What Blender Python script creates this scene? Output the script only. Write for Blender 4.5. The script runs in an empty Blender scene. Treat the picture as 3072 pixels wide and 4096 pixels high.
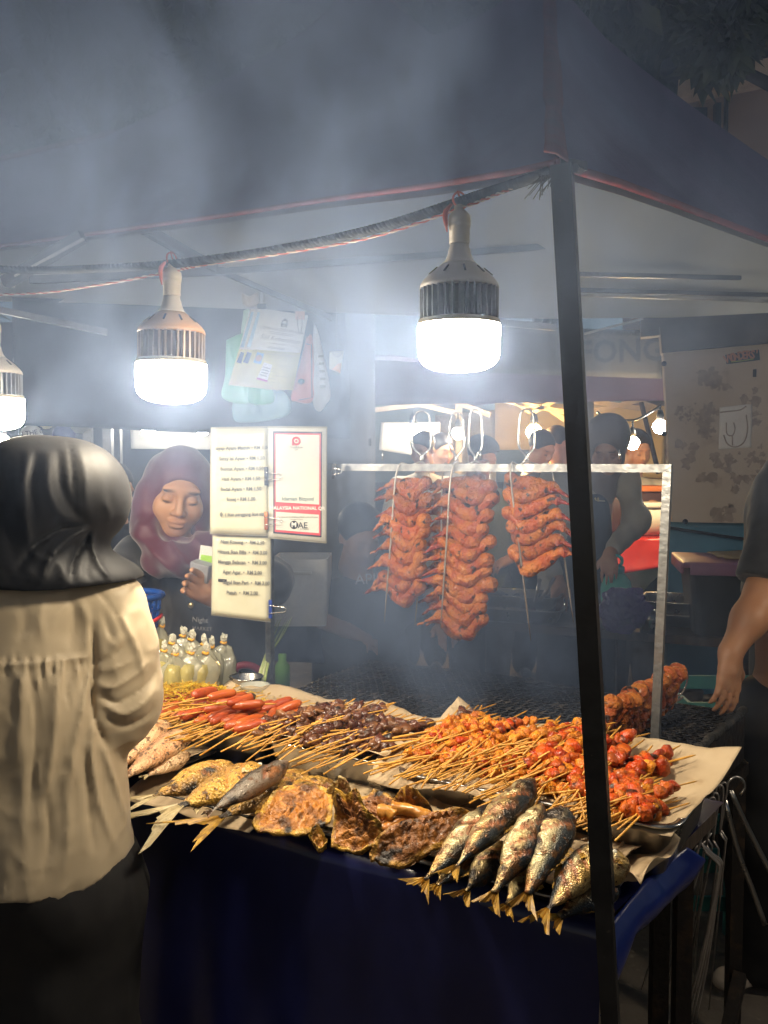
import bpy, bmesh, math, random
import numpy as np
from mathutils import Vector, Matrix, Euler, Quaternion

SC = bpy.context.scene
COL = SC.collection
R = math.radians

# ------------------------------------------------------------------ camera
FPX, CX, CY, HOR, HC = 3600.0, 1536.0, 2048.0, 1850.0, 1.48
PITCH = math.atan((CY - HOR) / FPX)
cam_d = bpy.data.cameras.new('camera')
cam = bpy.data.objects.new('camera', cam_d)
COL.objects.link(cam)
cam.location = (0, 0, HC)
cam.rotation_euler = (math.pi / 2 - PITCH, 0, 0)
cam_d.sensor_fit = 'VERTICAL'
cam_d.sensor_height = 24.0
cam_d.lens = 24.0 * FPX / 4096.0
cam_d.clip_start = 0.05
cam_d.clip_end = 400.0
SC.camera = cam

# ------------------------------------------------------------------ night sky
world = bpy.data.worlds.new('World')
SC.world = world
world.use_nodes = True
wnt = world.node_tree
wnt.nodes.clear()
w_out = wnt.nodes.new('ShaderNodeOutputWorld')
w_bg = wnt.nodes.new('ShaderNodeBackground')
w_sky = wnt.nodes.new('ShaderNodeTexSky')
w_sky.sky_type = 'NISHITA'
w_sky.sun_disc = False
w_sky.sun_elevation = R(25)
w_sky.sun_rotation = R(200)
w_bg.inputs['Strength'].default_value = 0.018
wnt.links.new(w_sky.outputs[0], w_bg.inputs['Color'])
wnt.links.new(w_bg.outputs[0], w_out.inputs['Surface'])

vs = SC.view_settings
vs.view_transform = 'Standard'
vs.look = 'None'
vs.exposure = 0.54
vs.gamma = 1.0
vs.use_curve_mapping = False
cy = SC.cycles
cy.use_denoising = True
try:
    cy.denoiser = 'OPENIMAGEDENOISE'
    cy.denoising_input_passes = 'RGB_ALBEDO_NORMAL'
    cy.denoising_prefilter = 'ACCURATE'
except Exception:
    pass
cy.max_bounces = 8
cy.diffuse_bounces = 3
cy.glossy_bounces = 3
cy.transmission_bounces = 6
cy.transparent_max_bounces = 12
cy.volume_bounces = 0
cy.volume_step_rate = 1.1
cy.use_adaptive_sampling = True
cy.adaptive_threshold = 0.03
cy.adaptive_min_samples = 20
cy.volume_max_steps = 64
cy.sample_clamp_indirect = 4.0
cy.caustics_reflective = False
cy.caustics_refractive = False

LAMP_W = 150.0        # radiance of the big stall lamps
LAMP_C = (1.0, 0.86, 0.64)
WARM_C = (1.0, 0.62, 0.22)

# ------------------------------------------------------------------ points from the photograph's perspective
_cp, _sp = math.cos(PITCH), math.sin(PITCH)
def ray(u, v):
    x, y = (u - CX) / FPX, (CY - v) / FPX
    return Vector((x, _cp + y * _sp, -_sp + y * _cp))
def AD(u, v, d):                       # at depth d (metres along the ground)
    r = ray(u, v)
    return Vector((0, 0, HC)) + r * (d / r.y)
def AZ(u, v, z):                       # on a level plane z
    r = ray(u, v)
    return Vector((0, 0, HC)) + r * ((z - HC) / r.z)
SN = Vector((0.30, 1.27, 0))
SA = Vector((-0.85, 0.527, 0)).normalized()
SB = Vector((0.6, 0.8, 0))
def ST(s, t, z):                       # stall frame: s along the front to the left, t into the stall
    return SN + SA * s + SB * t + Vector((0, 0, z))

# ------------------------------------------------------------------ numpy noise
def _hash(i, j, k, seed):
    n = (i * 374761393 + j * 668265263 + k * 2147483647 + seed * 1274126177) & 0xffffffff
    n = ((n ^ (n >> 13)) * 1274126177) & 0xffffffff
    return ((n ^ (n >> 16)) & 0xffff) / 65535.0
def vnoise(P, seed=0):
    P = np.asarray(P, float)
    I = np.floor(P).astype(np.int64)
    F = P - I
    F = F * F * (3 - 2 * F)
    o = 0
    for a in (0, 1):
        for b in (0, 1):
            for c in (0, 1):
                w = (F[:, 0] if a else 1 - F[:, 0]) * (F[:, 1] if b else 1 - F[:, 1]) * (F[:, 2] if c else 1 - F[:, 2])
                o = o + w * _hash(I[:, 0] + a, I[:, 1] + b, I[:, 2] + c, seed)
    return o * 2 - 1
def fbm(P, scale, seed=0, oct=3):
    P = np.asarray(P, float) * np.asarray(scale, float)
    o, amp = 0, 1.0
    for q in range(oct):
        o = o + amp * vnoise(P + q * 17.3, seed + q)
        P = P * 2.03
        amp *= 0.5
    return o

# ------------------------------------------------------------------ mesh pieces: every maker returns (verts, faces)
def A3(p): return np.array(p, float).reshape(-1, 3)
class MB:
    def __init__(s): s.v, s.f, s.n = [], [], 0
    def add(s, vf):
        v, f = vf
        s.v.append(A3(v))
        s.f += [tuple(i + s.n for i in q) for q in f]
        s.n += len(v)
        return s
    def get(s): return np.concatenate(s.v), s.f
def join(*vfs):
    m = MB()
    for q in vfs: m.add(q)
    return m.get()
def xf(vf, loc=(0, 0, 0), rot=None, scale=None):
    v = A3(vf[0])
    if scale is not None: v = v * np.array(scale)
    if rot is not None:
        M_ = np.array(rot.to_matrix() if hasattr(rot, 'to_matrix') else rot)
        v = v @ M_.T
    return v + np.array(loc, float), vf[1]
def eul(x, y, z): return Euler((R(x), R(y), R(z)))
def basis(x, y, z): return np.array([list(x), list(y), list(z)]).T
def box(c, s, rot=None):
    x, y, z = np.array(s) / 2
    v = [(-x, -y, -z), (x, -y, -z), (x, y, -z), (-x, y, -z), (-x, -y, z), (x, -y, z), (x, y, z), (-x, y, z)]
    f = [(0, 3, 2, 1), (4, 5, 6, 7), (0, 1, 5, 4), (1, 2, 6, 5), (2, 3, 7, 6), (3, 0, 4, 7)]
    return xf((v, f), c, rot)
def rbox(c, s, b=0.004, rot=None, seg=2):
    bm = bmesh.new()
    bmesh.ops.create_cube(bm, size=1)
    bmesh.ops.scale(bm, vec=s, verts=bm.verts)
    bmesh.ops.bevel(bm, geom=bm.edges[:], offset=b, segments=seg, affect='EDGES', profile=.6)
    bm.verts.index_update()
    v = [tuple(q.co) for q in bm.verts]
    f = [tuple(q.index for q in p.verts) for p in bm.faces]
    bm.free()
    return xf((v, f), c, rot)
def frames(pts):
    pts = A3(pts)
    T = np.gradient(pts, axis=0)
    T /= np.linalg.norm(T, axis=1)[:, None] + 1e-12
    up = np.array([0, 0, 1.0]) if abs(T[0][2]) < .9 else np.array([1.0, 0, 0])
    n = np.cross(T[0], np.cross(up, T[0])); n /= np.linalg.norm(n)
    N = []
    for t in T:
        n = n - t * n.dot(t)
        n /= np.linalg.norm(n) + 1e-12
        N.append(n)
    N = np.array(N)
    return pts, T, N, np.cross(T, N)
def tube(pts, r, seg=8, cap=True, flat=1.0, prof=None):
    pts, T, N, B = frames(pts)
    n = len(pts)
    r = np.full(n, r) if np.isscalar(r) else np.array(r, float)
    a = np.linspace(0, 2 * math.pi, seg, endpoint=False)
    ca, sa = np.cos(a), np.sin(a) * flat
    v = pts[:, None, :] + r[:, None, None] * (N[:, None, :] * ca[None, :, None] + B[:, None, :] * sa[None, :, None])
    v = v.reshape(-1, 3)
    f = []
    for i in range(n - 1):
        for j in range(seg):
            k = (j + 1) % seg
            f.append((i * seg + j, i * seg + k, (i + 1) * seg + k, (i + 1) * seg + j))
    if cap:
        f.append(tuple(range(seg - 1, -1, -1)))
        f.append(tuple((n - 1) * seg + j for j in range(seg)))
    return v, f
def beam(p, q, w, h=None, up=(0, 0, 1)):              # square bar from p to q
    p, q = Vector(p), Vector(q)
    h = h or w
    d = (q - p); L = d.length; d.normalize()
    u = Vector(up)
    s = d.cross(u)
    if s.length < 1e-4: s = d.cross(Vector((1, 0, 0)))
    s.normalize(); u = s.cross(d)
    return box(tuple((p + q) / 2), (w, L, h), basis(s, d, u))
def lathe(prof, seg=32, c=(0, 0, 0), rot=None, cap=True):
    a = np.linspace(0, 2 * math.pi, seg, endpoint=False)
    v = []
    for r_, z in prof:
        for q in a: v.append((r_ * math.cos(q), r_ * math.sin(q), z))
    f = []
    for i in range(len(prof) - 1):
        for j in range(seg):
            k = (j + 1) % seg
            f.append((i * seg + j, i * seg + k, (i + 1) * seg + k, (i + 1) * seg + j))
    if cap:
        if prof[0][0] > 1e-5: f.append(tuple(range(seg - 1, -1, -1)))
        if prof[-1][0] > 1e-5: f.append(tuple((len(prof) - 1) * seg + j for j in range(seg)))
    return xf((v, f), c, rot)
def gridf(nu, nv, off=0):
    return [(off + i * nv + j, off + (i + 1) * nv + j, off + (i + 1) * nv + j + 1, off + i * nv + j + 1)
            for i in range(nu - 1) for j in range(nv - 1)]
def sheet(P, thick=0.0):                             # P: (nu, nv, 3) grid -> sheet with thickness
    P = np.array(P, float)
    nu, nv = P.shape[:2]
    v = P.reshape(-1, 3)
    f = gridf(nu, nv)
    if not thick: return v, f
    du = np.gradient(P, axis=0); dv = np.gradient(P, axis=1)
    n = np.cross(du, dv)
    n /= np.linalg.norm(n, axis=2)[:, :, None] + 1e-12
    w = (P - n * thick).reshape(-1, 3)
    m = nu * nv
    f2 = f + [tuple(reversed([q + m for q in p])) for p in f]
    rim = [i * nv for i in range(nu)] + [(nu - 1) * nv + j for j in range(1, nv)] + [i * nv + nv - 1 for i in range(nu - 2, -1, -1)] + [j for j in range(nv - 2, 0, -1)]
    for i in range(len(rim)):
        p, q = rim[i], rim[(i + 1) % len(rim)]
        f2.append((p, p + m, q + m, q))
    return np.concatenate([v, w]), f2
def quadsheet(TL, TR, BR, BL, nu=2, nv=2, thick=0.0, amp=0, sc=10, seed=0):
    TL, TR, BR, BL = [np.array(q, float) for q in (TL, TR, BR, BL)]
    U, W = np.meshgrid(np.linspace(0, 1, nu), np.linspace(0, 1, nv), indexing='ij')
    U, W = U[..., None], W[..., None]
    P = (TL * (1 - U) + TR * U) * (1 - W) + (BL * (1 - U) + BR * U) * W
    if amp:
        n = np.cross(TR - TL, BL - TL); n /= np.linalg.norm(n)
        P = P + n * (amp * fbm(P.reshape(-1, 3), sc, seed).reshape(nu, nv))[..., None]
    return sheet(P, thick)
def ico(sub=2, r=1.0):
    bm = bmesh.new()
    bmesh.ops.create_icosphere(bm, subdivisions=sub, radius=r)
    v = np.array([tuple(q.co) for q in bm.verts]); f = [tuple(q.index for q in p.verts) for p in bm.faces]
    bm.free()
    return v, f
_ICO = {}
def blob(r=(1, 1, 1), sub=2, amp=.2, sc=1.5, seed=0, oct=2):
    if sub not in _ICO: _ICO[sub] = ico(sub)
    v, f = _ICO[sub]
    d = 1 + amp * fbm(v, sc, seed, oct)
    return v * d[:, None] * np.array(r), f
def spline(ctrl, n):
    c = A3(ctrl)
    c = np.concatenate([[2 * c[0] - c[1]], c, [2 * c[-1] - c[-2]]])
    m = len(c) - 3
    out = []
    for t in np.linspace(0, m, n):
        i = min(int(t), m - 1); u = t - i
        p0, p1, p2, p3 = c[i:i + 4]
        out.append(.5 * (2 * p1 + (p2 - p0) * u + (2 * p0 - 5 * p1 + 4 * p2 - p3) * u * u + (3 * p1 - p0 - 3 * p2 + p3) * u ** 3))
    return np.array(out)
def helix(path, r, turns, ph, n=None):
    n = n or int(turns * 9)
    p = spline(path, n)
    _, T, N, B = frames(p)
    a = np.linspace(0, turns * 2 * math.pi, n) + ph
    return p + r * (N * np.cos(a)[:, None] + B * np.sin(a)[:, None])

# ------------------------------------------------------------------ smooth implicit bodies -> one continuous mesh
def _ell(P, c, r, Rm=None):
    q = P - np.array(c, float)
    if Rm is not None: q = q @ np.array(Rm)
    r = np.array(r, float)
    k0 = np.linalg.norm(q / r, axis=1); k1 = np.linalg.norm(q / (r * r), axis=1) + 1e-9
    return k0 * (k0 - 1) / k1
def _cap(P, a, b, ra, rb):
    a, b = np.array(a, float), np.array(b, float)
    d = b - a
    t = np.clip(((P - a) @ d) / (d @ d + 1e-12), 0, 1)
    return np.linalg.norm(P - a - t[:, None] * d, axis=1) - (ra + (rb - ra) * t)
def sdf_eval(P, prims, k):
    D = np.full(len(P), 9.0)
    for p in prims:
        kk = k
        if isinstance(p[-1], dict): kk = p[-1].get('k', k)
        if p[0] == 'c': d = _cap(P, p[1], p[2], p[3], p[4])
        else: d = _ell(P, p[1], p[2], p[3] if len(p) > 3 and not isinstance(p[3], dict) else None)
        if p[0][0] == '-':
            h = np.maximum(kk - np.abs(-D - d), 0) / kk
            D = np.maximum(D, -d) + h * h * kk / 4
        else:
            h = np.maximum(kk - np.abs(D - d), 0) / kk
            D = np.minimum(D, d) - h * h * kk / 4
    return D
def surface_nets(F, o, h):
    S = F < 0
    nx, ny, nz = F.shape
    c = np.zeros((nx - 1, ny - 1, nz - 1), int)
    cor = [(a, b, d) for a in (0, 1) for b in (0, 1) for d in (0, 1)]
    sl = lambda q: (slice(q[0], q[0] + nx - 1), slice(q[1], q[1] + ny - 1), slice(q[2], q[2] + nz - 1))
    for q in cor: c += S[sl(q)]
    act = (c > 0) & (c < 8)
    idx = np.full(act.shape, -1); ijk = np.argwhere(act)
    idx[act] = np.arange(len(ijk))
    i, j, k = ijk.T
    acc = np.zeros((len(ijk), 3)); cnt = np.zeros(len(ijk))
    for q in cor:
        for ax in range(3):
            if q[ax]: continue
            r = list(q); r[ax] = 1
            f0 = F[i + q[0], j + q[1], k + q[2]]; f1 = F[i + r[0], j + r[1], k + r[2]]
            m = (f0 < 0) != (f1 < 0)
            t = np.where(m, f0 / np.where(m, f0 - f1, 1), 0)
            p = np.array(q, float)[None, :].repeat(len(ijk), 0); p[:, ax] += t
            acc[m] += p[m]; cnt[m] += 1
    v = (ijk + acc / cnt[:, None]) * h + np.array(o)
    faces = []
    for ax in range(3):
        e1, e2 = [q for q in range(3) if q != ax]
        if ax == 1: e1, e2 = e2, e1
        a = [slice(None)] * 3; b = [slice(None)] * 3
        a[ax] = slice(0, -1); b[ax] = slice(1, None)
        ch = S[tuple(a)] != S[tuple(b)]
        w = np.argwhere(ch)
        w = w[(w[:, e1] > 0) & (w[:, e2] > 0) & (w[:, e1] < F.shape[e1] - 1) & (w[:, e2] < F.shape[e2] - 1)]
        if not len(w): continue
        def cell(d1, d2):
            z = w.copy(); z[:, e1] -= d1; z[:, e2] -= d2
            return idx[z[:, 0], z[:, 1], z[:, 2]]
        q4 = np.stack([cell(1, 1), cell(0, 1), cell(0, 0), cell(1, 0)], 1)
        ins = S[w[:, 0], w[:, 1], w[:, 2]]
        q4[~ins] = q4[~ins][:, ::-1]
        faces.append(q4)
    f = np.concatenate(faces)
    f = f[(f >= 0).all(1)]
    return v, [tuple(q) for q in f.tolist()]
def sdf_mesh(prims, k=.03, h=.01, disp=None, pad=None, clip=None):
    lo, hi = np.full(3, 9e9), np.full(3, -9e9)
    for p in prims:
        if p[0][0] == '-': continue
        if p[0] == 'c':
            for q, r_ in ((p[1], p[3]), (p[2], p[4])):
                lo = np.minimum(lo, np.array(q) - r_); hi = np.maximum(hi, np.array(q) + r_)
        else:
            r_ = max(p[2]); lo = np.minimum(lo, np.array(p[1]) - r_); hi = np.maximum(hi, np.array(p[1]) + r_)
    pd = pad if pad is not None else 2.5 * h + k * .3
    lo -= pd; hi += pd
    n = np.ceil((hi - lo) / h).astype(int) + 1
    c = 4                                                # coarse pass, then only the cells near the surface
    nc = (n + c - 1) // c + 1
    grid = lambda m, st: np.stack(np.meshgrid(*[lo[q] + st * np.arange(m[q]) for q in range(3)], indexing='ij'), -1).reshape(-1, 3)
    Dc = sdf_eval(grid(nc, h * c), prims, k).reshape(nc)
    Df = Dc.repeat(c, 0).repeat(c, 1).repeat(c, 2)[:n[0], :n[1], :n[2]].copy()
    lim = h * c * 1.9 + (.03 if disp is not None else 0) + .004
    near = np.zeros(nc, bool); near = np.abs(Dc) < lim
    m = near.repeat(c, 0).repeat(c, 1).repeat(c, 2)[:n[0], :n[1], :n[2]]
    ii = np.argwhere(m)
    X = lo + ii * h
    D = sdf_eval(X, prims, k)
    if disp is not None:
        w = np.abs(D) < 4 * h + .03
        D[w] += disp(X[w])
    Df[m] = D
    if clip is not None:
        ii = np.argwhere(Df < 3 * h)
        Df[ii[:, 0], ii[:, 1], ii[:, 2]] = np.maximum(Df[ii[:, 0], ii[:, 1], ii[:, 2]], clip(lo + ii * h))
    return surface_nets(Df, lo, h)

# ------------------------------------------------------------------ objects
def mesh(name, vf, smooth=True, attrs=None):
    v, f = vf
    me = bpy.data.meshes.new(name)
    me.from_pydata(A3(v).tolist(), [], f)
    if smooth: me.polygons.foreach_set('use_smooth', [True] * len(me.polygons))
    if attrs:
        for an, arr in attrs.items():
            at = me.color_attributes.new(an, 'FLOAT_COLOR', 'POINT')
            arr = np.asarray(arr, float)
            if arr.shape[1] == 3: arr = np.concatenate([arr, np.ones((len(arr), 1))], 1)
            at.data.foreach_set('color', arr.ravel())
    return me
def org(o):
    p = Vector((0, 0, 0))
    while o: p += Vector(o.location); o = o.parent
    return p
def put(name, me, mat=None, parent=None, loc=(0, 0, 0), rot=None, scale=None, **pr):
    o = bpy.data.objects.new(name, me)
    COL.objects.link(o)
    if mat is not None and me is not None:
        if not me.materials: me.materials.append(mat)
    if parent: o.parent = parent
    o.location = loc
    if rot is not None: o.rotation_euler = rot.to_euler() if hasattr(rot, 'to_euler') else rot
    if scale is not None: o.scale = scale
    for a, b in pr.items(): o[a] = b
    return o
def world_part(name, vf, mat, parent=None, smooth=True, attrs=None, **pr):   # vf in world metres
    v, f = vf
    p = np.array(org(parent)) if parent else np.zeros(3)
    return put(name, mesh(name, (A3(v) - p, f), smooth, attrs), mat, parent, **pr)
def thing(name, label, cat, loc=(0, 0, 0), group=None, rot=None):
    o = put(name, None, None, None, loc, rot, label=label, category=cat)
    o.empty_display_size = .05
    if group: o['group'] = group
    return o
def solo(name, vf, mat, label, cat, group=None, smooth=True, attrs=None):   # a thing that is one mesh
    v = A3(vf[0])
    c = v.mean(0); c[2] = v[:, 2].min()
    o = put(name, mesh(name, (v - c, vf[1]), smooth, attrs), mat, None, tuple(c), label=label, category=cat)
    if group: o['group'] = group
    return o
def struct(name, vf, mat, smooth=False, kind='structure'):
    return put(name, mesh(name, vf, smooth), mat, None, kind=kind)
def copy_tree(o, parent=None):
    c = o.copy(); COL.objects.link(c); c.parent = parent
    for ch in o.children: copy_tree(ch, c)
    return c
def text(name, body, size, mat, parent, O, X, Y, ext=.0004, align='CENTER', bold=0.0, sx=1.0, shear=0.0):
    cu = bpy.data.curves.new(name, 'FONT')
    cu.body = body; cu.size = size; cu.align_x = align; cu.align_y = 'CENTER'
    cu.extrude = ext; cu.offset = bold; cu.resolution_u = 2; cu.shear = shear
    tmp = bpy.data.objects.new('tmp', cu)
    me = bpy.data.meshes.new_from_object(tmp)
    bpy.data.objects.remove(tmp); bpy.data.curves.remove(cu)
    me.materials.clear(); me.materials.append(mat)
    o = bpy.data.objects.new(name, me)
    COL.objects.link(o)
    X, Y = Vector(X).normalized(), Vector(Y).normalized()
    Z = X.cross(Y).normalized(); Y = Z.cross(X)
    p = Vector(O) - (org(parent) if parent else Vector())
    if parent: o.parent = parent
    m = Matrix(((X[0], Y[0], Z[0]), (X[1], Y[1], Z[1]), (X[2], Y[2], Z[2])))
    o.location = p
    o.rotation_euler = m.to_euler()
    o.scale = (sx, 1, 1)
    return o

# ------------------------------------------------------------------ materials
def M(name, c1, c2=None, sc=8, lo=.4, hi=.6, c3=None, sc3=30, lo3=.6, hi3=.7, rough=.5, rough2=None, metal=0, bump=0, bsc=None,
      spec=.5, coat=0, sss=0, trans=0, ior=1.45, emit=None, estr=0, var=0, stretch=(1, 1, 1), det=4, coords='Object', attr=None, sheen=0, alpha=1):
    m = bpy.data.materials.new(name)
    m.use_nodes = True
    nt = m.node_tree
    b = nt.nodes['Principled BSDF']
    N, Lk = nt.nodes.new, nt.links.new
    def setc(k, val):
        if k in b.inputs: b.inputs[k].default_value = val
    b.inputs['Base Color'].default_value = (*c1, 1)
    b.inputs['Roughness'].default_value = rough
    b.inputs['Metallic'].default_value = metal
    b.inputs['IOR'].default_value = ior
    setc('Specular IOR Level', spec); setc('Coat Weight', coat); setc('Coat Roughness', .12)
    setc('Subsurface Weight', sss); setc('Subsurface Scale', .01); setc('Transmission Weight', trans)
    setc('Sheen Weight', sheen); setc('Alpha', alpha)
    if emit is not None:
        setc('Emission Color', (*emit, 1)); setc('Emission Strength', estr)
    need = c2 is not None or c3 is not None or bump
    if not need and attr is None: return m
    tc = N('ShaderNodeTexCoord'); oi = N('ShaderNodeObjectInfo')
    mp = N('ShaderNodeMapping'); mp.inputs['Scale'].default_value = stretch
    Lk(tc.outputs[coords], mp.inputs['Vector'])
    rw = N('ShaderNodeMath'); rw.operation = 'MULTIPLY'; rw.inputs[1].default_value = 37.0
    Lk(oi.outputs['Random'], rw.inputs[0])
    def noise(scale, d=det):
        n = N('ShaderNodeTexNoise'); n.noise_dimensions = '4D'
        n.inputs['Scale'].default_value = scale; n.inputs['Detail'].default_value = d
        Lk(mp.outputs[0], n.inputs['Vector']); Lk(rw.outputs[0], n.inputs['W'])
        return n.outputs[0]
    def ramp(sock, l, h):
        r = N('ShaderNodeMapRange'); r.inputs[1].default_value = l; r.inputs[2].default_value = h
        Lk(sock, r.inputs[0]); return r.outputs[0]
    def mix(fac, A, B):
        x = N('ShaderNodeMix'); x.data_type = 'RGBA'
        if isinstance(fac, float): x.inputs[0].default_value = fac
        else: Lk(fac, x.inputs[0])
        for q, s in ((A, x.inputs[6]), (B, x.inputs[7])):
            if isinstance(q, tuple): s.default_value = (*q, 1)
            else: Lk(q, s)
        return x.outputs[2]
    cur = tuple(c1)
    if attr:                                    # painted-on colour of the thing itself (lips, print, back and belly)
        at = N('ShaderNodeAttribute'); at.attribute_name = attr
        cur = at.outputs['Color']
    if c2 is not None:
        fac = ramp(noise(sc), lo, hi)
        cur = mix(fac, cur, tuple(c2))
        if rough2 is not None:
            rr = N('ShaderNodeMapRange'); rr.inputs[3].default_value = rough; rr.inputs[4].default_value = rough2
            Lk(fac, rr.inputs[0]); Lk(rr.outputs[0], b.inputs['Roughness'])
    if c3 is not None: cur = mix(ramp(noise(sc3), lo3, hi3), cur, tuple(c3))
    if var:
        hs = N('ShaderNodeHueSaturation')
        vr = N('ShaderNodeMapRange'); vr.inputs[3].default_value = 1 - var; vr.inputs[4].default_value = 1 + var
        Lk(oi.outputs['Random'], vr.inputs[0]); Lk(vr.outputs[0], hs.inputs['Value'])
        if isinstance(cur, tuple): hs.inputs['Color'].default_value = (*cur, 1)
        else: Lk(cur, hs.inputs['Color'])
        cur = hs.outputs[0]
    if isinstance(cur, tuple): b.inputs['Base Color'].default_value = (*cur, 1)
    else: Lk(cur, b.inputs['Base Color'])
    if bump:
        bp = N('ShaderNodeBump'); bp.inputs['Strength'].default_value = bump; bp.inputs['Distance'].default_value = .01
        Lk(noise(bsc or sc * 3, 3), bp.inputs['Height']); Lk(bp.outputs[0], b.inputs['Normal'])
    return m
rnd = random.Random(5)
# ================================================================== shared materials
m_steel = M('stainless', (.42, .40, .37), (.30, .285, .265), 6, metal=1, rough=.24, rough2=.40, bump=.05, bsc=40)
m_steel_dull = M('dull_steel', (.50, .46, .42), (.30, .26, .23), 9, metal=.85, rough=.32, rough2=.5, bump=.1, bsc=60)
m_galv = M('galvanised', (.40, .40, .39), (.22, .215, .21), 45, .35, .65, metal=.9, rough=.3, rough2=.5, bump=.15, bsc=80)
m_blackpaint = M('black_paint', (.006, .006, .007), (.014, .013, .013), 30, c3=(.07, .05, .04), sc3=70, lo3=.70, hi3=.76, rough=.38, rough2=.5, bump=.05, bsc=120)
m_iron = M('sooty_iron', (.030, .025, .022), (.08, .05, .032), 25, .5, .7, metal=.6, rough=.55, bump=.3, bsc=60)
m_grate = M('grate_metal', (.045, .042, .04), (.12, .10, .085), 30, .5, .68, metal=.8, rough=.4, rough2=.55)
m_kraft = M('kraft_paper', (.50, .38, .24), (.40, .29, .17), 7, c3=(.25, .15, .06), sc3=14, lo3=.62, hi3=.70, rough=.75, bump=.2, bsc=12)
m_bamboo = M('bamboo', (.58, .30, .045), (.46, .21, .03), 30, rough=.5, var=.25, stretch=(1, 1, .1))
m_navy = M('navy_plastic', (.009, .011, .058), (.007, .008, .042), 5, rough=.30, bump=.15, bsc=6, coat=.2)
m_litflap = M('blue_plastic', (.012, .03, .20), (.01, .02, .13), 4, rough=.28, bump=.25, bsc=9)  # the navy cloth again, with light on the flap put into the colour
m_wood = M('dark_wood', (.05, .035, .025), (.09, .06, .04), 12, rough=.7, stretch=(1, 6, 1), bump=.2)
m_white_pl = M('white_plastic', (.75, .74, .70), rough=.4)
m_black_cloth = M('black_cotton', (.012, .012, .014), (.02, .02, .022), 40, rough=.85, sheen=.2, bump=.1, bsc=200)
m_wire_red = M('red_wire', (.45, .09, .06), rough=.4)
m_wire_white = M('white_wire', (.62, .52, .44), rough=.4)
m_ink = M('ink', (.03, .03, .032), rough=.6)
m_ink_grey = M('grey_ink', (.16, .16, .14), rough=.6)
m_ink_red = M('red_ink', (.62, .06, .08), rough=.5)
m_ink_white = M('white_ink', (.82, .80, .74), rough=.5)
m_clip = M('clip_wire', (.7, .68, .64), metal=1, rough=.25)
m_clip_black = M('clip_black', (.012, .012, .014), rough=.4)

# ================================================================== ground and far buildings
m_ground = M('worn_asphalt', (.20, .165, .13), (.12, .10, .08), 3, c3=(.28, .23, .18), sc3=22, lo3=.58, hi3=.72, rough=.85, bump=.5, bsc=40)
gx = np.linspace(-1, 1, 60); gx = np.sign(gx) * np.abs(gx) ** 2.2 * 60
GX, GY = np.meshgrid(gx, gx + 8, indexing='ij')
gz = .012 * fbm(np.stack([GX.ravel(), GY.ravel(), 0 * GX.ravel()], 1), .8, 3).reshape(GX.shape)
struct('ground', sheet(np.stack([GX, GY, gz - .012], -1)), m_ground, True)

# night foliage: trunk, limbs and thousands of leaf faces
m_leaf = M('leaf', (.055, .080, .035), (.025, .042, .020), 3, rough=.55, var=.2)
m_bark = M('bark', (.05, .042, .035), (.03, .025, .02), 10, rough=.9, bump=.5)
def leaf_cloud(c, r, n, size, seed, droop=.5):
    g = np.random.default_rng(seed)
    cl = g.normal(size=(max(8, n // 60), 3)); cl /= np.linalg.norm(cl, axis=1)[:, None]
    cl = cl * (g.random((len(cl), 1)) ** .4) * np.array(r) + np.array(c)
    ctr = cl[g.integers(0, len(cl), n)] + g.normal(size=(n, 3)) * np.array(r) * .14
    ax = g.normal(size=(n, 3)); ax[:, 2] -= droop * 2; ax /= np.linalg.norm(ax, axis=1)[:, None]
    sd = np.cross(ax, g.normal(size=(n, 3))); sd /= np.linalg.norm(sd, axis=1)[:, None]
    L = size * (0.6 + .8 * g.random((n, 1))); W = L * .26
    nn = np.cross(ax, sd)
    p = [ctr, ctr + ax * L * .45 + sd * W + nn * W * .3, ctr + ax * L, ctr + ax * L * .45 - sd * W + nn * W * .3]
    v = np.stack(p, 1).reshape(-1, 3)
    f = [(4 * i, 4 * i + 1, 4 * i + 2, 4 * i + 3) for i in range(n)]
    return v, f
def tree(base, height, crowns, n, size, label, seed):
    t = thing('shade_tree', label, 'tree', base, 'trees behind the stalls')
    b = Vector(base)
    limbs = [tube(spline([b, b + Vector((.1, 0, height * .4)), b + Vector((0, .1, height * .8))], 9), np.linspace(.22, .09, 9), 10)]
    for c, r in crowns:
        limbs.append(tube(spline([b + Vector((0, 0, height * .5)), (b + Vector((0, 0, height * .7)) + Vector(c)) / 2, c], 8), np.linspace(.09, .02, 8), 7))
    world_part('trunk', join(*limbs), m_bark, t)
    cr = join(*[leaf_cloud(c, r, n, size, seed + q) for q, (c, r) in enumerate(crowns)])
    world_part('crown', cr, m_leaf, t, smooth=False)
    return t
tree((-3.2, 6.5, 0), 4.5, [(AD(150, 250, 6.0), (1.4, 1.2, 1.3)), (AD(900, 120, 5.6), (1.2, 1.0, .9)), (AD(450, -150, 6.2), (1.6, 1.2, .9)), (AD(1500, 20, 6.0), (.9, .9, .8)), (AD(-350, 500, 6.2), (1.0, 1.0, 1.0))],
     5200, .13, 'leafy tree rising behind the left half of the purple canopy', 11)
tree((2.5, 15.0, 0), 6.5, [(AD(2750, 150, 14.0), (2.2, 1.5, 1.5)), (AD(3100, 300, 14.0), (1.8, 1.5, 1.6)), (AD(2300, -100, 14.5), (2.0, 1.5, 1.5))], 5200, .34, 'tall dark tree standing behind the brown house', 61)
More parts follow.
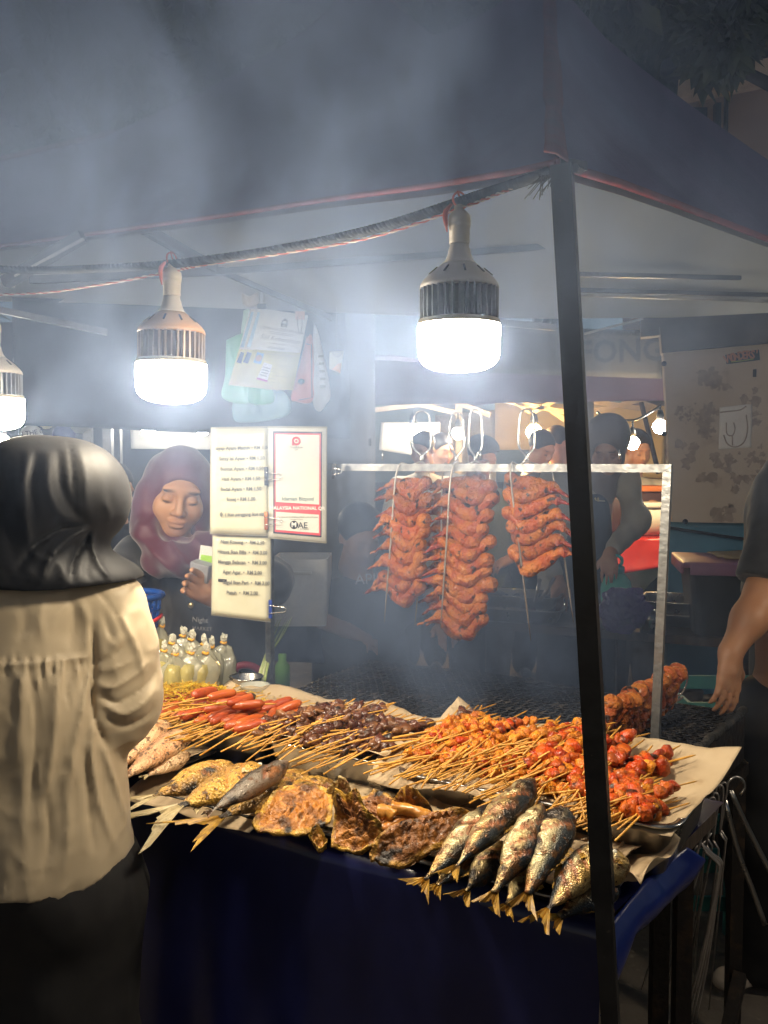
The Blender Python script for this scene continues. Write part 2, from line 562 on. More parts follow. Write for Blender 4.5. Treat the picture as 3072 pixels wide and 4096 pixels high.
tree((4.9, 6.9, 0), 4.8, [(AD(2400, 60, 6.6), (.42, .8, .75)), (AD(2800, -150, 5.4), (.75, .6, .30)), (AD(2400, -250, 6.5), (1.3, 1.0, .8)), (AD(2890, 80, 5.0), (.13, .2, .24))],
     2600, .17, 'leafy tree hanging over the tiled house roof beyond the canopy', 31)

# house with gutter and tin roof, upper right
m_render = M('brown_render', (.46, .31, .23), (.38, .25, .18), 3, rough=.9, bump=.1)
m_tin = M('tin_roof', (.03, .032, .036), (.05, .05, .055), 4, rough=.5, metal=.3)
m_gutter = M('gutter', (.66, .54, .44), (.50, .40, .32), 8, rough=.6)
m_darkglass = M('dark_glass', (.02, .022, .026), rough=.12)
hs = thing('corner_house', 'brown rendered house with pale gutter under a dark tin roof', 'house', (5.6, 8.2, 0))
hc = AD(2860, 400, 7.6)
hz = AD(2800, 380, 7.6).z
world_part('wall', box((hc.x + 2.6, 8.6 + .6, hz / 2), (5.2, 2.4, hz + .5)), m_render, hs, smooth=False)
g0, g1 = AD(2725, 368, 7.5), AD(3250, 262, 6.9)
world_part('gutter', join(beam(g0, g1, .16, .14), beam(g0 + Vector((0, -.06, .08)), g1 + Vector((0, -.06, .08)), .05, .03)), m_gutter, hs, smooth=False)
nr = 26
rf = MB()
for q in range(nr):
    a = g0.lerp(g1, q / nr) + Vector((0, .05, .10)); b_ = a + Vector((.5, 2.2, 1.1))
    rf.add(tube([a, b_], .035, 6))
rfm = quadsheet(g0 + Vector((-.1, .04, .09)) + Vector((.5, 2.2, 1.1)), g1 + Vector((.6, 2.3, 1.25)), g1 + Vector((0, .04, .09)), g0 + Vector((-.1, .04, .09)), 2, 2, .02)
world_part('roof', join(rf.get(), rfm), m_tin, hs)
wx = AD(2835, 450, 7.6)
world_part('window', join(box((wx.x, 7.97, wx.z - .1), (.22, .05, .55)), box((wx.x + .2, 7.96, wx.z - .1), (.05, .06, .62))), m_darkglass, hs, smooth=False)
world_part('downpipe', tube([AD(2905, 380, 7.55), AD(2902, 560, 7.55)], .02, 8), m_tin, hs)

# ================================================================== purple canopy over our stall
def fabric(name, out, inn):
    m = bpy.data.materials.new(name); m.use_nodes = True
    nt = m.node_tree; b = nt.nodes['Principled BSDF']; b.inputs['Roughness'].default_value = .7
    g = nt.nodes.new('ShaderNodeTexCoord'); n = nt.nodes.new('ShaderNodeTexNoise'); n.inputs['Scale'].default_value = 3.5; n.inputs['Detail'].default_value = 5
    nt.links.new(g.outputs['Object'], n.inputs[0])
    mr = nt.nodes.new('ShaderNodeMapRange'); mr.inputs[1].default_value = .35; mr.inputs[2].default_value = .65
    nt.links.new(n.outputs[0], mr.inputs[0])
    x = nt.nodes.new('ShaderNodeMix'); x.data_type = 'RGBA'
    x.inputs[6].default_value = (*out, 1); x.inputs[7].default_value = (*inn, 1)
    nt.links.new(mr.outputs[0], x.inputs[0]); nt.links.new(x.outputs[2], b.inputs['Base Color'])
    bp = nt.nodes.new('ShaderNodeBump'); bp.inputs['Strength'].default_value = .35; bp.inputs['Distance'].default_value = .02
    n2 = nt.nodes.new('ShaderNodeTexNoise'); n2.inputs['Scale'].default_value = 9; nt.links.new(g.outputs['Object'], n2.inputs[0])
    nt.links.new(n2.outputs[0], bp.inputs['Height']); nt.links.new(bp.outputs[0], b.inputs['Normal'])
    return m
m_purple = fabric('purple_polyester', (.110, .058, .135), (.075, .042, .10))
m_lining = fabric('silver_lining', (.48, .50, .50), (.38, .40, .40))
m_trim = M('red_trim', (.17, .022, .020), (.11, .016, .016), 20, rough=.7)
can = thing('market_canopy', 'large purple canopy with red seams and a pale lining over the stall', 'canopy', (.24, 1.22, 0))
def pl(pts, n):                                   # polyline sampled by parameter
    pts = A3(pts); d = np.r_[0, np.cumsum(np.linalg.norm(np.diff(pts, axis=0), axis=1))]
    t = np.linspace(0, d[-1], n)
    return np.stack([np.interp(t, d, pts[:, q]) for q in range(3)], 1)
# hem line of the front, hip points and ridge points, each at its own distance
hem_f = [AD(2222, 652, 1.22), AD(2050, 690, 1.29), AD(1740, 742, 1.43), AD(1300, 800, 1.68), AD(900, 862, 1.98), AD(500, 918, 2.30), AD(0, 985, 2.75), AD(-700, 1078, 3.5)]
rid_f = [AD(2195, -160, 2.35), AD(2000, 20, 2.45), AD(1740, 150, 2.5), AD(1560, 0, 2.75), AD(1440, -110, 2.9), AD(1340, 20, 3.05), AD(1200, 140, 3.15), AD(860, 340, 3.35), AD(430, 540, 3.5), AD(0, 640, 3.8), AD(-700, 790, 4.4)]
hem_r = [AD(2222, 652, 1.22), AD(2330, 690, 1.27), AD(2480, 735, 1.36), AD(2700, 815, 1.55), AD(2880, 885, 1.72), AD(3072, 958, 1.90), AD(3400, 1060, 2.3)]
rid_r = [AD(2195, -160, 2.35), AD(2290, 0, 2.42), AD(2420, 150, 2.5), AD(2560, 268, 2.6), AD(2760, 420, 2.72), AD(3000, 590, 2.86), AD(3400, 860, 3.1)]
def span(lo, hi, nu, nv, sag, seed, amp):
    A, B = pl(lo, nu), pl(hi, nu)
    t = np.linspace(0, 1, nv)
    P = A[:, None, :] * (1 - t)[None, :, None] + B[:, None, :] * t[None, :, None]
    P[..., 2] -= sag * np.sin(math.pi * t)[None, :]
    w = (np.sin(math.pi * t) ** .5)[None, :]
    P[..., 1] += amp * w * fbm(P.reshape(-1, 3), 3.2, seed).reshape(nu, nv)
    return P
# ridge points in step with the hem so the strips run up the slope
def resample(ctrl, frac, n):
    c = A3(ctrl); return np.stack([np.interp(np.linspace(0, 1, n), frac, c[:, q]) for q in range(3)], 1)
hf = resample(hem_f, [0, .08, .22, .38, .52, .65, .80, 1], 90)
rfp = resample(rid_f, [0, .08, .17, .22, .27, .32, .38, .52, .66, .80, 1], 90)
Pf = span(hf, rfp, 90, 26, .05, 2, .012)
hr = resample(hem_r, [0, .12, .28, .5, .66, .82, 1], 50)
rrp = resample(rid_r, [0, .1, .22, .35, .55, .8, 1], 50)
Pr = span(hr, rrp, 50, 26, .04, 4, .012)
world_part('front_slope', sheet(Pf), m_purple, can)
world_part('side_slope', sheet(Pr), m_purple, can)
seam = .5 * (Pf[0] + Pr[0])
def strip(p, w, off, seed):
    p = A3(p); _, T, N_, B_ = frames(p)
    n = len(p)
    view = p - np.array([0, 0, HC]); view /= np.linalg.norm(view, axis=1)[:, None]
    s = np.cross(T, np.array([0.2, -1, .3])); s /= np.linalg.norm(s, axis=1)[:, None]
    k = w * (1 + .25 * fbm(p, 14, seed))[:, None]
    out = np.array(off)
    return sheet(np.stack([p - s * k + out, p + out * 1.6, p + s * k + out], 1), .003)
world_part('hip_seam', strip(seam, .015, (-.002, -.010, .004), 3), m_trim, can)
world_part('hem_trim', join(tube(hf + np.array([0, -.002, 0]), .005, 6), tube(hr + np.array([0, -.002, 0]), .007, 6)), m_trim, can)
world_part('ridge_trim', join(tube(rfp[18:25], .005, 6), tube(rfp[25:37], .004, 6), tube(rfp[58:], .016, 6)), m_trim, can)
# pale lining: inside of both slopes, and the far slopes down to the back hem
inner = lambda P: P + np.array([0, .012, -.012])
hem_b = [AD(3300, 1240, 2.7), AD(2700, 1270, 2.95), AD(2200, 1275, 3.0), AD(1700, 1265, 3.05), AD(1200, 1245, 3.15), AD(700, 1225, 3.3), AD(300, 1210, 3.5), AD(-500, 1200, 4.2)]
hb = resample(hem_b, [0, .12, .24, .36, .5, .64, .78, 1], 90)
top = [AD(3300, 820, 2.9), AD(2700, 560, 2.5), AD(2300, -60, 2.4), AD(1800, 100, 2.5), AD(1440, -60, 2.92), AD(900, 350, 3.3), AD(430, 560, 3.45), AD(-500, 770, 4.2)]
tp = resample(top, [0, .12, .24, .36, .5, .64, .78, 1], 90) + np.array([0, .03, -.03])
Pb = span(hb, tp, 90, 20, .08, 9, .02)
world_part('lining', join(sheet(inner(Pf[:, :24])), sheet(inner(Pr[:, :24])), sheet(Pb)), m_lining, can)
outer_b = Pb + np.array([0, .03, .012])
world_part('back_slope', sheet(outer_b), m_purple, can)
# frame of the canopy
m_bar = M('truss_bar', (.10, .10, .105), (.06, .06, .06), 20, metal=.5, rough=.45)
m_barw = M('truss_bar_pale', (.40, .40, .38), (.28, .28, .27), 20, metal=.4, rough=.45)
for p, q, w, mt in ((AD(20, 1130, 2.4), AD(330, 945, 2.35), .028, m_bar), (AD(60, 1105, 2.38), AD(335, 955, 2.33), .006, m_barw), (AD(0, 1090, 2.45), AD(40, 1125, 2.40), .03, m_barw),
                    (AD(560, 905, 2.6), AD(860, 1075, 2.75), .028, m_bar), (AD(860, 1075, 2.75), AD(1330, 1275, 2.95), .016, m_bar), (AD(120, 1120, 2.7), AD(900, 1085, 2.75), .022, m_bar), (AD(900, 1085, 2.75), AD(2200, 985, 2.8), .018, m_bar),
                    (AD(0, 1240, 2.9), AD(430, 1330, 3.0), .02, m_bar), (AD(2315, 1098, 2.4), AD(2960, 1112, 2.6), .012, m_bar), (AD(2310, 1160, 2.6), AD(3072, 1180, 2.75), .012, m_bar),
                    (AD(2312, 1180, 2.62), AD(3072, 1205, 2.76), .008, m_barw), (AD(2340, 1335, 2.7), AD(2570, 1275, 2.8), .007, m_barw), (AD(1700, 1265, 2.98), AD(2220, 1310, 2.9), .02, m_bar)):
    world_part('truss_bar', beam(p, q, w), mt, can, smooth=False)

# corner post of the canopy: outer sleeve and inner leg
p_top, p_mid, p_bot = AD(2247, 668, 1.225), AD(2401, 3595, 1.17), AD(2462, 4420, 1.155)
d_ = (p_bot - p_top).normalized()
p_bot = p_top + d_ * ((0 - p_top.z) / d_.z)
yaw = math.atan2(SA.y, SA.x)
post = thing('canopy_post', 'black square steel corner post leaning in front of the trays', 'post', tuple(p_bot))
pr_y = Vector((.35, .94, 0)).normalized()
world_part('sleeve', beam(p_top, p_top + d_ * ((p_mid.z - p_top.z) / d_.z), .0275, .0275, pr_y), m_blackpaint, post, smooth=False)
world_part('inner_leg', beam(p_top + d_ * ((p_mid.z - p_top.z) / d_.z), p_bot, .0225, .0225, pr_y), m_blackpaint, post, smooth=False)
world_part('corner_bracket', join(beam(AD(2225, 655, 1.222), AD(2330, 672, 1.245), .02, .012), tube([AD(2300, 672, 1.215), AD(2322, 680, 1.225)], .006, 8)), m_iron, post, smooth=False)
m_rust = M('rust', (.30, .09, .03), (.16, .05, .02), 40, rough=.8)
world_part('rust_patch', beam(AD(2277, 690, 1.218), AD(2282, 800, 1.216), .006, .003), m_rust, post, smooth=False)

# twisted rope and electric wire along the front
m_rope = M('black_rope', (.018, .020, .020), (.04, .042, .042), 60, rough=.7)
rope_path = [AD(2195, 688, 1.23), AD(2060, 735, 1.26), AD(1860, 800, 1.305), AD(1500, 915, 1.38), AD(1100, 1000, 1.47), AD(690, 1055, 1.545), AD(350, 1075, 1.70), AD(110, 1080, 1.83), AD(-300, 1060, 2.15)]
rope = thing('twisted_rope', 'thick black twisted rope strung from the post along the stall front', 'rope', tuple(rope_path[0]))
for ph in (0, 2.09, 4.18):
    world_part('strand', tube(helix(rope_path, .0038, 62, ph, 900), .0042, 6), m_rope, rope)
fr = MB()
for q in range(26):
    a = rope_path[0] + Vector((rnd.uniform(-.012, .008), 0, rnd.uniform(-.01, .006)))
    fr.add(tube([a, a + Vector((rnd.uniform(-.03, .0), rnd.uniform(-.01, .01), rnd.uniform(-.035, -.005)))], .0006, 4))
world_part('frayed_end', fr.get(), m_rope, rope)
wire_path = [AD(2050, 752, 1.26), AD(1850, 830, 1.30), AD(1500, 945, 1.385), AD(1150, 1010, 1.46), AD(800, 1062, 1.53), AD(690, 1085, 1.545), AD(450, 1130, 1.66), AD(200, 1168, 1.79), AD(0, 1178, 1.90), AD(-200, 1190, 2.0)]
ew = thing('lamp_cable', 'thin twisted red and white electric wire below the rope', 'cable', tuple(wire_path[0]))
world_part('red_core', tube(helix(wire_path, .0014, 40, 0, 500), .0012, 5), m_wire_red, ew)
world_part('white_core', tube(helix(wire_path, .0014, 40, math.pi, 500), .0012, 5), m_wire_white, ew)

# dark tarpaulin wall closing the back left of the stall
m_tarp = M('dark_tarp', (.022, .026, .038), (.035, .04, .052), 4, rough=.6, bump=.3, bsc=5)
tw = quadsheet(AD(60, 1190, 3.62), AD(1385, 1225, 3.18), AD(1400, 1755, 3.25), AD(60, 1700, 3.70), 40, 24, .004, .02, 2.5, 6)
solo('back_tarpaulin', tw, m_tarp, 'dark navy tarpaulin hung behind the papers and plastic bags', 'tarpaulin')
# ================================================================== big lamps on the rope
def emat(name, col, s):
    m = bpy.data.materials.new(name); m.use_nodes = True
    nt = m.node_tree; nt.nodes.clear()
    o = nt.nodes.new('ShaderNodeOutputMaterial'); e = nt.nodes.new('ShaderNodeEmission')
    e.inputs[0].default_value = (*col, 1); e.inputs[1].default_value = s
    nt.links.new(e.outputs[0], o.inputs[0])
    return m
m_diff = emat('lit_diffuser', LAMP_C, LAMP_W)
m_sock = M('socket_plastic', (.50, .44, .34), (.42, .36, .28), 14, rough=.45)
m_peach = M('peach_plastic', (.58, .22, .06), (.50, .30, .15), 5, .45, .6, rough=.4)
m_ivory = M('ivory_plastic', (.50, .46, .40), (.40, .36, .31), 6, rough=.4)
m_finm = M('heat_sink', (.40, .28, .18), (.30, .22, .16), 30, metal=.3, rough=.4)
m_finm2 = M('grey_heat_sink', (.22, .22, .22), (.15, .15, .16), 30, metal=.4, rough=.4)
def lamp(tip, R0, label, warm, tilt=0, yaw=0, dm=None):
    # tip = top of the socket, R0 = radius of the diffuser
    t = thing('hanging_lamp', label, 'lamp', tuple(tip), 'big lamps along the front rope', Euler((0, R(tilt), R(yaw))))
    k = R0 / .0585
    P = lambda pr: [(a * k, b * k) for a, b in pr]
    put('socket', mesh('socket', lathe(P([(.004, .004), (.007, .002), (.0075, -.004), (.011, -.007), (.0155, -.012), (.0162, -.022), (.0155, -.0225), (.0162, -.024), (.0155, -.0265), (.0158, -.028), (.0148, -.0285), (.0145, -.050), (.0135, -.051)]), 28)), m_sock, t)
    put('neck', mesh('neck', lathe(P([(.0135, -.051), (.0140, -.056), (.0160, -.0605), (.0165, -.065), (.0200, -.074), (.024, -.079)]), 32)), m_ivory if not warm else m_sock, t)
    sh = m_peach if warm else m_ivory
    put('shoulder', mesh('shoulder', lathe(P([(.024, -.079), (.033, -.0865), (.0425, -.094), (.0505, -.1015), (.0555, -.1085), (.0568, -.114), (.0535, -.1145)]), 40)), sh, t)
    slot = mesh('vent_slot', rbox((0, 0, 0), (.0032 * k, .016 * k, .0015 * k), .0006 * k))
    for q in range(10):
        a = q * 2 * math.pi / 10 + .2
        put('vent_slot', slot, m_clip_black, t, (math.cos(a) * .0415 * k, math.sin(a) * .0415 * k, -.0917 * k), (Matrix.Rotation(a - math.pi / 2, 3, 'Z') @ Matrix.Rotation(R(-40), 3, 'X')).to_euler())
    put('heat_core', mesh('heat_core', lathe(P([(.043, -.113), (.044, -.1585)]), 32)), m_finm2 if not warm else M('bronze_core', (.20, .13, .09), rough=.4, metal=.4), t)
    fin = mesh('heat_fin', box((.0505 * k, 0, -.137 * k), (.011 * k, .0026 * k, .046 * k)), False)
    for q in range(34):
        put('heat_fin', fin, m_finm if warm else m_finm2, t, (0, 0, 0), (0, 0, q * 2 * math.pi / 34))
    put('collar', mesh('collar', lathe(P([(.050, -.158), (.0578, -.1585), (.0588, -.164), (.0590, -.1655)]), 40)), m_sock, t)
    put('diffuser', mesh('diffuser', lathe(P([(.0586, -.1656), (.0590, -.17), (.0582, -.205), (.0560, -.214), (.050, -.2215), (.038, -.2275), (.02, -.2305), (.0001, -.231)]), 40)), dm or m_diff, t)
    ring = [Vector((.009 * math.cos(a), .002, .012 + .010 * math.sin(a))) * k for a in np.linspace(0, 2 * math.pi, 14)]
    put('wire_tie', mesh('wire_tie', join(tube(ring, .0016 * k, 6), tube([(.0, 0, .002), (.003, .004, .012), (-.004, -.003, .022)], .0016 * k, 6), tube(spline([(-.012 * k, 0, .004), (-.021 * k, 0, -.01), (-.018 * k, 0, -.035 * k)], 6), [.002, .003, .004, .004, .003, .001], 6))), m_wire_red, t)
    return t
lamp(AD(1838, 830, 1.305), .0588, 'large pale LED lamp with grey fins, nearest to the post', False, 0, 12)
lamp(AD(688, 1062, 1.545), .0588, 'large LED lamp with an orange shoulder and bronze fins', True, 1.2, 40)
lamp(AD(-30, 1275, 1.90), .0588, 'LED lamp with dark fins cut by the left picture edge', False, 0, 75)
lr = lamp(Vector((1.45, 1.62, 1.80)), .0588, 'LED lamp of the next stall to the right, outside the picture', False, 0, 30, emat('lit_diffuser_dim', LAMP_C, LAMP_W * .5))  # added lamp out of view, brightens the wall board and tray ends
put('cord', mesh('cord', tube([(0, 0, .01), (0, 0, 1.1)], .003, 6)), m_clip_black, lr)
# ================================================================== table, cloth, trays
ZT = .82
THX = math.atan2(-.527, .85)
RX = Matrix.Rotation(THX, 3, 'Z')
tb = thing('stall_table', 'long stall table hidden under the dark blue plastic cloth', 'table', tuple(ST(.7, .3, 0)))
top4 = [ST(-.01, .0, ZT - .012), ST(1.75, .0, ZT - .012), ST(1.75, .56, ZT - .012), ST(-.01, .56, ZT - .012)]
ttv = [tuple(p) for p in top4] + [tuple(p - Vector((0, 0, .03))) for p in top4]
world_part('tabletop', (ttv, [(3, 2, 1, 0), (4, 5, 6, 7), (0, 1, 5, 4), (1, 2, 6, 5), (2, 3, 7, 6), (3, 0, 4, 7)]), m_wood, tb, smooth=False)
for s, t in ((.03, .05), (1.7, .05), (1.7, .5), (.03, .5)):
    world_part('leg', beam(ST(s, t, 0), ST(s, t, ZT - .045), .03), m_iron, tb, smooth=False)
# cloth: top sheet, front drape with folds, corner
cl = thing('table_cloth', 'dark navy plastic cloth draped over the front of the table', 'tablecloth', tuple(ST(.7, 0, 0)))
ns, nt_ = 120, 44
S_ = np.linspace(-.022, 1.9, ns)
drop = np.linspace(0, 1, nt_)
P = np.zeros((ns, nt_, 3))
for i, s in enumerate(S_):
    for j, q in enumerate(drop):
        if q < .12:
            p = ST(s, .10 - .11 * q / .12, ZT + .001)
        else:
            e = (q - .12) / .88
            f = .022 * math.sin(s * 13 + 1.5 * math.sin(s * 5)) * e + .012 * math.sin(s * 31) * e
            f += .03 * e * max(0, 1 - abs(s - .02) / .12)
            p = ST(s, -.012 - .05 * e - f, ZT - .004 - (ZT - .04) * e)
        P[i, j] = p
P[..., 2] += .003 * fbm(P.reshape(-1, 3), 9, 3).reshape(ns, nt_) * (P[..., 2] < ZT - .02)
world_part('front_drape', sheet(P), m_navy, cl)
P2 = np.array([[ST(s, t, ZT + .0015) for t in np.linspace(.09, .57, 10)] for s in np.linspace(-.022, 1.9, 20)])
world_part('top_sheet', sheet(P2), m_navy, cl)
# right hand side: navy flap painted brighter blue for the light, hem rising towards the back
ns = 46
P3 = np.zeros((ns, 16, 3))
hemv = spline([AD(2405, 4050, 1.20), AD(2440, 3950, 1.25), AD(2485, 3800, 1.30), AD(2590, 3700, 1.37), AD(2690, 3600, 1.46), AD(2770, 3520, 1.53), AD(2800, 3462, 1.56)], ns)
topv = pl([ST(-.025, -.012, ZT - .004), ST(-.02, .18, ZT + .001), AZ(2700, 3420, ZT + .004), AZ(2750, 3380, ZT + .01)], ns)
for i in range(ns):
    for j, q in enumerate(np.linspace(0, 1, 16)):
        P3[i, j] = topv[i] * (1 - q) + hemv[i] * q
        P3[i, j, 0] += .02 * math.sin(q * math.pi)
P3 += .006 * fbm(P3.reshape(-1, 3), 11, 8).reshape(ns, 16)[..., None]
world_part('side_flap', sheet(P3, .0012), m_litflap, cl, label='bright blue side flap of the table cloth')

def rrect(lx, ly, r, n=5):
    o = []
    for sx, sy, a0 in ((1, 1, 0), (-1, 1, 90), (-1, -1, 180), (1, -1, 270)):
        for q in range(n):
            a = R(a0 + 90 * q / (n - 1))
            o.append((sx * (lx / 2 - r) + r * math.cos(a), sy * (ly / 2 - r) + r * math.sin(a)))
    return o
def pan(lx, ly, h, r=.03, rim=.012, taper=.022):
    loops = []
    for (dx, z, rr) in ((-2 * taper, .0, r * .8), (-2 * taper + .008, .0005, r * .85), (-.004, h - .006, r), (-.001, h - .001, r), (rim * 2, h, r + rim), (rim * 2 + .002, h - .003, r + rim), (rim * 2, h - .005, r + rim),
                        (.002, h - .004, r), (-.002, h - .009, r), (-2 * taper + .004, -.0015, r * .85), (-2 * taper, -.003, r * .8)):
        loops.append([(x, y, z) for x, y in rrect(lx + dx, ly + dx, rr)])
    n = len(loops[0]); v = [p for l in loops for p in l]; f = []
    for i in range(len(loops) - 1):
        for j in range(n):
            k = (j + 1) % n
            f.append((i * n + j, (i + 1) * n + j, (i + 1) * n + k, i * n + k))
    f.append(tuple(range(n))); f.append(tuple((len(loops) - 1) * n + j for j in range(n - 1, -1, -1)))
    return v, f
def tray(s0, s1, t0, t1, h, label, mat=None, z=ZT + .004, rot=0, name='steel_tray'):
    c = ST((s0 + s1) / 2, (t0 + t1) / 2, z)
    me = mesh(name, pan((s1 - s0), (t1 - t0), h))
    o = put(name, me, mat or m_steel, None, tuple(c), (0, 0, THX + rot), label=label, category='tray', group='steel trays on the stall table')
    return o
HB = .093
tray(-.045, .445, .16, .47, HB, 'deep steel tray under the red and orange satay by the post')
tray(.475, .785, .18, .46, HB, 'deep steel tray under the dark giblet skewers in the middle')
tray(.81, 1.13, .20, .48, HB - .004, 'deep steel tray under the sausage skewers at the left')
m_blacktray = M('blackened_tray', (.03, .028, .027), (.06, .055, .05), 12, metal=.8, rough=.35, rough2=.5)
tray(.0, .315, -.006, .20, .024, 'shallow tray of whole mackerel at the front corner')
tray(.335, .60, .002, .19, .024, 'shallow tray of split orange fish at the front middle')
tray(.62, .90, .01, .19, .012, 'shallow blackened tray under the golden fish', m_blacktray)
tray(.93, 1.25, .03, .28, .034, 'blackened tray of pale fish by the customer elbow', m_blacktray)

def paper(s0, s1, t0, t1, z, label, amp=.006, curl=.02, seed=0, fn=None, n=34):
    P = np.zeros((n, n, 3))
    for i, a in enumerate(np.linspace(0, 1, n)):
        for j, b_ in enumerate(np.linspace(0, 1, n)):
            e = max(abs(a - .5), abs(b_ - .5)) * 2
            zz = z + curl * max(0, e - .7) / .3 * (.6 + .6 * math.sin(a * 9 + b_ * 7 + seed))
            ss, tt = s0 + (s1 - s0) * a, t0 + (t1 - t0) * b_
            if fn: ss, tt, zz = fn(a, b_, ss, tt, zz)
            P[i, j] = ST(ss, tt, zz)
    P[..., 2] += amp * 1.3 * (np.abs(fbm(P.reshape(-1, 3), 15, seed, 4)) - .3).reshape(n, n)
    return solo('kraft_paper', sheet(P, .0006), m_kraft, label, 'paper', 'kraft paper lining the trays')
ZR = ZT + .004 + HB
paper(.10, .50, .135, .50, ZR + .003, 'brown paper sheet under the orange satay with its left flap hanging out', .004, .016, 3,
      lambda a, b, s, t, z: (s + .03 * (b - .5), t, z - .03 * max(0, .12 - b) / .12 + .05 * max(0, a - .8) * max(0, b - .5) * 8))
paper(-.062, .16, .150, .455, ZR + .002, 'greasy brown paper sheet curling up behind the red satay at the right', .003, .0, 5,
      lambda a, b, s, t, z: (s - .02 * b, t, z + .040 * max(0, b - .5) ** 1.5 * 2.8 + .012 * max(0, .25 - a) * 4 * b - .016 * max(0, .3 - b) / .3))
paper(.465, .795, .165, .475, ZR + .003, 'brown paper sheet under the dark giblet skewers', .006, .014, 7)
paper(.80, 1.15, .185, .49, ZR + .002, 'brown paper sheet under the sausages', .006, .012, 9)
paper(-.01, .37, -.008, .24, ZT + .032, 'brown paper sheet under the mackerel with a corner over the tray edge', .004, .012, 11, lambda a, b, s, t, z: (s, t, z + .02 * b))
paper(-.06, .02, .03, .20, ZT + .03, 'torn piece of brown paper sticking out right of the mackerel', .004, .02, 12, lambda a, b, s, t, z: (s, t, z + .02 * (1 - a)))
paper(.35, .60, .006, .20, ZT + .032, 'brown paper sheet under the split orange fish', .003, .008, 13)
paper(.61, .94, -.035, .20, ZT + .018, 'brown paper sheet hanging over the cloth under the golden fish', .004, .004, 15, lambda a, b, s, t, z: (s, t, z - .018 * max(0, .2 - b) / .2))
paper(.925, 1.22, .03, .29, ZT + .034, 'brown paper sheet under the pale fish', .004, .008, 17)

# ================================================================== grill with expanded metal grate
ZG = .85
FL, FR_, BR_, BL = AZ(1118, 2805, ZG), AZ(2665, 3110, ZG), AZ(2975, 2850, ZG), AZ(1480, 2640, ZG)
gr = thing('charcoal_grill', 'large sooty charcoal grill on iron legs behind the food trays', 'grill', ((FL + BR_) / 2)[:2] + (0,))
def gpt(a, b, z): return FL.lerp(FR_, a).lerp(BL.lerp(BR_, a), b) + Vector((0, 0, z - ZG))
rim = MB()
cs = [FL, FR_, BR_, BL]
for i in range(4):
    p, q = cs[i], cs[(i + 1) % 4]
    rim.add(beam(p - Vector((0, 0, .06)), q - Vector((0, 0, .06)), .006, .12))
world_part('firebox', join(rim.get(), quadsheet(FL - Vector((0, 0, .11)), FR_ - Vector((0, 0, .11)), BR_ - Vector((0, 0, .11)), BL - Vector((0, 0, .11)))), m_iron, gr, smooth=False)
coal = MB()
g_ = np.random.default_rng(3)
for q in range(420):
    a, b = g_.random(2) * .94 + .03
    c = gpt(a, b, ZG - .075 + .02 * g_.random())
    coal.add(blob((.018, .014, .012), 1, .4, 2, q) if False else xf(blob((.018, .014, .012), 1, .4, 2, q), tuple(c), eul(*(g_.random(3) * 360))))
m_coal = M('charcoal', (.012, .012, .012), (.10, .095, .09), 25, .55, .7, rough=.9)
world_part('charcoal', coal.get(), m_coal, gr, smooth=False, kind='stuff')
gm = MB()
na, nb = 46, 30
for i in range(na + 1):                                 # zigzag strands of the expanded metal
    pts = []
    for j in range(nb * 2 + 1):
        b = j / (nb * 2)
        a = (i + (.28 if j % 4 in (1, 2) else -.28)) / na
        zz = ZG + .004 + (.004 if j % 2 else 0) + .006 * math.sin(a * 7 + b * 5)
        pts.append(gpt(min(max(a, 0), 1), b, zz))
    gm.add(tube(pts, .0020, 4, flat=1.0))
for j in range(nb + 1):
    b = j / nb
    gm.add(tube([gpt(a, b, ZG + .003 + .006 * math.sin(a * 7 + b * 5)) for a in np.linspace(0, 1, 14)], .0020, 4))
world_part('grate', gm.get(), m_grate, gr, smooth=False, kind='stuff')
for p in (FR_, BR_, FL, BL):
    c = (FL + BR_) / 2
    p = p + (Vector((c.x, c.y, p.z)) - p) * .02
    world_part('leg', beam((p.x, p.y, 0), (p.x, p.y, ZG - .12), .032), m_iron, gr, smooth=False)
world_part('side_rail', join(beam(FR_ - Vector((0, 0, .14)), BR_ - Vector((0, 0, .14)), .03, .03), beam(FL - Vector((0, 0, .14)), FR_ - Vector((0, 0, .14)), .03, .03)), m_iron, gr, smooth=False)
br0 = AD(2960, 3900, BR_.y - .02); br1 = AD(2860, 4120, 2.0)
world_part('foot_brace', beam(br0, (br1.x, br1.y, .02), .03), m_iron, gr, smooth=False)
m_soot = M('soot_flakes', (.018, .017, .016), (.07, .06, .05), 40, .55, .7, rough=.95, bump=1, bsc=60)
world_part('crusted_edge', tube([gpt(1.0, b, ZG + .004 + .004 * math.sin(b * 40)) for b in np.linspace(-.02, 1, 30)], .011, 7), m_soot, gr)

# ================================================================== steel hanging frame
FRL, FRR = Vector((-.304, 2.39, 0)), Vector((.583, 1.87, 0))
ZB = 1.468
W_ = .0172
fra = thing('skewer_rack', 'scratched steel rack standing at the front of the grill', 'rack', tuple((FRL + FRR) / 2 + Vector((0, 0, ZG))))
nrm = (FRR - FRL).normalized()
world_part('post', beam(FRR + Vector((-.012, 0, ZG + .0)), FRR + Vector((.006, 0, ZB - W_ * .5)), W_, W_, nrm), m_galv, fra, smooth=False)
world_part('post', beam(FRL + Vector((-.002, 0, ZG - .02)), FRL + Vector((0, 0, ZB - W_ * .5)), W_, W_, nrm), m_galv, fra, smooth=False)
world_part('top_beam', beam(FRL + Vector((0, 0, ZB)) - nrm * .0, FRR + Vector((.006, 0, ZB)) + nrm * W_ * .5, W_, W_), m_galv, fra, smooth=False)
def beam_at(u):
    m = (u - CX) / FPX
    k = (.304 + m * 2.39) / (.887 + .52 * m)
    return FRL.lerp(FRR, k)

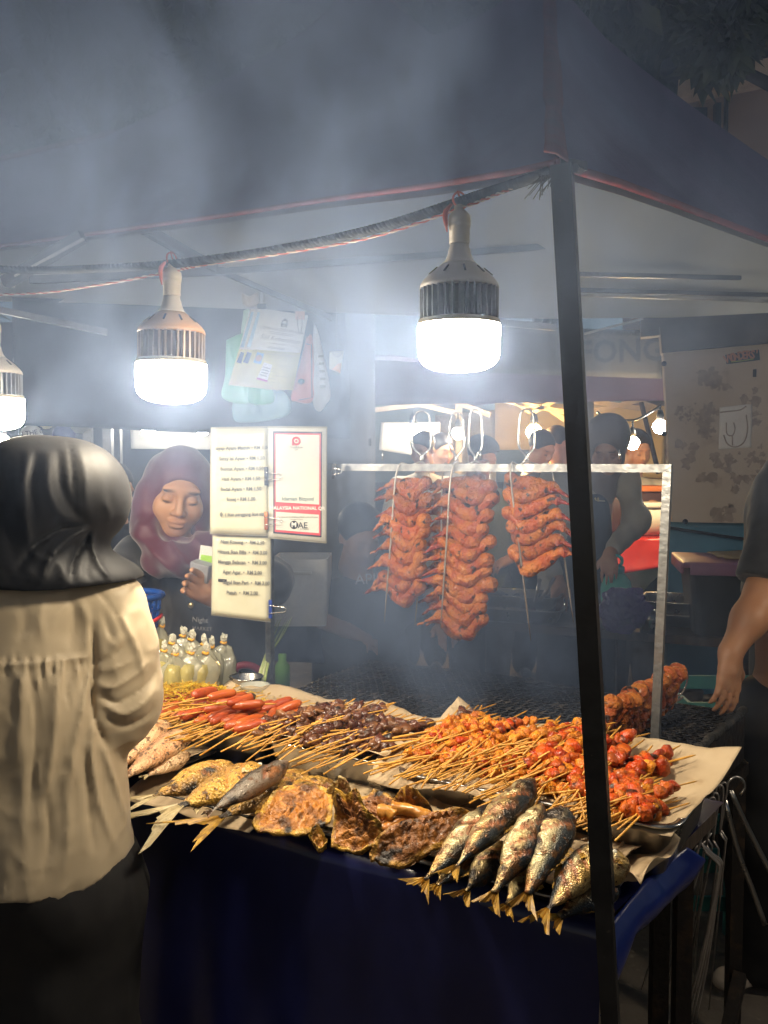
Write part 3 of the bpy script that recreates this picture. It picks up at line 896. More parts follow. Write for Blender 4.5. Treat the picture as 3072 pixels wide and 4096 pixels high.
# ================================================================== chicken wings on forks
m_wing = M('glazed_wing', (.30, .055, .010), (.40, .13, .018), 30, .45, .60, c3=(.022, .010, .007), sc3=50, lo3=.58, hi3=.65, rough=.40, rough2=.55, bump=.9, bsc=140, coat=.12, spec=.35, var=.22, attr='tint')
m_wingtip = M('dark_wing_tip', (.26, .045, .016), (.12, .03, .015), 30, rough=.34, coat=.3, bump=.2, bsc=120)
def wing_mesh(seed, s=1.0):
    g = np.random.default_rng(seed)
    j = lambda a=.004: g.normal(size=3) * a
    tip = np.array([-.118, -.012, -.010]) + j(.008); wr = np.array([-.062, 0, .014]) + j(); mid = np.array([-.022, .0, -.004]) + j(.003)
    el = np.array([.022, 0, -.024]) + j(); sh = np.array([.064, .004, .012]) + j(.005)
    th = np.array([-.078, -.020, .000]) + j(.004)
    pr = [('c', tip, wr, .0035, .0085), ('c', wr + [-.004, 0, 0], th, .007, .004), ('c', wr, mid, .011, .0165), ('c', mid, el, .017, .0165), ('c', el, sh, .0165, .0150),
          ('e', sh + [.004, 0, .004], (.017, .015, .016)), ('e', (wr + sh) / 2 + [0, .006, .003], (.062, .006, .016)), ('e', el + [-.012, -.006, 0], (.03, .012, .012))]
    v, f = sdf_mesh(pr, .014, .0042, lambda P: .0020 * fbm(P, 60, seed, 3) + .0016 * fbm(P, 170, seed + 9, 2))
    # the crease between the two bones
    c = np.tile(V3_(.32, .062, .010), (len(v), 1))
    tipw = np.clip((-.055 - v[:, 0]) / .03, 0, 1)[:, None]
    c = c * (1 - tipw) + V3_(.22, .025, .012) * tipw
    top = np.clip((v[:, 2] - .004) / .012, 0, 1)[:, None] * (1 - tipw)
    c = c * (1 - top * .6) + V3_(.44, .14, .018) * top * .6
    kn = np.exp(-(np.linalg.norm(v - el, axis=1) / .017) ** 2)[:, None] * .55 + np.exp(-(np.linalg.norm(v - sh, axis=1) / .014) ** 2)[:, None] * .5
    c = c * (1 - kn) + V3_(.09, .03, .014) * kn
    return v * s, f, c
def V3_(*a): return np.array(a, float)
WINGS = []
for q in range(8):
    v, f, c = wing_mesh(40 + q); WINGS.append(mesh('chicken_wing', (v, f), True, {'tint': c}))
WINGS_R = []
for q in range(4):
    v, f, c = wing_mesh(60 + q)
    WINGS_R.append(mesh('chicken_wing', (v * np.array([-1, 1, 1]), [tuple(reversed(p)) for p in f]), True, {'tint': c}))
def fork(label, prongs, loop, rows, flip=False, back=0.0, dx=0.0, n0=0, sx=.88):
    # prongs: two ((u,v) under the beam, (u,v) at the point); loop: (u centre, top v, half width px)
    bc = beam_at((prongs[0][0][0] + prongs[1][0][0]) / 2)
    d = bc.y
    out = Vector((-nrm.y, nrm.x, 0))
    off = Vector((0, 0, 0)) + out * back
    t = thing('wing_skewer', label, 'grilled wings', tuple(bc + Vector((0, 0, ZB)) + off), 'forks of chicken wings hanging from the frame')
    def Q(u, v): return AD(u, v, d) + off
    lu, lt, lw = loop
    b0 = Vector((0, 0, 0))
    lp = spline([Q(lu - 3, 1842), Q(lu - 4, 1820), Q(lu - lw, 1785), Q(lu - lw * .95, lt + 60), Q(lu - lw * .72, lt + 14), Q(lu, lt), Q(lu + lw * .72, lt + 14), Q(lu + lw * .95, lt + 60), Q(lu + lw, 1785), Q(lu + 6, 1820), Q(lu + 5, 1842)], 50)
    fw = out * -.012 if back == 0 else Vector((0, 0, 0))
    for (a, b_) in prongs:
        pts = [Q(lu, 1845), Q((lu + a[0]) / 2, 1862), Q(a[0], 1878), Q((a[0] + b_[0]) / 2 + 2, (a[1] + b_[1]) / 2), Q(*b_)]
        pts = [p + out * .014 for p in pts[:2]] + [pts[2] + out * .006] + pts[3:]
        world_part('prong', tube(spline(pts, 16), np.r_[np.full(14, .0022), .0016, .0006], 7), m_steel_dull, t)
    world_part('loop_handle', tube(np.array(lp) + np.array(out * .014), .0026, 8), m_clip, t)
    for i, v in enumerate(rows):
        (a0, b0_), (a1, b1_) = prongs
        k = (v - a0[1]) / (b0_[1] - a0[1])
        uc = (a0[0] + (b0_[0] - a0[0]) * k + a1[0] + (b1_[0] - a1[0]) * k) / 2
        c = Q(uc + dx, v + 22) - t.location
        rz = THX + R(rnd.uniform(-9, 9)); rx = R(rnd.uniform(-14, 4)); ry = R(rnd.uniform(-7, 7))
        me = (WINGS_R if flip else WINGS)[(i + n0) % (4 if flip else 8)]
        s = rnd.uniform(.88, 1.10) * d / 2.13
        put('wing', me, m_wing, t, tuple(c), (rx, ry, rz), (s * sx, s * 1.05, s * .92))
    return t
S1 = [1924, 1984, 2034, 2078, 2126, 2176, 2232, 2294, 2336]
S2 = [1938, 2001, 2056, 2113, 2168, 2222, 2272, 2326, 2372, 2424, 2468]
S3 = [1940, 1991, 2050, 2104, 2158, 2212]
fork('fork of nine glazed chicken wings, leftmost on the frame in the smoke', (((1583, 1878), (1537, 2490)), ((1712, 1878), (1659, 2506))), (1676, 1643, 36), S1, dx=-6, sx=.70)
fork('fork of wings mostly hidden behind the longest fork', (((1729, 1878), (1720, 2480)), ((1860, 1878), (1830, 2500))), (1779, 1646, 30), [1930, 2000, 2056, 2110, 2166, 2220, 2276, 2330, 2390, 2440, 2490], back=.05, n0=2, dx=2, sx=.75)
fork('longest fork with eleven dark glazed wings at the middle of the frame', (((1803, 1878), (1762, 2517)), ((1957, 1878), (1911, 2544))), (1892, 1635, 26), S2, n0=3)
fork('fork of six wings with tips pointing right, beside the black post', (((2036, 1878), (2123, 2563)), ((2203, 1878), (2294, 2490))), (2097, 1635, 31), S3, flip=True, dx=-6)
for u in (1531, 1922, 2478):
    p = beam_at(u)
    world_part('peg', tube([AD(u, 1842, p.y + .004), AD(u, 1800, p.y + .004)], .0032, 8), m_clip, fra)
# fork lying on the grill
p0, p1 = AZ(2425, 2945, .892), AZ(2680, 2795, .925)
t = thing('wing_skewer', 'fork of glossy wings lying on the grill behind the steel post', 'grilled wings', tuple(p0))
ax = (p1 - p0).normalized()
for i in range(12):
    c = p0.lerp(p1, i / 11) - p0
    xw = Vector((.10, -.30, .95)); xw = (xw - ax * xw.dot(ax)).normalized()
    zw = ax.copy(); yw = zw.cross(xw)
    m3 = Matrix((xw, yw, zw)).transposed() @ Matrix.Rotation(R(rnd.uniform(-10, 10)), 3, 'Z')
    put('wing', WINGS[i % 8], m_wing, t, tuple(c + Vector((0, 0, .022))), m3.to_euler(), (.80, 1.2, .9))
for dz in (-.035, .04):
    world_part('prong', tube([p0 - ax * .03 + Vector((.0, -.01, dz + .02)), p1 + ax * .06 + Vector((0, 0, dz + .02))], .003, 7), m_steel_dull, t)
world_part('loop_handle', tube(spline([AD(2672, 2722, 2.1), AD(2712, 2692, 2.1), AD(2744, 2690, 2.1), AD(2750, 2720, 2.1), AD(2730, 2770, 2.1), AD(2690, 2800, 2.1)], 24), .0024, 7), m_clip, t)

# ================================================================== signs and clips
m_sheet = M('laminated_sheet', (.60, .58, .43), (.54, .52, .37), 14, .4, .65, rough=.25, bump=.04, bsc=30, coat=.3)
m_qrpaper = M('white_laminated_sheet', (.64, .63, .55), (.60, .59, .51), 8, rough=.25, coat=.3)
m_lam = M('laminate_edge', (.62, .60, .48), rough=.2, alpha=.55)
def board(name, label, TL, TR, BR, BL, mat, cat='sign', amp=.002, seed=0, group=None):
    ctr = (TL + TR + BR + BL) / 4
    t = thing(name, label, cat, tuple(ctr), group)
    grow = lambda p: p + (p - ctr) * .035
    world_part('laminate', quadsheet(*[grow(q) + Vector((0, .0015, 0)) for q in (TL, TR, BR, BL)], 8, 12, .0006, amp, 9, seed), m_lam, t)
    world_part('sheet', quadsheet(TL, TR, BR, BL, 10, 16, .0008, amp, 9, seed), mat, t)
    X, Y = (TR - TL).normalized(), (TL - BL).normalized()
    nz = X.cross(Y).normalized()
    def at(a, b, lift=.004):
        return TL.lerp(TR, a).lerp(BL.lerp(BR, a), b) + nz * lift
    return t, at, X, Y
D1 = 2.262
sg, at, X, Y = board('price_list', 'upper cream price list with seven lines of dishes', AD(846, 1716, D1), AD(1072, 1712, D1), AD(1078, 2138, D1), AD(843, 2130, D1), m_sheet, 'sign', .0015, 1, 'price lists on the frame')
L1 = ['Sayap Ayam Maduh \u2022 RM 3.00', 'Satay Isi Ayam \u2022 RM 1.50', 'Buntut Ayam \u2022 RM 1.50', 'Hati Ayam \u2022 RM 1.50', 'Bedal Ayam \u2022 RM 1.50', 'Sosej \u2022 RM 1.00']
for q, (w, y) in enumerate(zip(L1, (.185, .285, .382, .478, .575, .672))):
    text('price_line', w, .0132, m_ink_grey, sg, at(.52 + .02 * (q < 3), y), X, Y, bold=.00035, sx=.86)
text('price_line', '\u2666 ( ikan panggang ikut size )', .0128, m_ink_grey, sg, at(.56, .815), X, Y, bold=.0003, sx=.82)
D2 = 2.276
sg, at, X, Y = board('price_list', 'lower cream price list hanging below the first, with a blacked out word', AD(853, 2146, D2), AD(1080, 2152, D2), AD(1080, 2484, D2), AD(848, 2456, D2), m_sheet, 'sign', .0015, 5, 'price lists on the frame')
L2 = ['Nasi Kosong  \u2022  RM 2.50', 'Hinava Ikan Bilis  \u2022  RM 3.00', 'Mangga Belacan  \u2022  RM 3.00', 'Agar Agar  \u2022  RM 2.00', 'Sagol Ikan Pari  \u2022  RM 3.00', 'Putuh  \u2022  RM 2.00']
for q, (w, y) in enumerate(zip(L2, (.06, .185, .31, .435, .56, .69))):
    text('price_line', w, .0132, m_ink_grey, sg, at(.52 + (.07 if q == 4 else 0), y), X, Y, bold=.00035, sx=.84)
world_part('blacked_out_word', quadsheet(at(.10, .535, .003), at(.25, .535, .003), at(.25, .575, .003), at(.10, .575, .003)), m_ink, sg)
D3 = 2.245
sg, at, X, Y = board('payment_sign', 'white and red payment sign clipped beside the price lists', AD(1074, 1712, D3), AD(1305, 1714, D3), AD(1302, 2166, D3), AD(1076, 2146, D3), m_qrpaper, 'sign', .0012, 7)
def rect(name, a0, b0, a1, b1, mat, lift, r=None):
    return world_part(name, quadsheet(at(a0, b0, lift), at(a1, b0, lift), at(a1, b1, lift), at(a0, b1, lift), 2, 2, .0003), mat, sg, smooth=False)
m_navyink = M('navy_ink', (.03, .03, .06), rough=.5)
m_pale = M('pale_print', (.64, .63, .56), rough=.4)
rect('black_border', .08, .03, .93, .965, m_navyink, .0028)
rect('red_border', .105, .045, .91, .95, m_ink_red, .0034)
rect('upper_panel', .125, .058, .885, .675, m_pale, .0040)
rect('lower_panel', .125, .765, .885, .93, m_pale, .0040)
O = at(.485, .115, .0047)
ringp = [O + X * (.0085 * math.cos(a)) + Y * (.0085 * math.sin(a)) for a in np.linspace(0, 2 * math.pi, 25)]
world_part('payment_logo', join(tube(ringp, .0028, 6, flat=.3), tube([O + X * -.0085, O + X * -.0085 - Y * .011], .0028, 6), xf(lathe([(.003, 0), (.003, .0006)], 12), tuple(O), basis(X, Y, X.cross(Y)))), m_ink_red, sg)
text('logo_name', 'DuitNow', .0085, m_ink, sg, at(.485, .172, .0047), X, Y)
text('logo_name', 'QR', .006, m_ink, sg, at(.485, .193, .0047), X, Y)
text('shop_name', 'Idaman Bizpod', .0135, M('teal_ink', (.06, .14, .16), rough=.5), sg, at(.51, .635, .0047), X, Y, bold=.0001)
text('banner_line', 'MALAYSIA NATIONAL QR', .0118, m_ink_white, sg, at(.505, .72, .0042), X, Y, bold=.0003)
text('small_print', 'Accepted by participating Banks and e-Wallets', .0054, m_ink_grey, sg, at(.51, .80, .0047), X, Y)
text('small_print', 'Merchant Partner', .0046, m_ink_grey, sg, at(.49, .822, .0047), X, Y)
text('bank_logo', 'AE', .021, m_ink, sg, at(.60, .873, .0047), X, Y, bold=.0003)
O = at(.445, .873, .0046)
world_part('bank_badge', xf(lathe([(.0001, 0), (.0105, 0), (.0105, .0004), (.0001, .0004)], 24), tuple(O), basis(X, Y, X.cross(Y))), m_ink, sg)
text('bank_logo', 'M', .0165, m_ink_white, sg, O + X.cross(Y) * .0012, X, Y, bold=.0006)
text('small_print', 'by Maybank', .0046, m_ink_grey, sg, at(.63, .903, .0047), X, Y)
m_clip_blue = M('clip_blue', (.02, .05, .26), rough=.35)
m_clip_copper = M('clip_copper', (.45, .14, .05), metal=.6, rough=.35)
def clip(u, v, d, hpx, mat, label, wire=1, rotz=0):
    c = AD(u, v, d); h = hpx * d / FPX
    t = thing('binder_clip', label, 'binder clip', tuple(c), 'binder clips on the signs')
    world_part('clip_body', rbox(tuple(c), (.0085, .012, h), .001), mat, t)
    for k in (.22, -.22):
        a = c + Vector((-.003, -.008, h * k)); b = c + Vector((.036 * wire, -.011, h * k * .55)); e = c + Vector((.040 * wire, -.011, h * k * .2))
        world_part('clip_handle', tube(spline([a, a.lerp(b, .6), b, e, e - Vector((0, 0, h * k * .5))], 12), .0011, 6), m_clip, t)
    return t
clip(1065, 1905, 2.238, 74, m_clip_black, 'black binder clip on the left edge of the payment sign')
clip(1065, 2083, 2.238, 72, m_clip_copper, 'copper binder clip low on the left edge of the payment sign')
t = clip(1082, 2436, 2.262, 74, m_clip_blue, 'blue binder clip at the foot of the lower price list')
t = clip(1335, 1885, 2.24, 60, m_clip_black, 'black binder clip on the left end of the steel beam', .5)
# ================================================================== satay skewers
m_orange = M('orange_satay', (.50, .125, .006), (.60, .22, .008), 60, .42, .60, c3=(.06, .016, .005), sc3=70, lo3=.55, hi3=.66, rough=.42, bump=.9, bsc=160, coat=.12, var=.28)
m_orange2 = M('yellow_satay', (.58, .21, .010), (.46, .11, .008), 60, .42, .60, c3=(.08, .025, .006), sc3=70, lo3=.58, hi3=.68, rough=.42, bump=.9, bsc=160, coat=.12, var=.24)
m_red = M('red_glazed_meat', (.36, .034, .004), (.46, .095, .006), 44, .42, .62, c3=(.030, .010, .006), sc3=40, lo3=.56, hi3=.65, rough=.32, rough2=.46, bump=.7, bsc=120, coat=.15, spec=.4, var=.26)
m_dark = M('dark_giblet', (.075, .022, .012), (.14, .055, .022), 40, .42, .62, c3=(.012, .008, .007), sc3=40, lo3=.52, hi3=.66, rough=.24, rough2=.4, bump=.5, bsc=110, coat=.35, var=.3)
m_brown = M('brown_giblet', (.20, .085, .03), (.11, .04, .018), 44, .42, .62, c3=(.03, .012, .008), sc3=40, lo3=.6, hi3=.7, rough=.3, bump=.5, bsc=110, coat=.3, var=.25)
m_saus = M('sausage_skin', (.38, .070, .012), (.30, .042, .010), 22, c3=(.07, .018, .01), sc3=30, lo3=.60, hi3=.72, rough=.46, bump=.4, bsc=60, coat=.2, var=.15)
m_saus2 = M('pale_sausage_skin', (.46, .11, .022), (.38, .07, .014), 18, c3=(.12, .03, .01), sc3=26, lo3=.64, hi3=.74, rough=.34, bump=.12, bsc=60, coat=.2, var=.12)
m_char = M('charred', (.018, .014, .012), (.05, .025, .015), 40, rough=.6, bump=.8, bsc=120)
def chunk(r, seed, amp=.5, sc=1.25):
    v, f = blob((1, 1, 1), 3 if False else 2, amp, sc, seed, 2)
    g = np.random.default_rng(seed)
    cut = g.normal(size=(4, 3)); cut /= np.linalg.norm(cut, axis=1)[:, None]      # torn and cut faces
    for n in cut:
        k = np.clip(v @ n - .62, 0, 9)[:, None]
        v = v - n * k * .8
    v = v + .10 * fbm(v, 3.2, seed + 3, 2)[:, None] * v
    return v * np.array(r) * (.85 + .3 * g.random(3)), f
CH = [mesh('meat', chunk((.0120, .0098, .0090), 100 + q)) for q in range(14)]
CHR = [mesh('meat', chunk((.0150, .0132, .0120), 200 + q, .42, 1.1)) for q in range(12)]
CHB = [mesh('meat', blob((.0125, .0120, .0115), 2, .10, 1.0, 220 + q, 2)) for q in range(3)]
CHD = [mesh('giblet', chunk((.0130, .0112, .0090), 300 + q, .55, 1.4)) for q in range(10)]
LEAFM = [mesh('liver', blob((.017, .013, .006), 2, .5, 1.7, 400 + q, 3)) for q in range(4)]
STICK = mesh('bamboo_stick', tube([(0, 0, 0), (.20, 0, 0), (.208, 0, 0)], [.0016, .0015, .0004], 6))
def saus_mesh(seed, L=.082):
    g = np.random.default_rng(seed)
    x = np.linspace(0, 1, 14)
    r = .0098 * (1 - np.abs(2 * x - 1) ** 5) ** .5 + .0008
    r *= 1 + .05 * np.sin(x * 9 + seed)
    p = np.stack([x * L, .004 * np.sin(x * 3 + seed), .0015 * np.sin(x * 5)], 1)
    return tube(p, r, 12)
SAUS = [mesh('sausage', saus_mesh(q)) for q in range(5)]
SAUSB = []
for q in range(3):
    me = mesh('sausage', saus_mesh(10 + q)); me.materials.append(m_saus); me.materials.append(m_char)
    for p in me.polygons:
        if me.vertices[p.vertices[0]].co.x > .068: p.material_index = 1
    SAUSB.append(me)
def skewer(label, group, kind, pos, yaw, pitch, roll, n=4, mat=None, m0=.105):
    t = thing('satay_skewer', label, 'skewer', tuple(pos), group, Euler((roll, -pitch, yaw), 'XYZ'))
    put('stick', STICK, m_bamboo, t, scale=(1, rnd.uniform(.9, 1.2), rnd.uniform(.9, 1.2)))
    if kind == 'sausage':
        me = rnd.choice(SAUS) if rnd.random() < .72 else rnd.choice(SAUSB)
        s = rnd.uniform(.85, 1.12)
        put('sausage', me, mat, t, (m0 + .002, 0, 0), (rnd.uniform(0, 6.28), 0, 0), (s, s, s))
        return t
    x = m0
    for q in range(n):
        lib = {'orange': CH, 'red': CHR, 'ball': CHB, 'dark': CHD if rnd.random() < .75 else LEAFM}[kind]
        me = rnd.choice(lib)
        s = rnd.uniform(.85, 1.2)
        put('meat', me, mat, t, (x + .008, rnd.uniform(-.002, .002), rnd.uniform(-.002, .002)), (rnd.uniform(0, 6.28), rnd.uniform(-.5, .5), rnd.uniform(-.5, .5)), (s, s, s))
        x += {'orange': .0155, 'red': .021, 'ball': .021, 'dark': .0175}[kind] * s
    return t
YB = math.atan2(SB.y, SB.x)             # into the stall
def pile(n, s0, s1, t0, t1, zb, hmax, kind, mats, label, group, yaw_off, yaw_j, prof, nn=(3, 5), pitch=(2, 10), lead=.115, m0=.105):
    spots = []
    for i in range(n):
        s = s0 + (s1 - s0) * ((i * .6180339) % 1.0)
        lay = (i + .5) / n
        tt = t0 + (t1 - t0) * rnd.random()
        hh = prof((s - s0) / (s1 - s0), (tt - t0) / (t1 - t0)) * hmax
        z = zb + .009 + hh * (1 - (1 - lay) ** 1.6 if lay < .5 else .4 + .6 * lay)
        spots.append((s, tt, z))
    for i, (s, tt, z) in enumerate(spots):
        mt = rnd.choice(mats)
        hue = {m_orange: 'orange', m_orange2: 'yellowish', m_red: 'red', m_dark: 'blackish', m_brown: 'brown', m_saus: 'dark orange', m_saus2: 'pale orange'}[mt]
        a = (s - s0) / (s1 - s0)
        zone = 'right end' if a < .25 else 'right half' if a < .5 else 'left half' if a < .75 else 'left end'
        lay = 'upper layer' if i > .6 * n else 'middle layer' if i > .3 * n else 'bottom layer'
        depth = 'front' if tt < (t0 + t1) / 2 else 'back'
        lab = label if n < 12 else '%s %s, %s, %s side of the %s' % (hue, label, lay, depth, zone)
        yaw = YB + R(yaw_off + rnd.gauss(0, yaw_j))
        pt = R(rnd.uniform(*pitch))
        c = ST(s, tt, z)
        d = Vector((math.cos(yaw) * math.cos(pt), math.sin(yaw) * math.cos(pt), math.sin(pt)))
        pos = c - d * (lead + .03)
        skewer(lab, group, kind, pos, yaw, pt, rnd.uniform(-.3, .3), rnd.randint(*nn), mt, m0)
bump_ = lambda a, b: (.25 + .75 * min(1, b * 1.6)) * (.45 + .55 * math.sin(math.pi * min(1, max(0, .12 + a * .82))))
pile(150, .150, .440, .21, .39, ZR + .002, .062, 'orange', [m_orange, m_orange, m_orange, m_orange2, m_orange2, m_red], 'chicken satay left of the post', 'orange satay in the paper lined tray', -14, 17, lambda a, b: (.3 + .7 * min(1, b * 1.5)) * (1 - .35 * a), (3, 5))
pile(78, .01, .20, .20, .385, ZR + .000, .064, 'red', [m_red, m_red, m_red, m_orange], 'glossy tail skewer by the black post', 'red skewers in the paper lined tray', -14, 17, lambda a, b: (.35 + .65 * min(1, b * 1.5)) * (.45 + .55 * a), (2, 3))
pile(20, -.030, .05, .170, .26, ZR - .004, .034, 'red', [m_red], 'glossy skewer beside bare paper', 'red skewers at the right end of the tray', -16, 14, lambda a, b: .4 + .5 * b, (2, 3), (-3, 4))
pile(7, .15, .25, .205, .25, ZR + .006, .02, 'ball', [m_orange], 'round orange egg ball skewer at the front of the satay pile', 'egg ball skewers at the tray front', 10, 14, lambda a, b: b, (2, 2))
pile(72, .485, .780, .185, .345, ZR + .003, .038, 'dark', [m_dark, m_dark, m_brown], 'giblet skewer in the middle tray', 'dark giblet skewers in the middle tray', -10, 15, bump_, (3, 4))
pile(4, .455, .475, .42, .50, ZR + .012, .02, 'dark', [m_brown, m_orange], 'brown skewer leaning between the giblets and the orange satay', 'skewers between the two trays', 10, 12, lambda a, b: .5 + b * .5, (2, 3))
pile(54, .80, 1.12, .175, .30, ZR + .000, .028, 'sausage', [m_saus, m_saus, m_saus2], 'sausage skewer in the left tray', 'sausages in the left tray', -8, 13, bump_, m0=.112)
for q, (u, v, u2, v2, z) in enumerate([(840, 2795, 985, 2772, .985), (915, 2812, 1055, 2790, .972), (930, 2828, 1045, 2832, .962), (780, 2795, 870, 2765, .968)]):
    a, b = AZ(u, v, z), AZ(u2, v2, z - .004)
    d = (b - a); yaw = math.atan2(d.y, d.x)
    skewer(['long orange sausage lying on top of the sausage pile', 'sausage with a burnt black tip on top of the pile', 'thick sausage with a scorched end below the burnt one', 'slim red sausage at the back left of the pile'][q], 'sausages in the left tray', 'sausage', a - d.normalized() * .114, yaw, -R(1), 0, 1, m_saus)

# ================================================================== whole grilled fish
def fishmat(name, belly, back, slash, char_hi, metal=.35, rough=.3, spk=90, lo=.56, hi=.66, rust=(.26, .10, .03), scales=420, bs=.35):
    m = bpy.data.materials.new(name); m.use_nodes = True
    nt = m.node_tree; b = nt.nodes['Principled BSDF']; N, Lk = nt.nodes.new, nt.links.new
    at = N('ShaderNodeAttribute'); at.attribute_name = 'zone'
    sp = N('ShaderNodeSeparateColor'); Lk(at.outputs['Color'], sp.inputs[0])
    tc = N('ShaderNodeTexCoord'); oi = N('ShaderNodeObjectInfo')
    rw = N('ShaderNodeMath'); rw.operation = 'MULTIPLY'; rw.inputs[1].default_value = 50; Lk(oi.outputs['Random'], rw.inputs[0])
    def noise(sc, det=4, st=(1, 1, 1)):
        mp = N('ShaderNodeMapping'); mp.inputs['Scale'].default_value = st; Lk(tc.outputs['Object'], mp.inputs[0])
        n = N('ShaderNodeTexNoise'); n.noise_dimensions = '4D'; n.inputs['Scale'].default_value = sc; n.inputs['Detail'].default_value = det
        Lk(mp.outputs[0], n.inputs['Vector']); Lk(rw.outputs[0], n.inputs['W']); return n.outputs[0]
    def rng(s, a, c):
        r = N('ShaderNodeMapRange'); r.inputs[1].default_value = a; r.inputs[2].default_value = c; Lk(s, r.inputs[0]); return r.outputs[0]
    def mix(f, A, B):
        x = N('ShaderNodeMix'); x.data_type = 'RGBA'; Lk(f, x.inputs[0])
        for q, s in ((A, x.inputs[6]), (B, x.inputs[7])):
            if isinstance(q, tuple): s.default_value = (*q, 1)
            else: Lk(q, s)
        return x.outputs[2]
    gold = mix(rng(noise(26, 5, (.35, 1, 1)), .42, .62), belly[0], belly[1])
    gold = mix(rng(noise(34, 5, (.5, 1, 1)), .55, .66), gold, rust)
    c = mix(sp.outputs[0], gold, back)
    c = mix(rng(noise(spk, 3, (1, 1, 1)), lo, hi), c, (.10, .045, .015))
    c = mix(rng(noise(240, 2, (.6, 1, 1)), .60, .68), c, (.05, .03, .015))
    ch = N('ShaderNodeMath'); ch.operation = 'ADD'; Lk(noise(17, 5), ch.inputs[0])
    c2 = N('ShaderNodeMath'); c2.operation = 'MULTIPLY'; c2.inputs[1].default_value = .16; Lk(sp.outputs[2], c2.inputs[0]); Lk(c2.outputs[0], ch.inputs[1])
    c = mix(rng(ch.outputs[0], char_hi, char_hi + .07), c, (.022, .016, .012))
    sl = mix(rng(noise(60), .4, .65), slash, (slash[0] * .35, slash[1] * .25, slash[2] * .3))
    c = mix(sp.outputs[1], c, sl)
    Lk(c, b.inputs['Base Color'])
    inv = N('ShaderNodeMath'); inv.operation = 'MULTIPLY_ADD'; inv.inputs[1].default_value = -metal; inv.inputs[2].default_value = metal; Lk(sp.outputs[1], inv.inputs[0]); Lk(inv.outputs[0], b.inputs['Metallic'])
    b.inputs['Roughness'].default_value = rough
    vo = N('ShaderNodeTexVoronoi'); vo.inputs['Scale'].default_value = scales; Lk(tc.outputs['Object'], vo.inputs['Vector'])
    mm = N('ShaderNodeMath'); mm.operation = 'ADD'; Lk(vo.outputs[0], mm.inputs[0]); Lk(noise(70, 4), mm.inputs[1])
    bp = N('ShaderNodeBump'); bp.inputs['Strength'].default_value = bs; bp.inputs['Distance'].default_value = .003
    Lk(mm.outputs[0], bp.inputs['Height']); Lk(bp.outputs[0], b.inputs['Normal'])
    return m
m_mack = fishmat('mackerel_skin', ((.40, .33, .18), (.36, .22, .065)), (.022, .027, .030), (.34, .11, .028), .53, .55, .30, 70, .52, .62, (.22, .08, .025))
m_gold = fishmat('golden_fish_skin', ((.54, .33, .07), (.46, .25, .04)), (.32, .17, .04), (.5, .2, .03), .565, .12, .40, 80, .565, .65, (.30, .12, .025), 210, .9)
m_slim = fishmat('dark_fish_skin', ((.16, .13, .10), (.20, .11, .06)), (.035, .03, .026), (.25, .09, .04), .60, .3, .36)
m_pale = fishmat('pale_fish_skin', ((.54, .35, .19), (.46, .23, .10)), (.34, .17, .08), (.55, .25, .1), .585, .05, .45, 70, .57, .63, (.36, .15, .05), 240, .7)
m_fin = M('yellow_fin', (.42, .24, .035), (.20, .11, .03), 60, rough=.45, stretch=(1, 8, 1), var=.15)
m_fin_pale = M('pale_fin', (.55, .45, .26), (.38, .30, .16), 60, rough=.45, stretch=(1, 8, 1))
m_eye = M('fish_eye', (.62, .60, .50), rough=.2)
def fish_shape(L, H, W, seed, slash=3, bend=0., headk=1.0):
    nr, ns = 46, 26
    x = np.linspace(0, 1, nr)
    prof = np.interp(x, [0, .04, .12, .25, .42, .6, .78, .92, 1], np.array([.10, .34, .68 * headk, .93, 1, .86, .52, .20, .15]))
    wid = np.interp(x, [0, .04, .12, .25, .42, .6, .78, .92, 1], [.16, .42, .78, .98, 1, .82, .48, .18, .10])
    a = np.linspace(0, 2 * math.pi, ns, endpoint=False)
    v = np.zeros((nr, ns, 3)); z = np.zeros((nr, ns, 4)); z[..., 3] = 1
    for i in range(nr):
        ca, sa = np.cos(a), np.sin(a)
        v[i, :, 0] = x[i] * L
        v[i, :, 1] = W / 2 * wid[i] * np.sign(sa) * np.abs(sa) ** .9
        v[i, :, 2] = H / 2 * prof[i] * ca
        z[i, :, 0] = np.clip((ca - .02) * 2.4, 0, 1)
    P = v.reshape(-1, 3)
    d = .05 * H * fbm(P, 1.6 / H, seed, 3)
    nv = np.stack([0 * P[:, 0], P[:, 1] / W ** 2, P[:, 2] / H ** 2], 1); nv /= np.linalg.norm(nv, axis=1)[:, None] + 1e-9
    X_ = P[:, 0] / L; Z_ = P[:, 2] / H
    Zn = z.reshape(-1, 4)
    for q in range(slash):                         # oblique knife cuts in the flank
        xc = .30 + .17 * q
        t = (X_ - xc) + .30 * (Z_ - .05)
        mk = np.exp(-(t / .020) ** 2) * (np.abs(Z_ - .02) < .33)
        d -= mk * .10 * W
        Zn[:, 1] = np.maximum(Zn[:, 1], np.clip(mk * 1.6 - .25, 0, 1))
    gill = np.exp(-((X_ - .215 + .25 * Z_ * Z_) / .012) ** 2)
    d -= gill * .06 * W
    Zn[:, 2] = np.clip(.6 - X_ * 2.5, 0, 1) + .5 * (X_ > .9)
    P = P + nv * d[:, None]
    P[:, 2] += bend * np.sin(math.pi * P[:, 0] / L) * H
    f = []
    for i in range(nr - 1):
        for j in range(ns):
            k = (j + 1) % ns
            f.append((i * ns + j, i * ns + k, (i + 1) * ns + k, (i + 1) * ns + j))
    f.append(tuple(range(ns - 1, -1, -1))); f.append(tuple((nr - 1) * ns + j for j in range(ns)))
    return (P, f), Zn
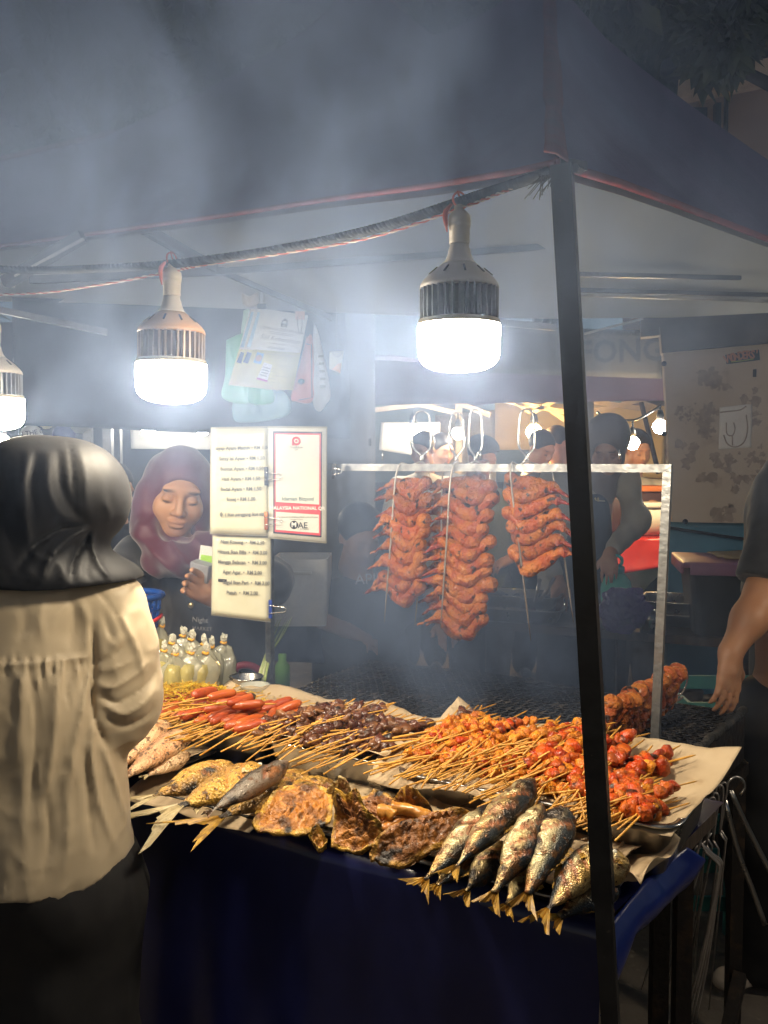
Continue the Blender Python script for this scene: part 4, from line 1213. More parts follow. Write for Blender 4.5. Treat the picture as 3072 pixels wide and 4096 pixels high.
def fin_fan(base, dirs, n=9, th=.0012, seed=0):
    # base point, list of ray tips (polyline): ribbed membrane
    t = A3(dirs); m = len(t)
    v, b0 = [], np.array(base, float)
    rows = 5
    P = np.zeros((rows, m, 3))
    for i, q in enumerate(np.linspace(0, 1, rows)):
        P[i] = b0[None, :] * (1 - q) + t * q if b0.ndim == 1 else b0 * (1 - q) + t * q
    P[:, ::2, 1] += th * 1.5
    return sheet(P, th)
def fish(name, label, head, tail, H, W, mat, finmat, group, seed, face=1, roll=0.0, slash=3, tailsize=1.0, bend=0.0, tail_dir=0.0, headk=1.0, belly=False):
    head, tail = Vector(head), Vector(tail)
    d = tail - head; L = d.length; X = d.normalized()
    up = Vector((0, -.35, .94))
    up = (up - X * up.dot(X)).normalized()
    up = Matrix.Rotation(R(roll), 3, X) @ up
    Y = up * face                                    # flank normal towards the viewer
    Z = X.cross(Y).normalized()
    Y = Z.cross(X)
    m3 = Matrix((X, Y, Z)).transposed()
    t = thing(name, label, 'grilled fish', tuple(head), group, m3.to_euler())
    vf, zn = fish_shape(L, H, W, seed, slash, bend, headk)
    put('body', mesh('body', vf, True, {'zone': zn}), mat, t)
    ts = H * .66 * tailsize
    g = random.Random(seed)
    spread = (.62 if tailsize <= 1.0 else .36) + .16 * g.random()
    tips = []
    nn = 17
    for q in range(nn):
        k = q / (nn - 1) * 2 - 1
        r = ts * (.22 + .80 * abs(k) ** 1.25) * (1 + .20 * g.uniform(-1, 1))
        tips.append((L + r * math.cos(k * spread), tail_dir * r * .7 + .0035 * g.uniform(-1, 1) - .10 * r * abs(k), r * math.sin(k * spread)))
    bs = np.array([[L - .006, 0, H * .075 * (q / (nn - 1) * 2 - 1)] for q in range(nn)])
    put('tail_fin', mesh('tail_fin', fin_fan(bs, tips), False), finmat, t)
    db = np.array([[L * (.40 + .30 * q / 10), 0, H * .44 * (1 - .5 * (q / 10) ** 1.5)] for q in range(11)])
    dt = db + np.array([[L * .03, .0, H * (.16 * (1 - q / 12) + .02 * (q % 2))] for q in range(11)])
    put('dorsal_fin', mesh('dorsal_fin', fin_fan(db, dt), False), finmat, t)
    pb = np.array([[L * .235, W * .46, -H * .06 + .004 * (q - 4) / 4] for q in range(9)])
    pt = np.array([[L * (.36 - .012 * abs(q - 4)), W * .52, -H * .10 - H * .12 * (q - 4) / 4] for q in range(9)])
    put('pectoral_fin', mesh('pectoral_fin', fin_fan(pb, pt, th=.0008), False), finmat, t)
    put('eye', mesh('eye', xf(lathe([(.0001, .0), (H * .055, -.0004), (H * .075, -.003)], 14), (L * .095, W * .345, H * .06), Matrix.Rotation(R(-90), 3, 'X').to_euler())), m_eye, t)
    return t
GM = 'whole mackerel in the front corner tray'
fish('grilled_mackerel', 'largest mackerel, silver, lying on top with three orange cuts', AZ(2137, 3120, .965), AZ(1822, 3468, .905), .054, .042, m_mack, m_fin, GM, 1, -1, 8, 3)
fish('grilled_mackerel', 'mackerel half hidden to the left of the largest one', AZ(1985, 3225, .925), AZ(1700, 3520, .868), .052, .038, m_mack, m_fin, GM, 2, -1, -6, 2)
fish('grilled_mackerel', 'second mackerel right of the largest, browned flank', AZ(2170, 3222, .955), AZ(1976, 3572, .880), .053, .038, m_mack, m_fin, GM, 3, -1, 0, 3, bend=.05)
fish('grilled_mackerel', 'broad golden mackerel with a rusty brown patch', AZ(2262, 3232, .955), AZ(2110, 3575, .880), .060, .036, m_mack, m_fin, GM, 4, -1, 6, 1, headk=1.1)
fish('grilled_mackerel', 'dark backed mackerel just left of the black post', AZ(2390, 3375, .920), AZ(2182, 3650, .862), .051, .038, m_mack, m_fin, GM, 5, 1, 10, 3, bend=-.08)
fish('grilled_mackerel', 'pale mackerel lying flat along the tray rim beside the post', AZ(2470, 3520, .868), AZ(2236, 3668, .850), .050, .032, m_mack, m_fin, GM, 6, -1, 0, 1)
fish('grilled_mackerel', 'open mouthed fish showing to the right of the black post', AZ(2470, 3400, .915), AZ(2425, 3560, .868), .052, .034, m_mack, m_fin, GM, 7, 1, -10, 1)
fish('grilled_mackerel', 'small dark mackerel under the two big ones, tail over the rim', AZ(2030, 3370, .890), AZ(1866, 3565, .858), .046, .034, m_mack, m_fin, GM, 8, -1, 0, 2)
fish('grilled_mackerel', 'buried mackerel with only its yellow tail over the rim', AZ(2160, 3440, .878), AZ(2030, 3622, .855), .046, .03, m_mack, m_fin, GM, 9, -1, 0, 2)
fish('grilled_mackerel', 'lowest mackerel at the left corner with its tail past the paper', AZ(1900, 3400, .872), AZ(1750, 3540, .856), .044, .03, m_mack, m_fin, GM, 10, -1, 0, 1)
GG = 'golden fish on paper'
fish('golden_fish', 'left golden fish with a narrow tail over the cloth', AZ(940, 3062, .880), AZ(612, 3184, .862), .076, .042, m_gold, m_fin_pale, GG, 21, -1, 5, 2, 1.3)
fish('golden_fish', 'golden fish with a broad pale tail and a charred head', AZ(1075, 3072, .890), AZ(716, 3226, .872), .080, .044, m_gold, m_fin_pale, GG, 22, 1, 4, 2, 2.3, headk=1.15)
fish('golden_fish', 'golden scaled fish with an open yellow head beside the split fish', AZ(1235, 3098, .888), AZ(880, 3270, .864), .078, .044, m_gold, m_fin, GG, 23, -1, 4, 1, 2.0, headk=1.2)
fish('golden_fish', 'golden fish lying underneath with only its belly showing between the others', AZ(1000, 3120, .872), AZ(800, 3215, .864), .060, .036, m_gold, m_fin_pale, GG, 25, -1, 0, 1, 1.0)
fish('golden_fish', 'golden fish with its head against the middle pan above the split fish', AZ(1330, 3130, .884), AZ(1060, 3225, .868), .064, .038, m_gold, m_fin, GG, 26, -1, 6, 2, .9, headk=1.1)
fish('slim_fish', 'slim dark grey fish lying across the golden ones', AZ(1152, 3052, .925), AZ(835, 3252, .900), .046, .038, m_slim, m_slim, GG, 24, 1, 0, 1, .35)
GP = 'pale fish in the left tray'
fish('pale_fish', 'pale fish nearest the front of the left tray', AZ(748, 2930, .912), AZ(500, 3108, .890), .064, .040, m_pale, m_fin_pale, GP, 31, 1, 0, 0, .6, headk=1.3)
fish('pale_fish', 'second pale fish from the front of the left tray', AZ(665, 2885, .925), AZ(440, 3090, .895), .062, .040, m_pale, m_fin_pale, GP, 32, 1, 5, 0, .6, headk=1.25)
fish('pale_fish', 'reddish fish partly behind the customer sleeve', AZ(585, 2880, .925), AZ(400, 3050, .9), .060, .04, m_pale, m_fin_pale, GP, 33, 1, 8, 0, .6, headk=1.2)
fish('pale_fish', 'small pale fish at the right edge of the left tray', AZ(758, 3010, .885), AZ(580, 3108, .876), .042, .03, m_pale, m_fin_pale, GP, 34, 1, 0, 0, .5)

# ------------------------------------------------------------------ split and folded fish pieces in the middle tray
m_split = M('split_flesh', (.34, .125, .025), (.46, .25, .05), 26, .40, .60, c3=(.035, .022, .014), sc3=24, lo3=.58, hi3=.68, rough=.34, rough2=.5, bump=.7, bsc=90, coat=.2)
m_splitdark = M('charred_flesh', (.13, .055, .022), (.26, .14, .045), 30, .45, .62, c3=(.016, .013, .011), sc3=18, lo3=.50, hi3=.60, rough=.36, bump=.8, bsc=90, coat=.2)
m_skin = M('glassy_skin', (.30, .17, .04), (.18, .11, .035), 30, c3=(.03, .025, .02), sc3=30, lo3=.6, hi3=.7, rough=.22, bump=.5, bsc=80, coat=.4)
m_rollskin = M('rolled_skin', (.46, .20, .03), (.34, .12, .02), 28, c3=(.05, .02, .01), sc3=80, lo3=.66, hi3=.72, rough=.3, bump=.3, bsc=90, coat=.3)
m_splitA = M('split_fish_flesh', (.4, .15, .03), (.16, .055, .015), 46, .48, .64, c3=(.022, .014, .010), sc3=26, lo3=.56, hi3=.65, rough=.42, rough2=.55, bump=.9, bsc=120, coat=.08, attr='tint')
def slab(name, label, outline, zs, mat, bulge, curl, seed, thick=.010, group='split fish in the middle tray', ridges=0):
    px = A3([AZ(u, v, z) for (u, v), z in zip(outline, zs)])
    ring = spline(np.concatenate([px, px[:1]]), 65)[:-1]
    c = ring.mean(0)
    w = ring - c
    ax = np.linalg.svd(w)[2][0]                       # long axis = backbone
    sd = np.cross(ax, [0, 0, 1.0]); sd /= np.linalg.norm(sd)
    rows = 20; m_ = 64
    Q_ = np.linspace(.02, 1, rows)
    g = np.random.default_rng(seed)
    rag = 1 + .03 * fbm(np.stack([np.cos(np.arange(m_) / m_ * 6.283), np.sin(np.arange(m_) / m_ * 6.283), np.zeros(m_)], 1), 5, seed, 3)
    P = c + w[None, :, :] * (Q_[:, None] * rag[None, :])[..., None]
    d = P - c
    al, la = d @ ax, d @ sd
    hw = np.abs(w @ sd).max()
    P[..., 2] += bulge * (1 - Q_[:, None] ** 2) + curl * np.clip(Q_[:, None] - .70, 0, 1) ** 2 * 5
    spine = np.exp(-(la / .004) ** 2)
    P[..., 2] += .0035 * spine - .006 * np.exp(-(la / .012) ** 2) * (Q_[:, None] < .9)
    rib = np.sin((al * (1 if ridges == 0 else 1.2) + np.abs(la) * .9) * 400)
    inn = np.clip((.86 - Q_[:, None]) / .1, 0, 1)
    P[..., 2] += .0030 * rib * inn
    F3_ = P.reshape(-1, 3)
    f1 = fbm(F3_, 36, seed, 3).reshape(rows, m_); f2 = fbm(F3_, 130, seed + 5, 2).reshape(rows, m_)
    P[..., 2] += .0050 * f1 + .0026 * f2
    P += (.003 * f2)[..., None] * sd
    base = {m_split: ((.40, .15, .022), (.52, .29, .04)), m_splitdark: ((.26, .095, .018), (.42, .22, .04)), m_skin: ((.22, .14, .045), (.34, .24, .08)), m_rollskin: ((.46, .20, .03), (.5, .28, .04))}[mat]
    fl = np.array(base[0])[None, None, :] * (1 + .35 * f1[..., None]) * (1 + .18 * rib[..., None] * inn[..., None])
    rimw = np.clip((Q_[:, None] - .84) / .06, 0, 1)[..., None] * np.ones((1, m_, 1))
    colr = fl * (1 - rimw) + np.array(base[1]) * rimw
    burn = np.clip(f1 * 2.2 - .55, 0, 1)[..., None]
    colr = np.clip(colr * (1 - .85 * burn), .008, 1)
    b = P.copy(); b[..., 2] -= thick * (1 - (Q_[:, None]) ** 4 * .6)
    v = np.concatenate([P.reshape(-1, 3), b.reshape(-1, 3)]); m = rows * m_; f = []
    for i in range(rows - 1):
        for j in range(m_):
            k = (j + 1) % m_
            f.append((i * m_ + j, (i + 1) * m_ + j, (i + 1) * m_ + k, i * m_ + k))
            f.append((m + i * m_ + j, m + i * m_ + k, m + (i + 1) * m_ + k, m + (i + 1) * m_ + j))
    for j in range(m_):
        k = (j + 1) % m_
        f.append(((rows - 1) * m_ + j, m + (rows - 1) * m_ + j, m + (rows - 1) * m_ + k, (rows - 1) * m_ + k))
    f.append(tuple(range(m_))); f.append(tuple(m + j for j in range(m_ - 1, -1, -1)))
    cc = np.concatenate([colr.reshape(-1, 3), colr.reshape(-1, 3) * .8])
    return solo(name, (v, f), m_splitA, label, 'fish piece', group, attrs={'tint': cc})
slab('split_fish', 'wide split fish with a blackened head, leftmost in the middle tray', [(1012, 3310), (1060, 3220), (1130, 3160), (1230, 3150), (1320, 3175), (1330, 3250), (1300, 3310), (1200, 3345), (1080, 3345)], [.865, .885, .90, .905, .90, .885, .87, .862, .862], m_split, .016, .012, 1)
slab('fish_head_piece', 'greenish glassy head piece at the back of the middle tray', [(1290, 3190), (1335, 3120), (1372, 3104), (1400, 3150), (1415, 3200), (1360, 3215)], [.89, .93, .945, .93, .90, .885], m_skin, .01, 0, 2)
slab('split_fish', 'upright triangular orange fillet with curled edges', [(1322, 3395), (1335, 3260), (1340, 3180), (1385, 3195), (1425, 3178), (1470, 3260), (1530, 3330), (1500, 3400), (1400, 3420)], [.862, .90, .945, .935, .948, .92, .895, .868, .86], m_split, .012, .02, 3)
slab('split_fish', 'yellow fish head piece with loose threads of flesh at the back', [(1560, 3230), (1600, 3170), (1640, 3155), (1690, 3200), (1730, 3270), (1660, 3285), (1590, 3270)], [.90, .93, .945, .93, .895, .885, .885], m_split, .016, .01, 4)
slab('split_fish', 'big charred fish half along the tray rim, ridged like a shell', [(1478, 3440), (1500, 3360), (1580, 3300), (1700, 3260), (1820, 3240), (1885, 3265), (1840, 3330), (1740, 3400), (1620, 3455), (1540, 3465)], [.862, .89, .905, .912, .92, .905, .89, .875, .86, .858], m_splitdark, .024, .006, 5, .014, ridges=260)
slab('fish_scrap', 'small yellow leaf shaped scrap at the front rim', [(1236, 3350), (1262, 3310), (1300, 3345), (1306, 3390), (1270, 3388)], [.862, .885, .872, .858, .858], m_rollskin, .008, .01, 6)
slab('split_fish', 'dark torn fillet under the yellow head piece', [(1440, 3210), (1500, 3170), (1580, 3200), (1600, 3290), (1520, 3330), (1460, 3290)], [.90, .91, .905, .888, .88, .885], m_splitdark, .012, .01, 8)
slab('fish_scrap', 'pale browned scrap between the golden fish and the split fish', [(1240, 3180), (1290, 3140), (1340, 3150), (1330, 3200), (1270, 3215)], [.88, .90, .905, .885, .875], m_splitdark, .01, .0, 9)
def rollp(label, a, b, r, seed):
    pts = spline([a, (Vector(a) + Vector(b)) / 2 + Vector((0, 0, .005)), b], 14)
    rr = r * (1 + .15 * np.sin(np.linspace(0, 7, 14) + seed)); rr[-1] *= .5
    v, f = tube(pts, rr, 14)
    v = v + .0016 * fbm(v, 110, seed, 2)[:, None]
    solo('rolled_skin', (v, f), m_rollskin, label, 'fish piece', 'split fish in the middle tray')
rollp('short fat roll of orange fish skin', AZ(1520, 3250, .915), AZ(1578, 3265, .912), .0115, 1)
rollp('long tapering roll of orange fish skin', AZ(1565, 3232, .922), AZ(1718, 3278, .905), .0105, 2)
rollp('rough brown roll of skin above the charred half', AZ(1530, 3320, .895), AZ(1680, 3272, .898), .0095, 3)
# ================================================================== people
def skin_mat(name, base, dark, lip):
    m = M(name, base, dark, 9, .4, .62, rough=.48, sss=.15, bump=.05, bsc=150, attr='tint', var=0)
    return m
m_skinA = skin_mat('skin_tan', (.46, .25, .14), (.42, .21, .11), None)
m_skinB = skin_mat('skin_brown', (.36, .18, .09), (.32, .15, .075), None)
def tint(v, base, spots):
    c = np.tile(np.array(base, float), (len(v), 1))
    for ctr, rad, col, Rm in spots:
        q = v - np.array(ctr)
        if Rm is not None: q = q @ np.array(Rm)
        w = np.clip(1.6 - 1.6 * np.linalg.norm(q / np.array(rad), axis=1) ** 2, 0, 1)[:, None]
        c = c * (1 - w) + np.array(col) * w
    return c
V3 = lambda *a: np.array(a, float)
def look(yaw, pitch, roll):             # head frame: columns = right, forward(face), up ; yaw 0 faces the camera (-Y)
    f = Matrix.Rotation(R(yaw), 3, 'Z') @ Matrix.Rotation(R(pitch), 3, 'X') @ Matrix.Rotation(R(roll), 3, 'Y')
    return np.array(f)
def head_prims(c, F, s=1.0):
    # local: x = towards the viewer's right, y = backwards (face at -y), z = up ; origin = centre of the skull
    W = lambda x, y, z: c + F @ (V3(x, y, z) * s)
    e = lambda x, y, z, rx, ry, rz, k=.02: ('e', W(x, y, z), V3(rx, ry, rz) * s, F, {'k': k * s})
    p = [e(0, .012, .035, .074, .088, .082), e(0, -.030, -.035, .060, .058, .075, .03), e(0, -.058, -.088, .026, .020, .018, .03),     # skull, face, chin
         e(.038, -.058, -.028, .026, .022, .028, .025), e(-.038, -.058, -.028, .026, .022, .028, .025),                                    # cheeks
         e(0, -.078, .030, .050, .014, .014, .02),                                                                                         # brow
         ('-e', W(.033, -.096, .006), V3(.021, .016, .013) * s, F, {'k': .014 * s}), ('-e', W(-.033, -.096, .006), V3(.021, .016, .013) * s, F, {'k': .014 * s}),
         e(.032, -.074, .004, .0165, .0145, .0125, .004), e(-.032, -.074, .004, .0165, .0145, .0125, .004),                               # closed lids
         ('c', W(0, -.086, .016), W(0, -.103, -.026), .0075 * s, .0115 * s, {'k': .012 * s}),                                            # nose
         e(.0125, -.094, -.030, .0085, .010, .0075, .006), e(-.0125, -.094, -.030, .0085, .010, .0075, .006),
         e(0, -.088, -.054, .025, .012, .0075, .008), e(0, -.086, -.066, .021, .012, .0080, .006),                                       # lips
         ('-e', W(0, -.104, -.0600), V3(.022, .010, .0018) * s, F, {'k': .004 * s}),
         ('c', W(0, .02, -.05), W(0, .035, -.16), .050 * s, .052 * s, {'k': .03 * s})]
    for sx in (1, -1): p.append(e(sx * .075, .012, -.005, .010, .022, .032, .008))
    return p
def face_spots(c, F, s=1.0, lip=(.36, .12, .09)):
    W = lambda x, y, z: c + F @ (V3(x, y, z) * s)
    sp = [(W(0, -.096, -.060), V3(.024, .02, .0135) * s, lip, F)]
    for sx in (1, -1):
        sp += [(W(sx * .034, -.086, .0265), V3(.022, .03, .0062) * s, (.04, .022, .015), F @ np.array(Matrix.Rotation(R(sx * 8), 3, 'Y'))),
               (W(sx * .033, -.092, -.0045), V3(.017, .03, .0050) * s, (.025, .014, .010), F @ np.array(Matrix.Rotation(R(sx * -6), 3, 'Y'))),
               (W(sx * .006, -.105, -.033), V3(.0045, .012, .003) * s, (.12, .05, .03), F),
               (W(sx * .033, -.085, .012), V3(.018, .03, .008) * s, (.30, .15, .08), F)]
    return sp
def hand_prims(wrist, knuck, bend, side, s=1.0, curl=.5, thumb_out=.6):
    # wrist -> knuckles direction, palm normal 'bend' (fingers curl towards it), side = thumb side direction
    w, kn = V3(*wrist), V3(*knuck)
    d = kn - w; d /= np.linalg.norm(d)
    b = V3(*bend); b -= d * b.dot(d); b /= np.linalg.norm(b)
    sd = V3(*side); sd -= d * sd.dot(d) + b * sd.dot(b); sd /= np.linalg.norm(sd)
    L = .085 * s
    pr = [('c', w, w + d * L * .55, .024 * s, .025 * s, {'k': .02 * s})]
    for q, (o, ln) in enumerate(((.030, .070), (.010, .078), (-.010, .072), (-.029, .056))):
        k0 = w + d * L + sd * o * s
        pr.append(('c', w + d * .02 * s + sd * o * .6 * s, k0, .014 * s, .0105 * s, {'k': .012 * s}))
        p, dr = k0, d
        for seg, (fr, rr) in enumerate(((.45, .0092), (.32, .0082), (.26, .0072))):
            a = curl * (1.0 + .12 * q) * (.55 if seg == 0 else 1.0)
            dr = dr * math.cos(a) + np.cross(np.cross(dr, b), dr) * math.sin(a)
            dr /= np.linalg.norm(dr)
            n = p + dr * ln * fr * s
            pr.append(('c', p, n, rr * s, (rr - .0008) * s, {'k': .003 * s}))
            p = n
    t0 = w + d * .022 * s + sd * .020 * s
    t1 = t0 + (d * .55 + sd * thumb_out + b * .25) * .042 * s
    t2 = t1 + (d * .8 + sd * .25 * thumb_out + b * .45) * .030 * s
    pr += [('c', t0, t1, .0135 * s, .0105 * s, {'k': .010 * s}), ('c', t1, t2, .0102 * s, .0082 * s, {'k': .004 * s})]
    return pr
def pants_prims(hip, hw, knL, anL, knR, anR, r=(.105, .085, .06)):
    pr = [('e', hip, V3(hw + .03, .12, .12))]
    for sx, kn, an in ((-1, knL, anL), (1, knR, anR)):
        a = hip + V3(sx * hw * .55, 0, -.04)
        pr += [('c', a, kn, r[0], r[1]), ('c', kn, an, r[1], r[2])]
    return pr
def shoes(t, ankles, mat, d=(0, -1, 0)):
    for an in ankles:
        f = V3(*d)
        sd = np.cross(f, [0, 0, 1])
        pr = [('c', an + f * -.03 + V3(0, 0, -.05), an + f * .13 + V3(0, 0, -.055), .036, .038), ('c', an + V3(0, 0, -.01), an + V3(0, 0, -.05), .038, .036)]
        v, f_ = sdf_mesh(pr, .03, .012, clip=lambda P: .004 - P[:, 2])
        world_part('shoe', (v, f_), mat, t)

# ------------------------------------------------------------------ 1. customer in the foreground, seen from behind
m_satin = M('beige_satin', (.47, .375, .25), (.43, .34, .225), 4, rough=.46, rough2=.54, bump=.05, bsc=14, sheen=.15, spec=.35)
m_blacksatin = M('black_satin', (.009, .009, .010), (.013, .013, .015), 4, rough=.58, rough2=.66, bump=.06, bsc=40, sheen=.03, spec=.16)
m_trouser = M('black_trouser', (.010, .009, .010), (.014, .013, .013), 20, rough=.8)
CUD = 1.5
def C(u, v, d=CUD): return V3(*AD(u - 22, v, d))
def squash(vf, k, y0=CUD):
    v = vf[0].copy(); v[:, 1] = y0 + (v[:, 1] - y0) * k
    return v, vf[1]
def ridge(P, sc, seed, oct=3):                 # folds: soft crests with narrow valleys
    n = fbm(P, sc, seed, oct)
    return np.abs(n) ** .8 - .45
def folds(P, lines):
    """cloth creases along given runs: (points, height in m, half width in px); positive swells, negative sinks"""
    u = CX + P[:, 0] / P[:, 1] * FPX; v = HOR - (P[:, 2] - HC) / P[:, 1] * FPX
    d = np.zeros(len(P))
    for pts, amp, w in lines:
        c = spline([(x, y, 0) for x, y in pts], 4 * len(pts))[:, :2]
        best = np.full(len(P), 1e9); par = np.zeros(len(P)); n = len(c) - 1
        for i in range(n):
            a_, b_ = c[i], c[i + 1]; e = b_ - a_
            t = np.clip(((u - a_[0]) * e[0] + (v - a_[1]) * e[1]) / (e @ e + 1e-9), 0, 1)
            q = np.hypot(u - a_[0] - t * e[0], v - a_[1] - t * e[1])
            m = q < best
            best[m] = q[m]; par[m] = (i + t[m]) / n
        k = np.exp(-(best / w) ** 1.5) * np.sin(np.pi * np.clip(par * .86 + .10, 0, 1)) ** .6
        d -= amp * k
    return d * np.clip((CUD + .02 - P[:, 1]) / .04, 0, 1)
cu = thing('person', 'woman in beige satin blouse and black headscarf seen from behind at the left', 'person', (-.60, 1.52, 0))
F1 = look(140, 18, 0)
hc = C(215, 2010, 1.52)
body = head_prims(hc, F1, .92) + [('c', V3(-.60, 1.50, 1.22), hc + V3(0, .02, -.08), .055, .045), ('c', V3(-.60, 1.51, .85), V3(-.60, 1.51, 1.16), .12, .12),
        ('c', V3(-.71, 1.50, 1.20), V3(-.50, 1.50, 1.20), .045, .045), ('c', V3(-.49, 1.50, 1.19), C(470, 2770), .040, .034), ('c', C(470, 2770), C(410, 2835, 1.62), .033, .026),
        ('c', V3(-.74, 1.50, 1.19), V3(-.80, 1.52, 1.0), .045, .04), ('c', V3(-.80, 1.52, 1.0), V3(-.72, 1.66, 1.02), .036, .027)] + \
       hand_prims(C(410, 2835, 1.62), C(300, 2800, 1.68), (0, -.2, -1), (-1, 0, 0), .92, .5) + hand_prims(V3(-.72, 1.66, 1.02), V3(-.66, 1.73, 1.02), (0, -.2, -1), (1, 0, 0), .92, .5) + \
       pants_prims(V3(-.61, 1.51, .80), .12, V3(-.68, 1.49, .45), V3(-.68, 1.52, .08), V3(-.54, 1.49, .45), V3(-.54, 1.52, .08), (.085, .065, .045))
v, f = sdf_mesh(body, .04, .009)
world_part('body', (v, f), m_skinA, cu, attrs={'tint': tint(v, (.50, .27, .15), [])})
# blouse: yoke, gathered back, full sleeve
SH = C(430, 2440); EL = C(505, 2790, 1.50); WR = C(430, 2855, 1.70)
sr = [('c', C(100, 2470), C(100, 2800), .150, .165), ('c', C(100, 2800), C(120, 3420), .165, .182), ('c', C(-200, 2450), C(420, 2450), .070, .066),
      ('c', SH, (SH + EL) / 2, .064, .066), ('c', (SH + EL) / 2, EL, .066, .058), ('c', EL, WR, .060, .048), ('c', C(485, 2850, 1.52), C(420, 2890, 1.62), .040, .036), ('c', C(-260, 2460), C(-380, 2800), .075, .06), ('c', C(-380, 2800), C(-200, 2850, 1.66), .06, .05)]
def cloth_disp(P):
    x, y, z = P[:, 0], P[:, 1], P[:, 2]
    yoke = HC + (1850 - 2650) / FPX * 1.40 + .012 * (x + .55)
    torso = np.clip((-.462 - x) / .02, 0, 1)
    back = np.clip((1.50 - y) / .05, 0, 1)
    dz = np.clip(yoke - z, 0, 1)
    below = np.clip((yoke - z) / .006, 0, 1)
    pleat = np.abs(np.sin(x * 95 + 3.2 * np.sin(x * 29) + 1.7 * np.sin(x * 61 + 1) + 1.2 * np.sin(dz * 11 + x * 20))) ** .8 - .55
    d = -.0050 * below * np.exp(-dz / .05) * torso * back * pleat * (.5 + .5 * np.abs(np.sin(x * 17)))
    long = ridge(np.stack([x, y * .5, z * .16 + x * .15], 1), 19, 44)
    d += .008 * below * (1 - np.exp(-dz / .06)) * torso * long
    d += -.005 * np.exp(-((z - yoke) / .0040) ** 2) * torso * back
    d += .004 * ridge(np.stack([x * .8 + z * .4, y * .5, z - x * .6], 1), 14, 9)
    d += .72 * folds(P, BL)
    return d
g_ = random.Random(4)
BL = [([(345, 2520), (350, 2640), (338, 2780), (345, 2900), (395, 3010)], -.017, 13), ([(330, 2330), (395, 2400), (450, 2480), (488, 2575)], -.004, 6),
      ([(352, 2668), (430, 2640), (490, 2580)], -.006, 8), ([(375, 2700), (440, 2690), (520, 2650)], .006, 12), ([(365, 2760), (430, 2770), (540, 2700), (585, 2650)], .009, 14), ([(380, 2810), (450, 2830), (560, 2760), (605, 2700)], -.009, 12),
      ([(395, 2850), (470, 2880), (560, 2830), (608, 2770)], .010, 14), ([(410, 2905), (480, 2925), (570, 2880), (600, 2830)], -.009, 12), ([(400, 2560), (440, 2600), (470, 2560), (500, 2500)], .005, 14), ([(395, 2470), (420, 2560), (400, 2620)], -.006, 12),
      ([(470, 2480), (510, 2560), (545, 2650), (560, 2720)], .007, 15), ([(300, 2420), (325, 2500), (320, 2600)], .006, 14), ([(250, 2380), (270, 2480), (250, 2600)], -.005, 18), ([(150, 2380), (120, 2480), (140, 2600)], .005, 22), ([(40, 2400), (60, 2500), (30, 2600)], -.004, 20),
      ([(330, 2720), (300, 2850), (260, 3000), (230, 3200)], .012, 18), ([(350, 2900), (330, 3050), (360, 3250), (420, 3420)], .012, 18), ([(300, 3050), (310, 3250), (330, 3450)], -.010, 16), ([(180, 2700), (170, 2950), (120, 3250)], .009, 20), ([(80, 2720), (90, 2980), (60, 3300)], -.009, 16),
      ([(240, 2680), (225, 2780), (235, 2860)], -.007, 8), ([(20, 2690), (25, 2850), (0, 3100)], .009, 18), ([(380, 3020), (430, 3150), (480, 3300)], .010, 15), ([(210, 3150), (220, 3350), (200, 3560)], .008, 20), ([(120, 3200), (140, 3400), (110, 3580)], -.008, 18)]
for u in range(-20, 330, 21):
    o = g_.uniform(-7, 7)
    BL.append(([(u + o, 2652), (u + o + g_.uniform(-6, 6), 2700), (u + o + g_.uniform(-14, 14), 2640 + g_.uniform(110, 230))], g_.choice([-.008, -.006, .006]), g_.uniform(4.5, 7.5)))
hem = lambda P: (HC + (1850 - 3610) / FPX * 1.40 + np.clip((P[:, 0] + .50) / .13, 0, 1.4) ** 2 * .075 + .004 * np.sin(P[:, 0] * 40)) - P[:, 2]
v, f = squash(sdf_mesh(sr, .05, .0046, cloth_disp, clip=hem, pad=.04), .80)
world_part('blouse', (v, f), m_satin, cu)
v, f = sdf_mesh([('e', V3(-.61, 1.50, .79), V3(.175, .145, .14))] + pants_prims(V3(-.61, 1.51, .76), .14, V3(-.70, 1.49, .42), V3(-.70, 1.52, .07), V3(-.53, 1.49, .42), V3(-.53, 1.52, .07), (.115, .105, .09)), .05, .012, lambda P: -.008 * fbm(P * V3(1, 1, .5), 14, 3), clip=lambda P: P[:, 2] - .86)
world_part('trousers', (v, f), m_trouser, cu)
shoes(cu, [V3(-.70, 1.52, .075), V3(-.53, 1.52, .075)], m_black_cloth, (.3, .95, 0))
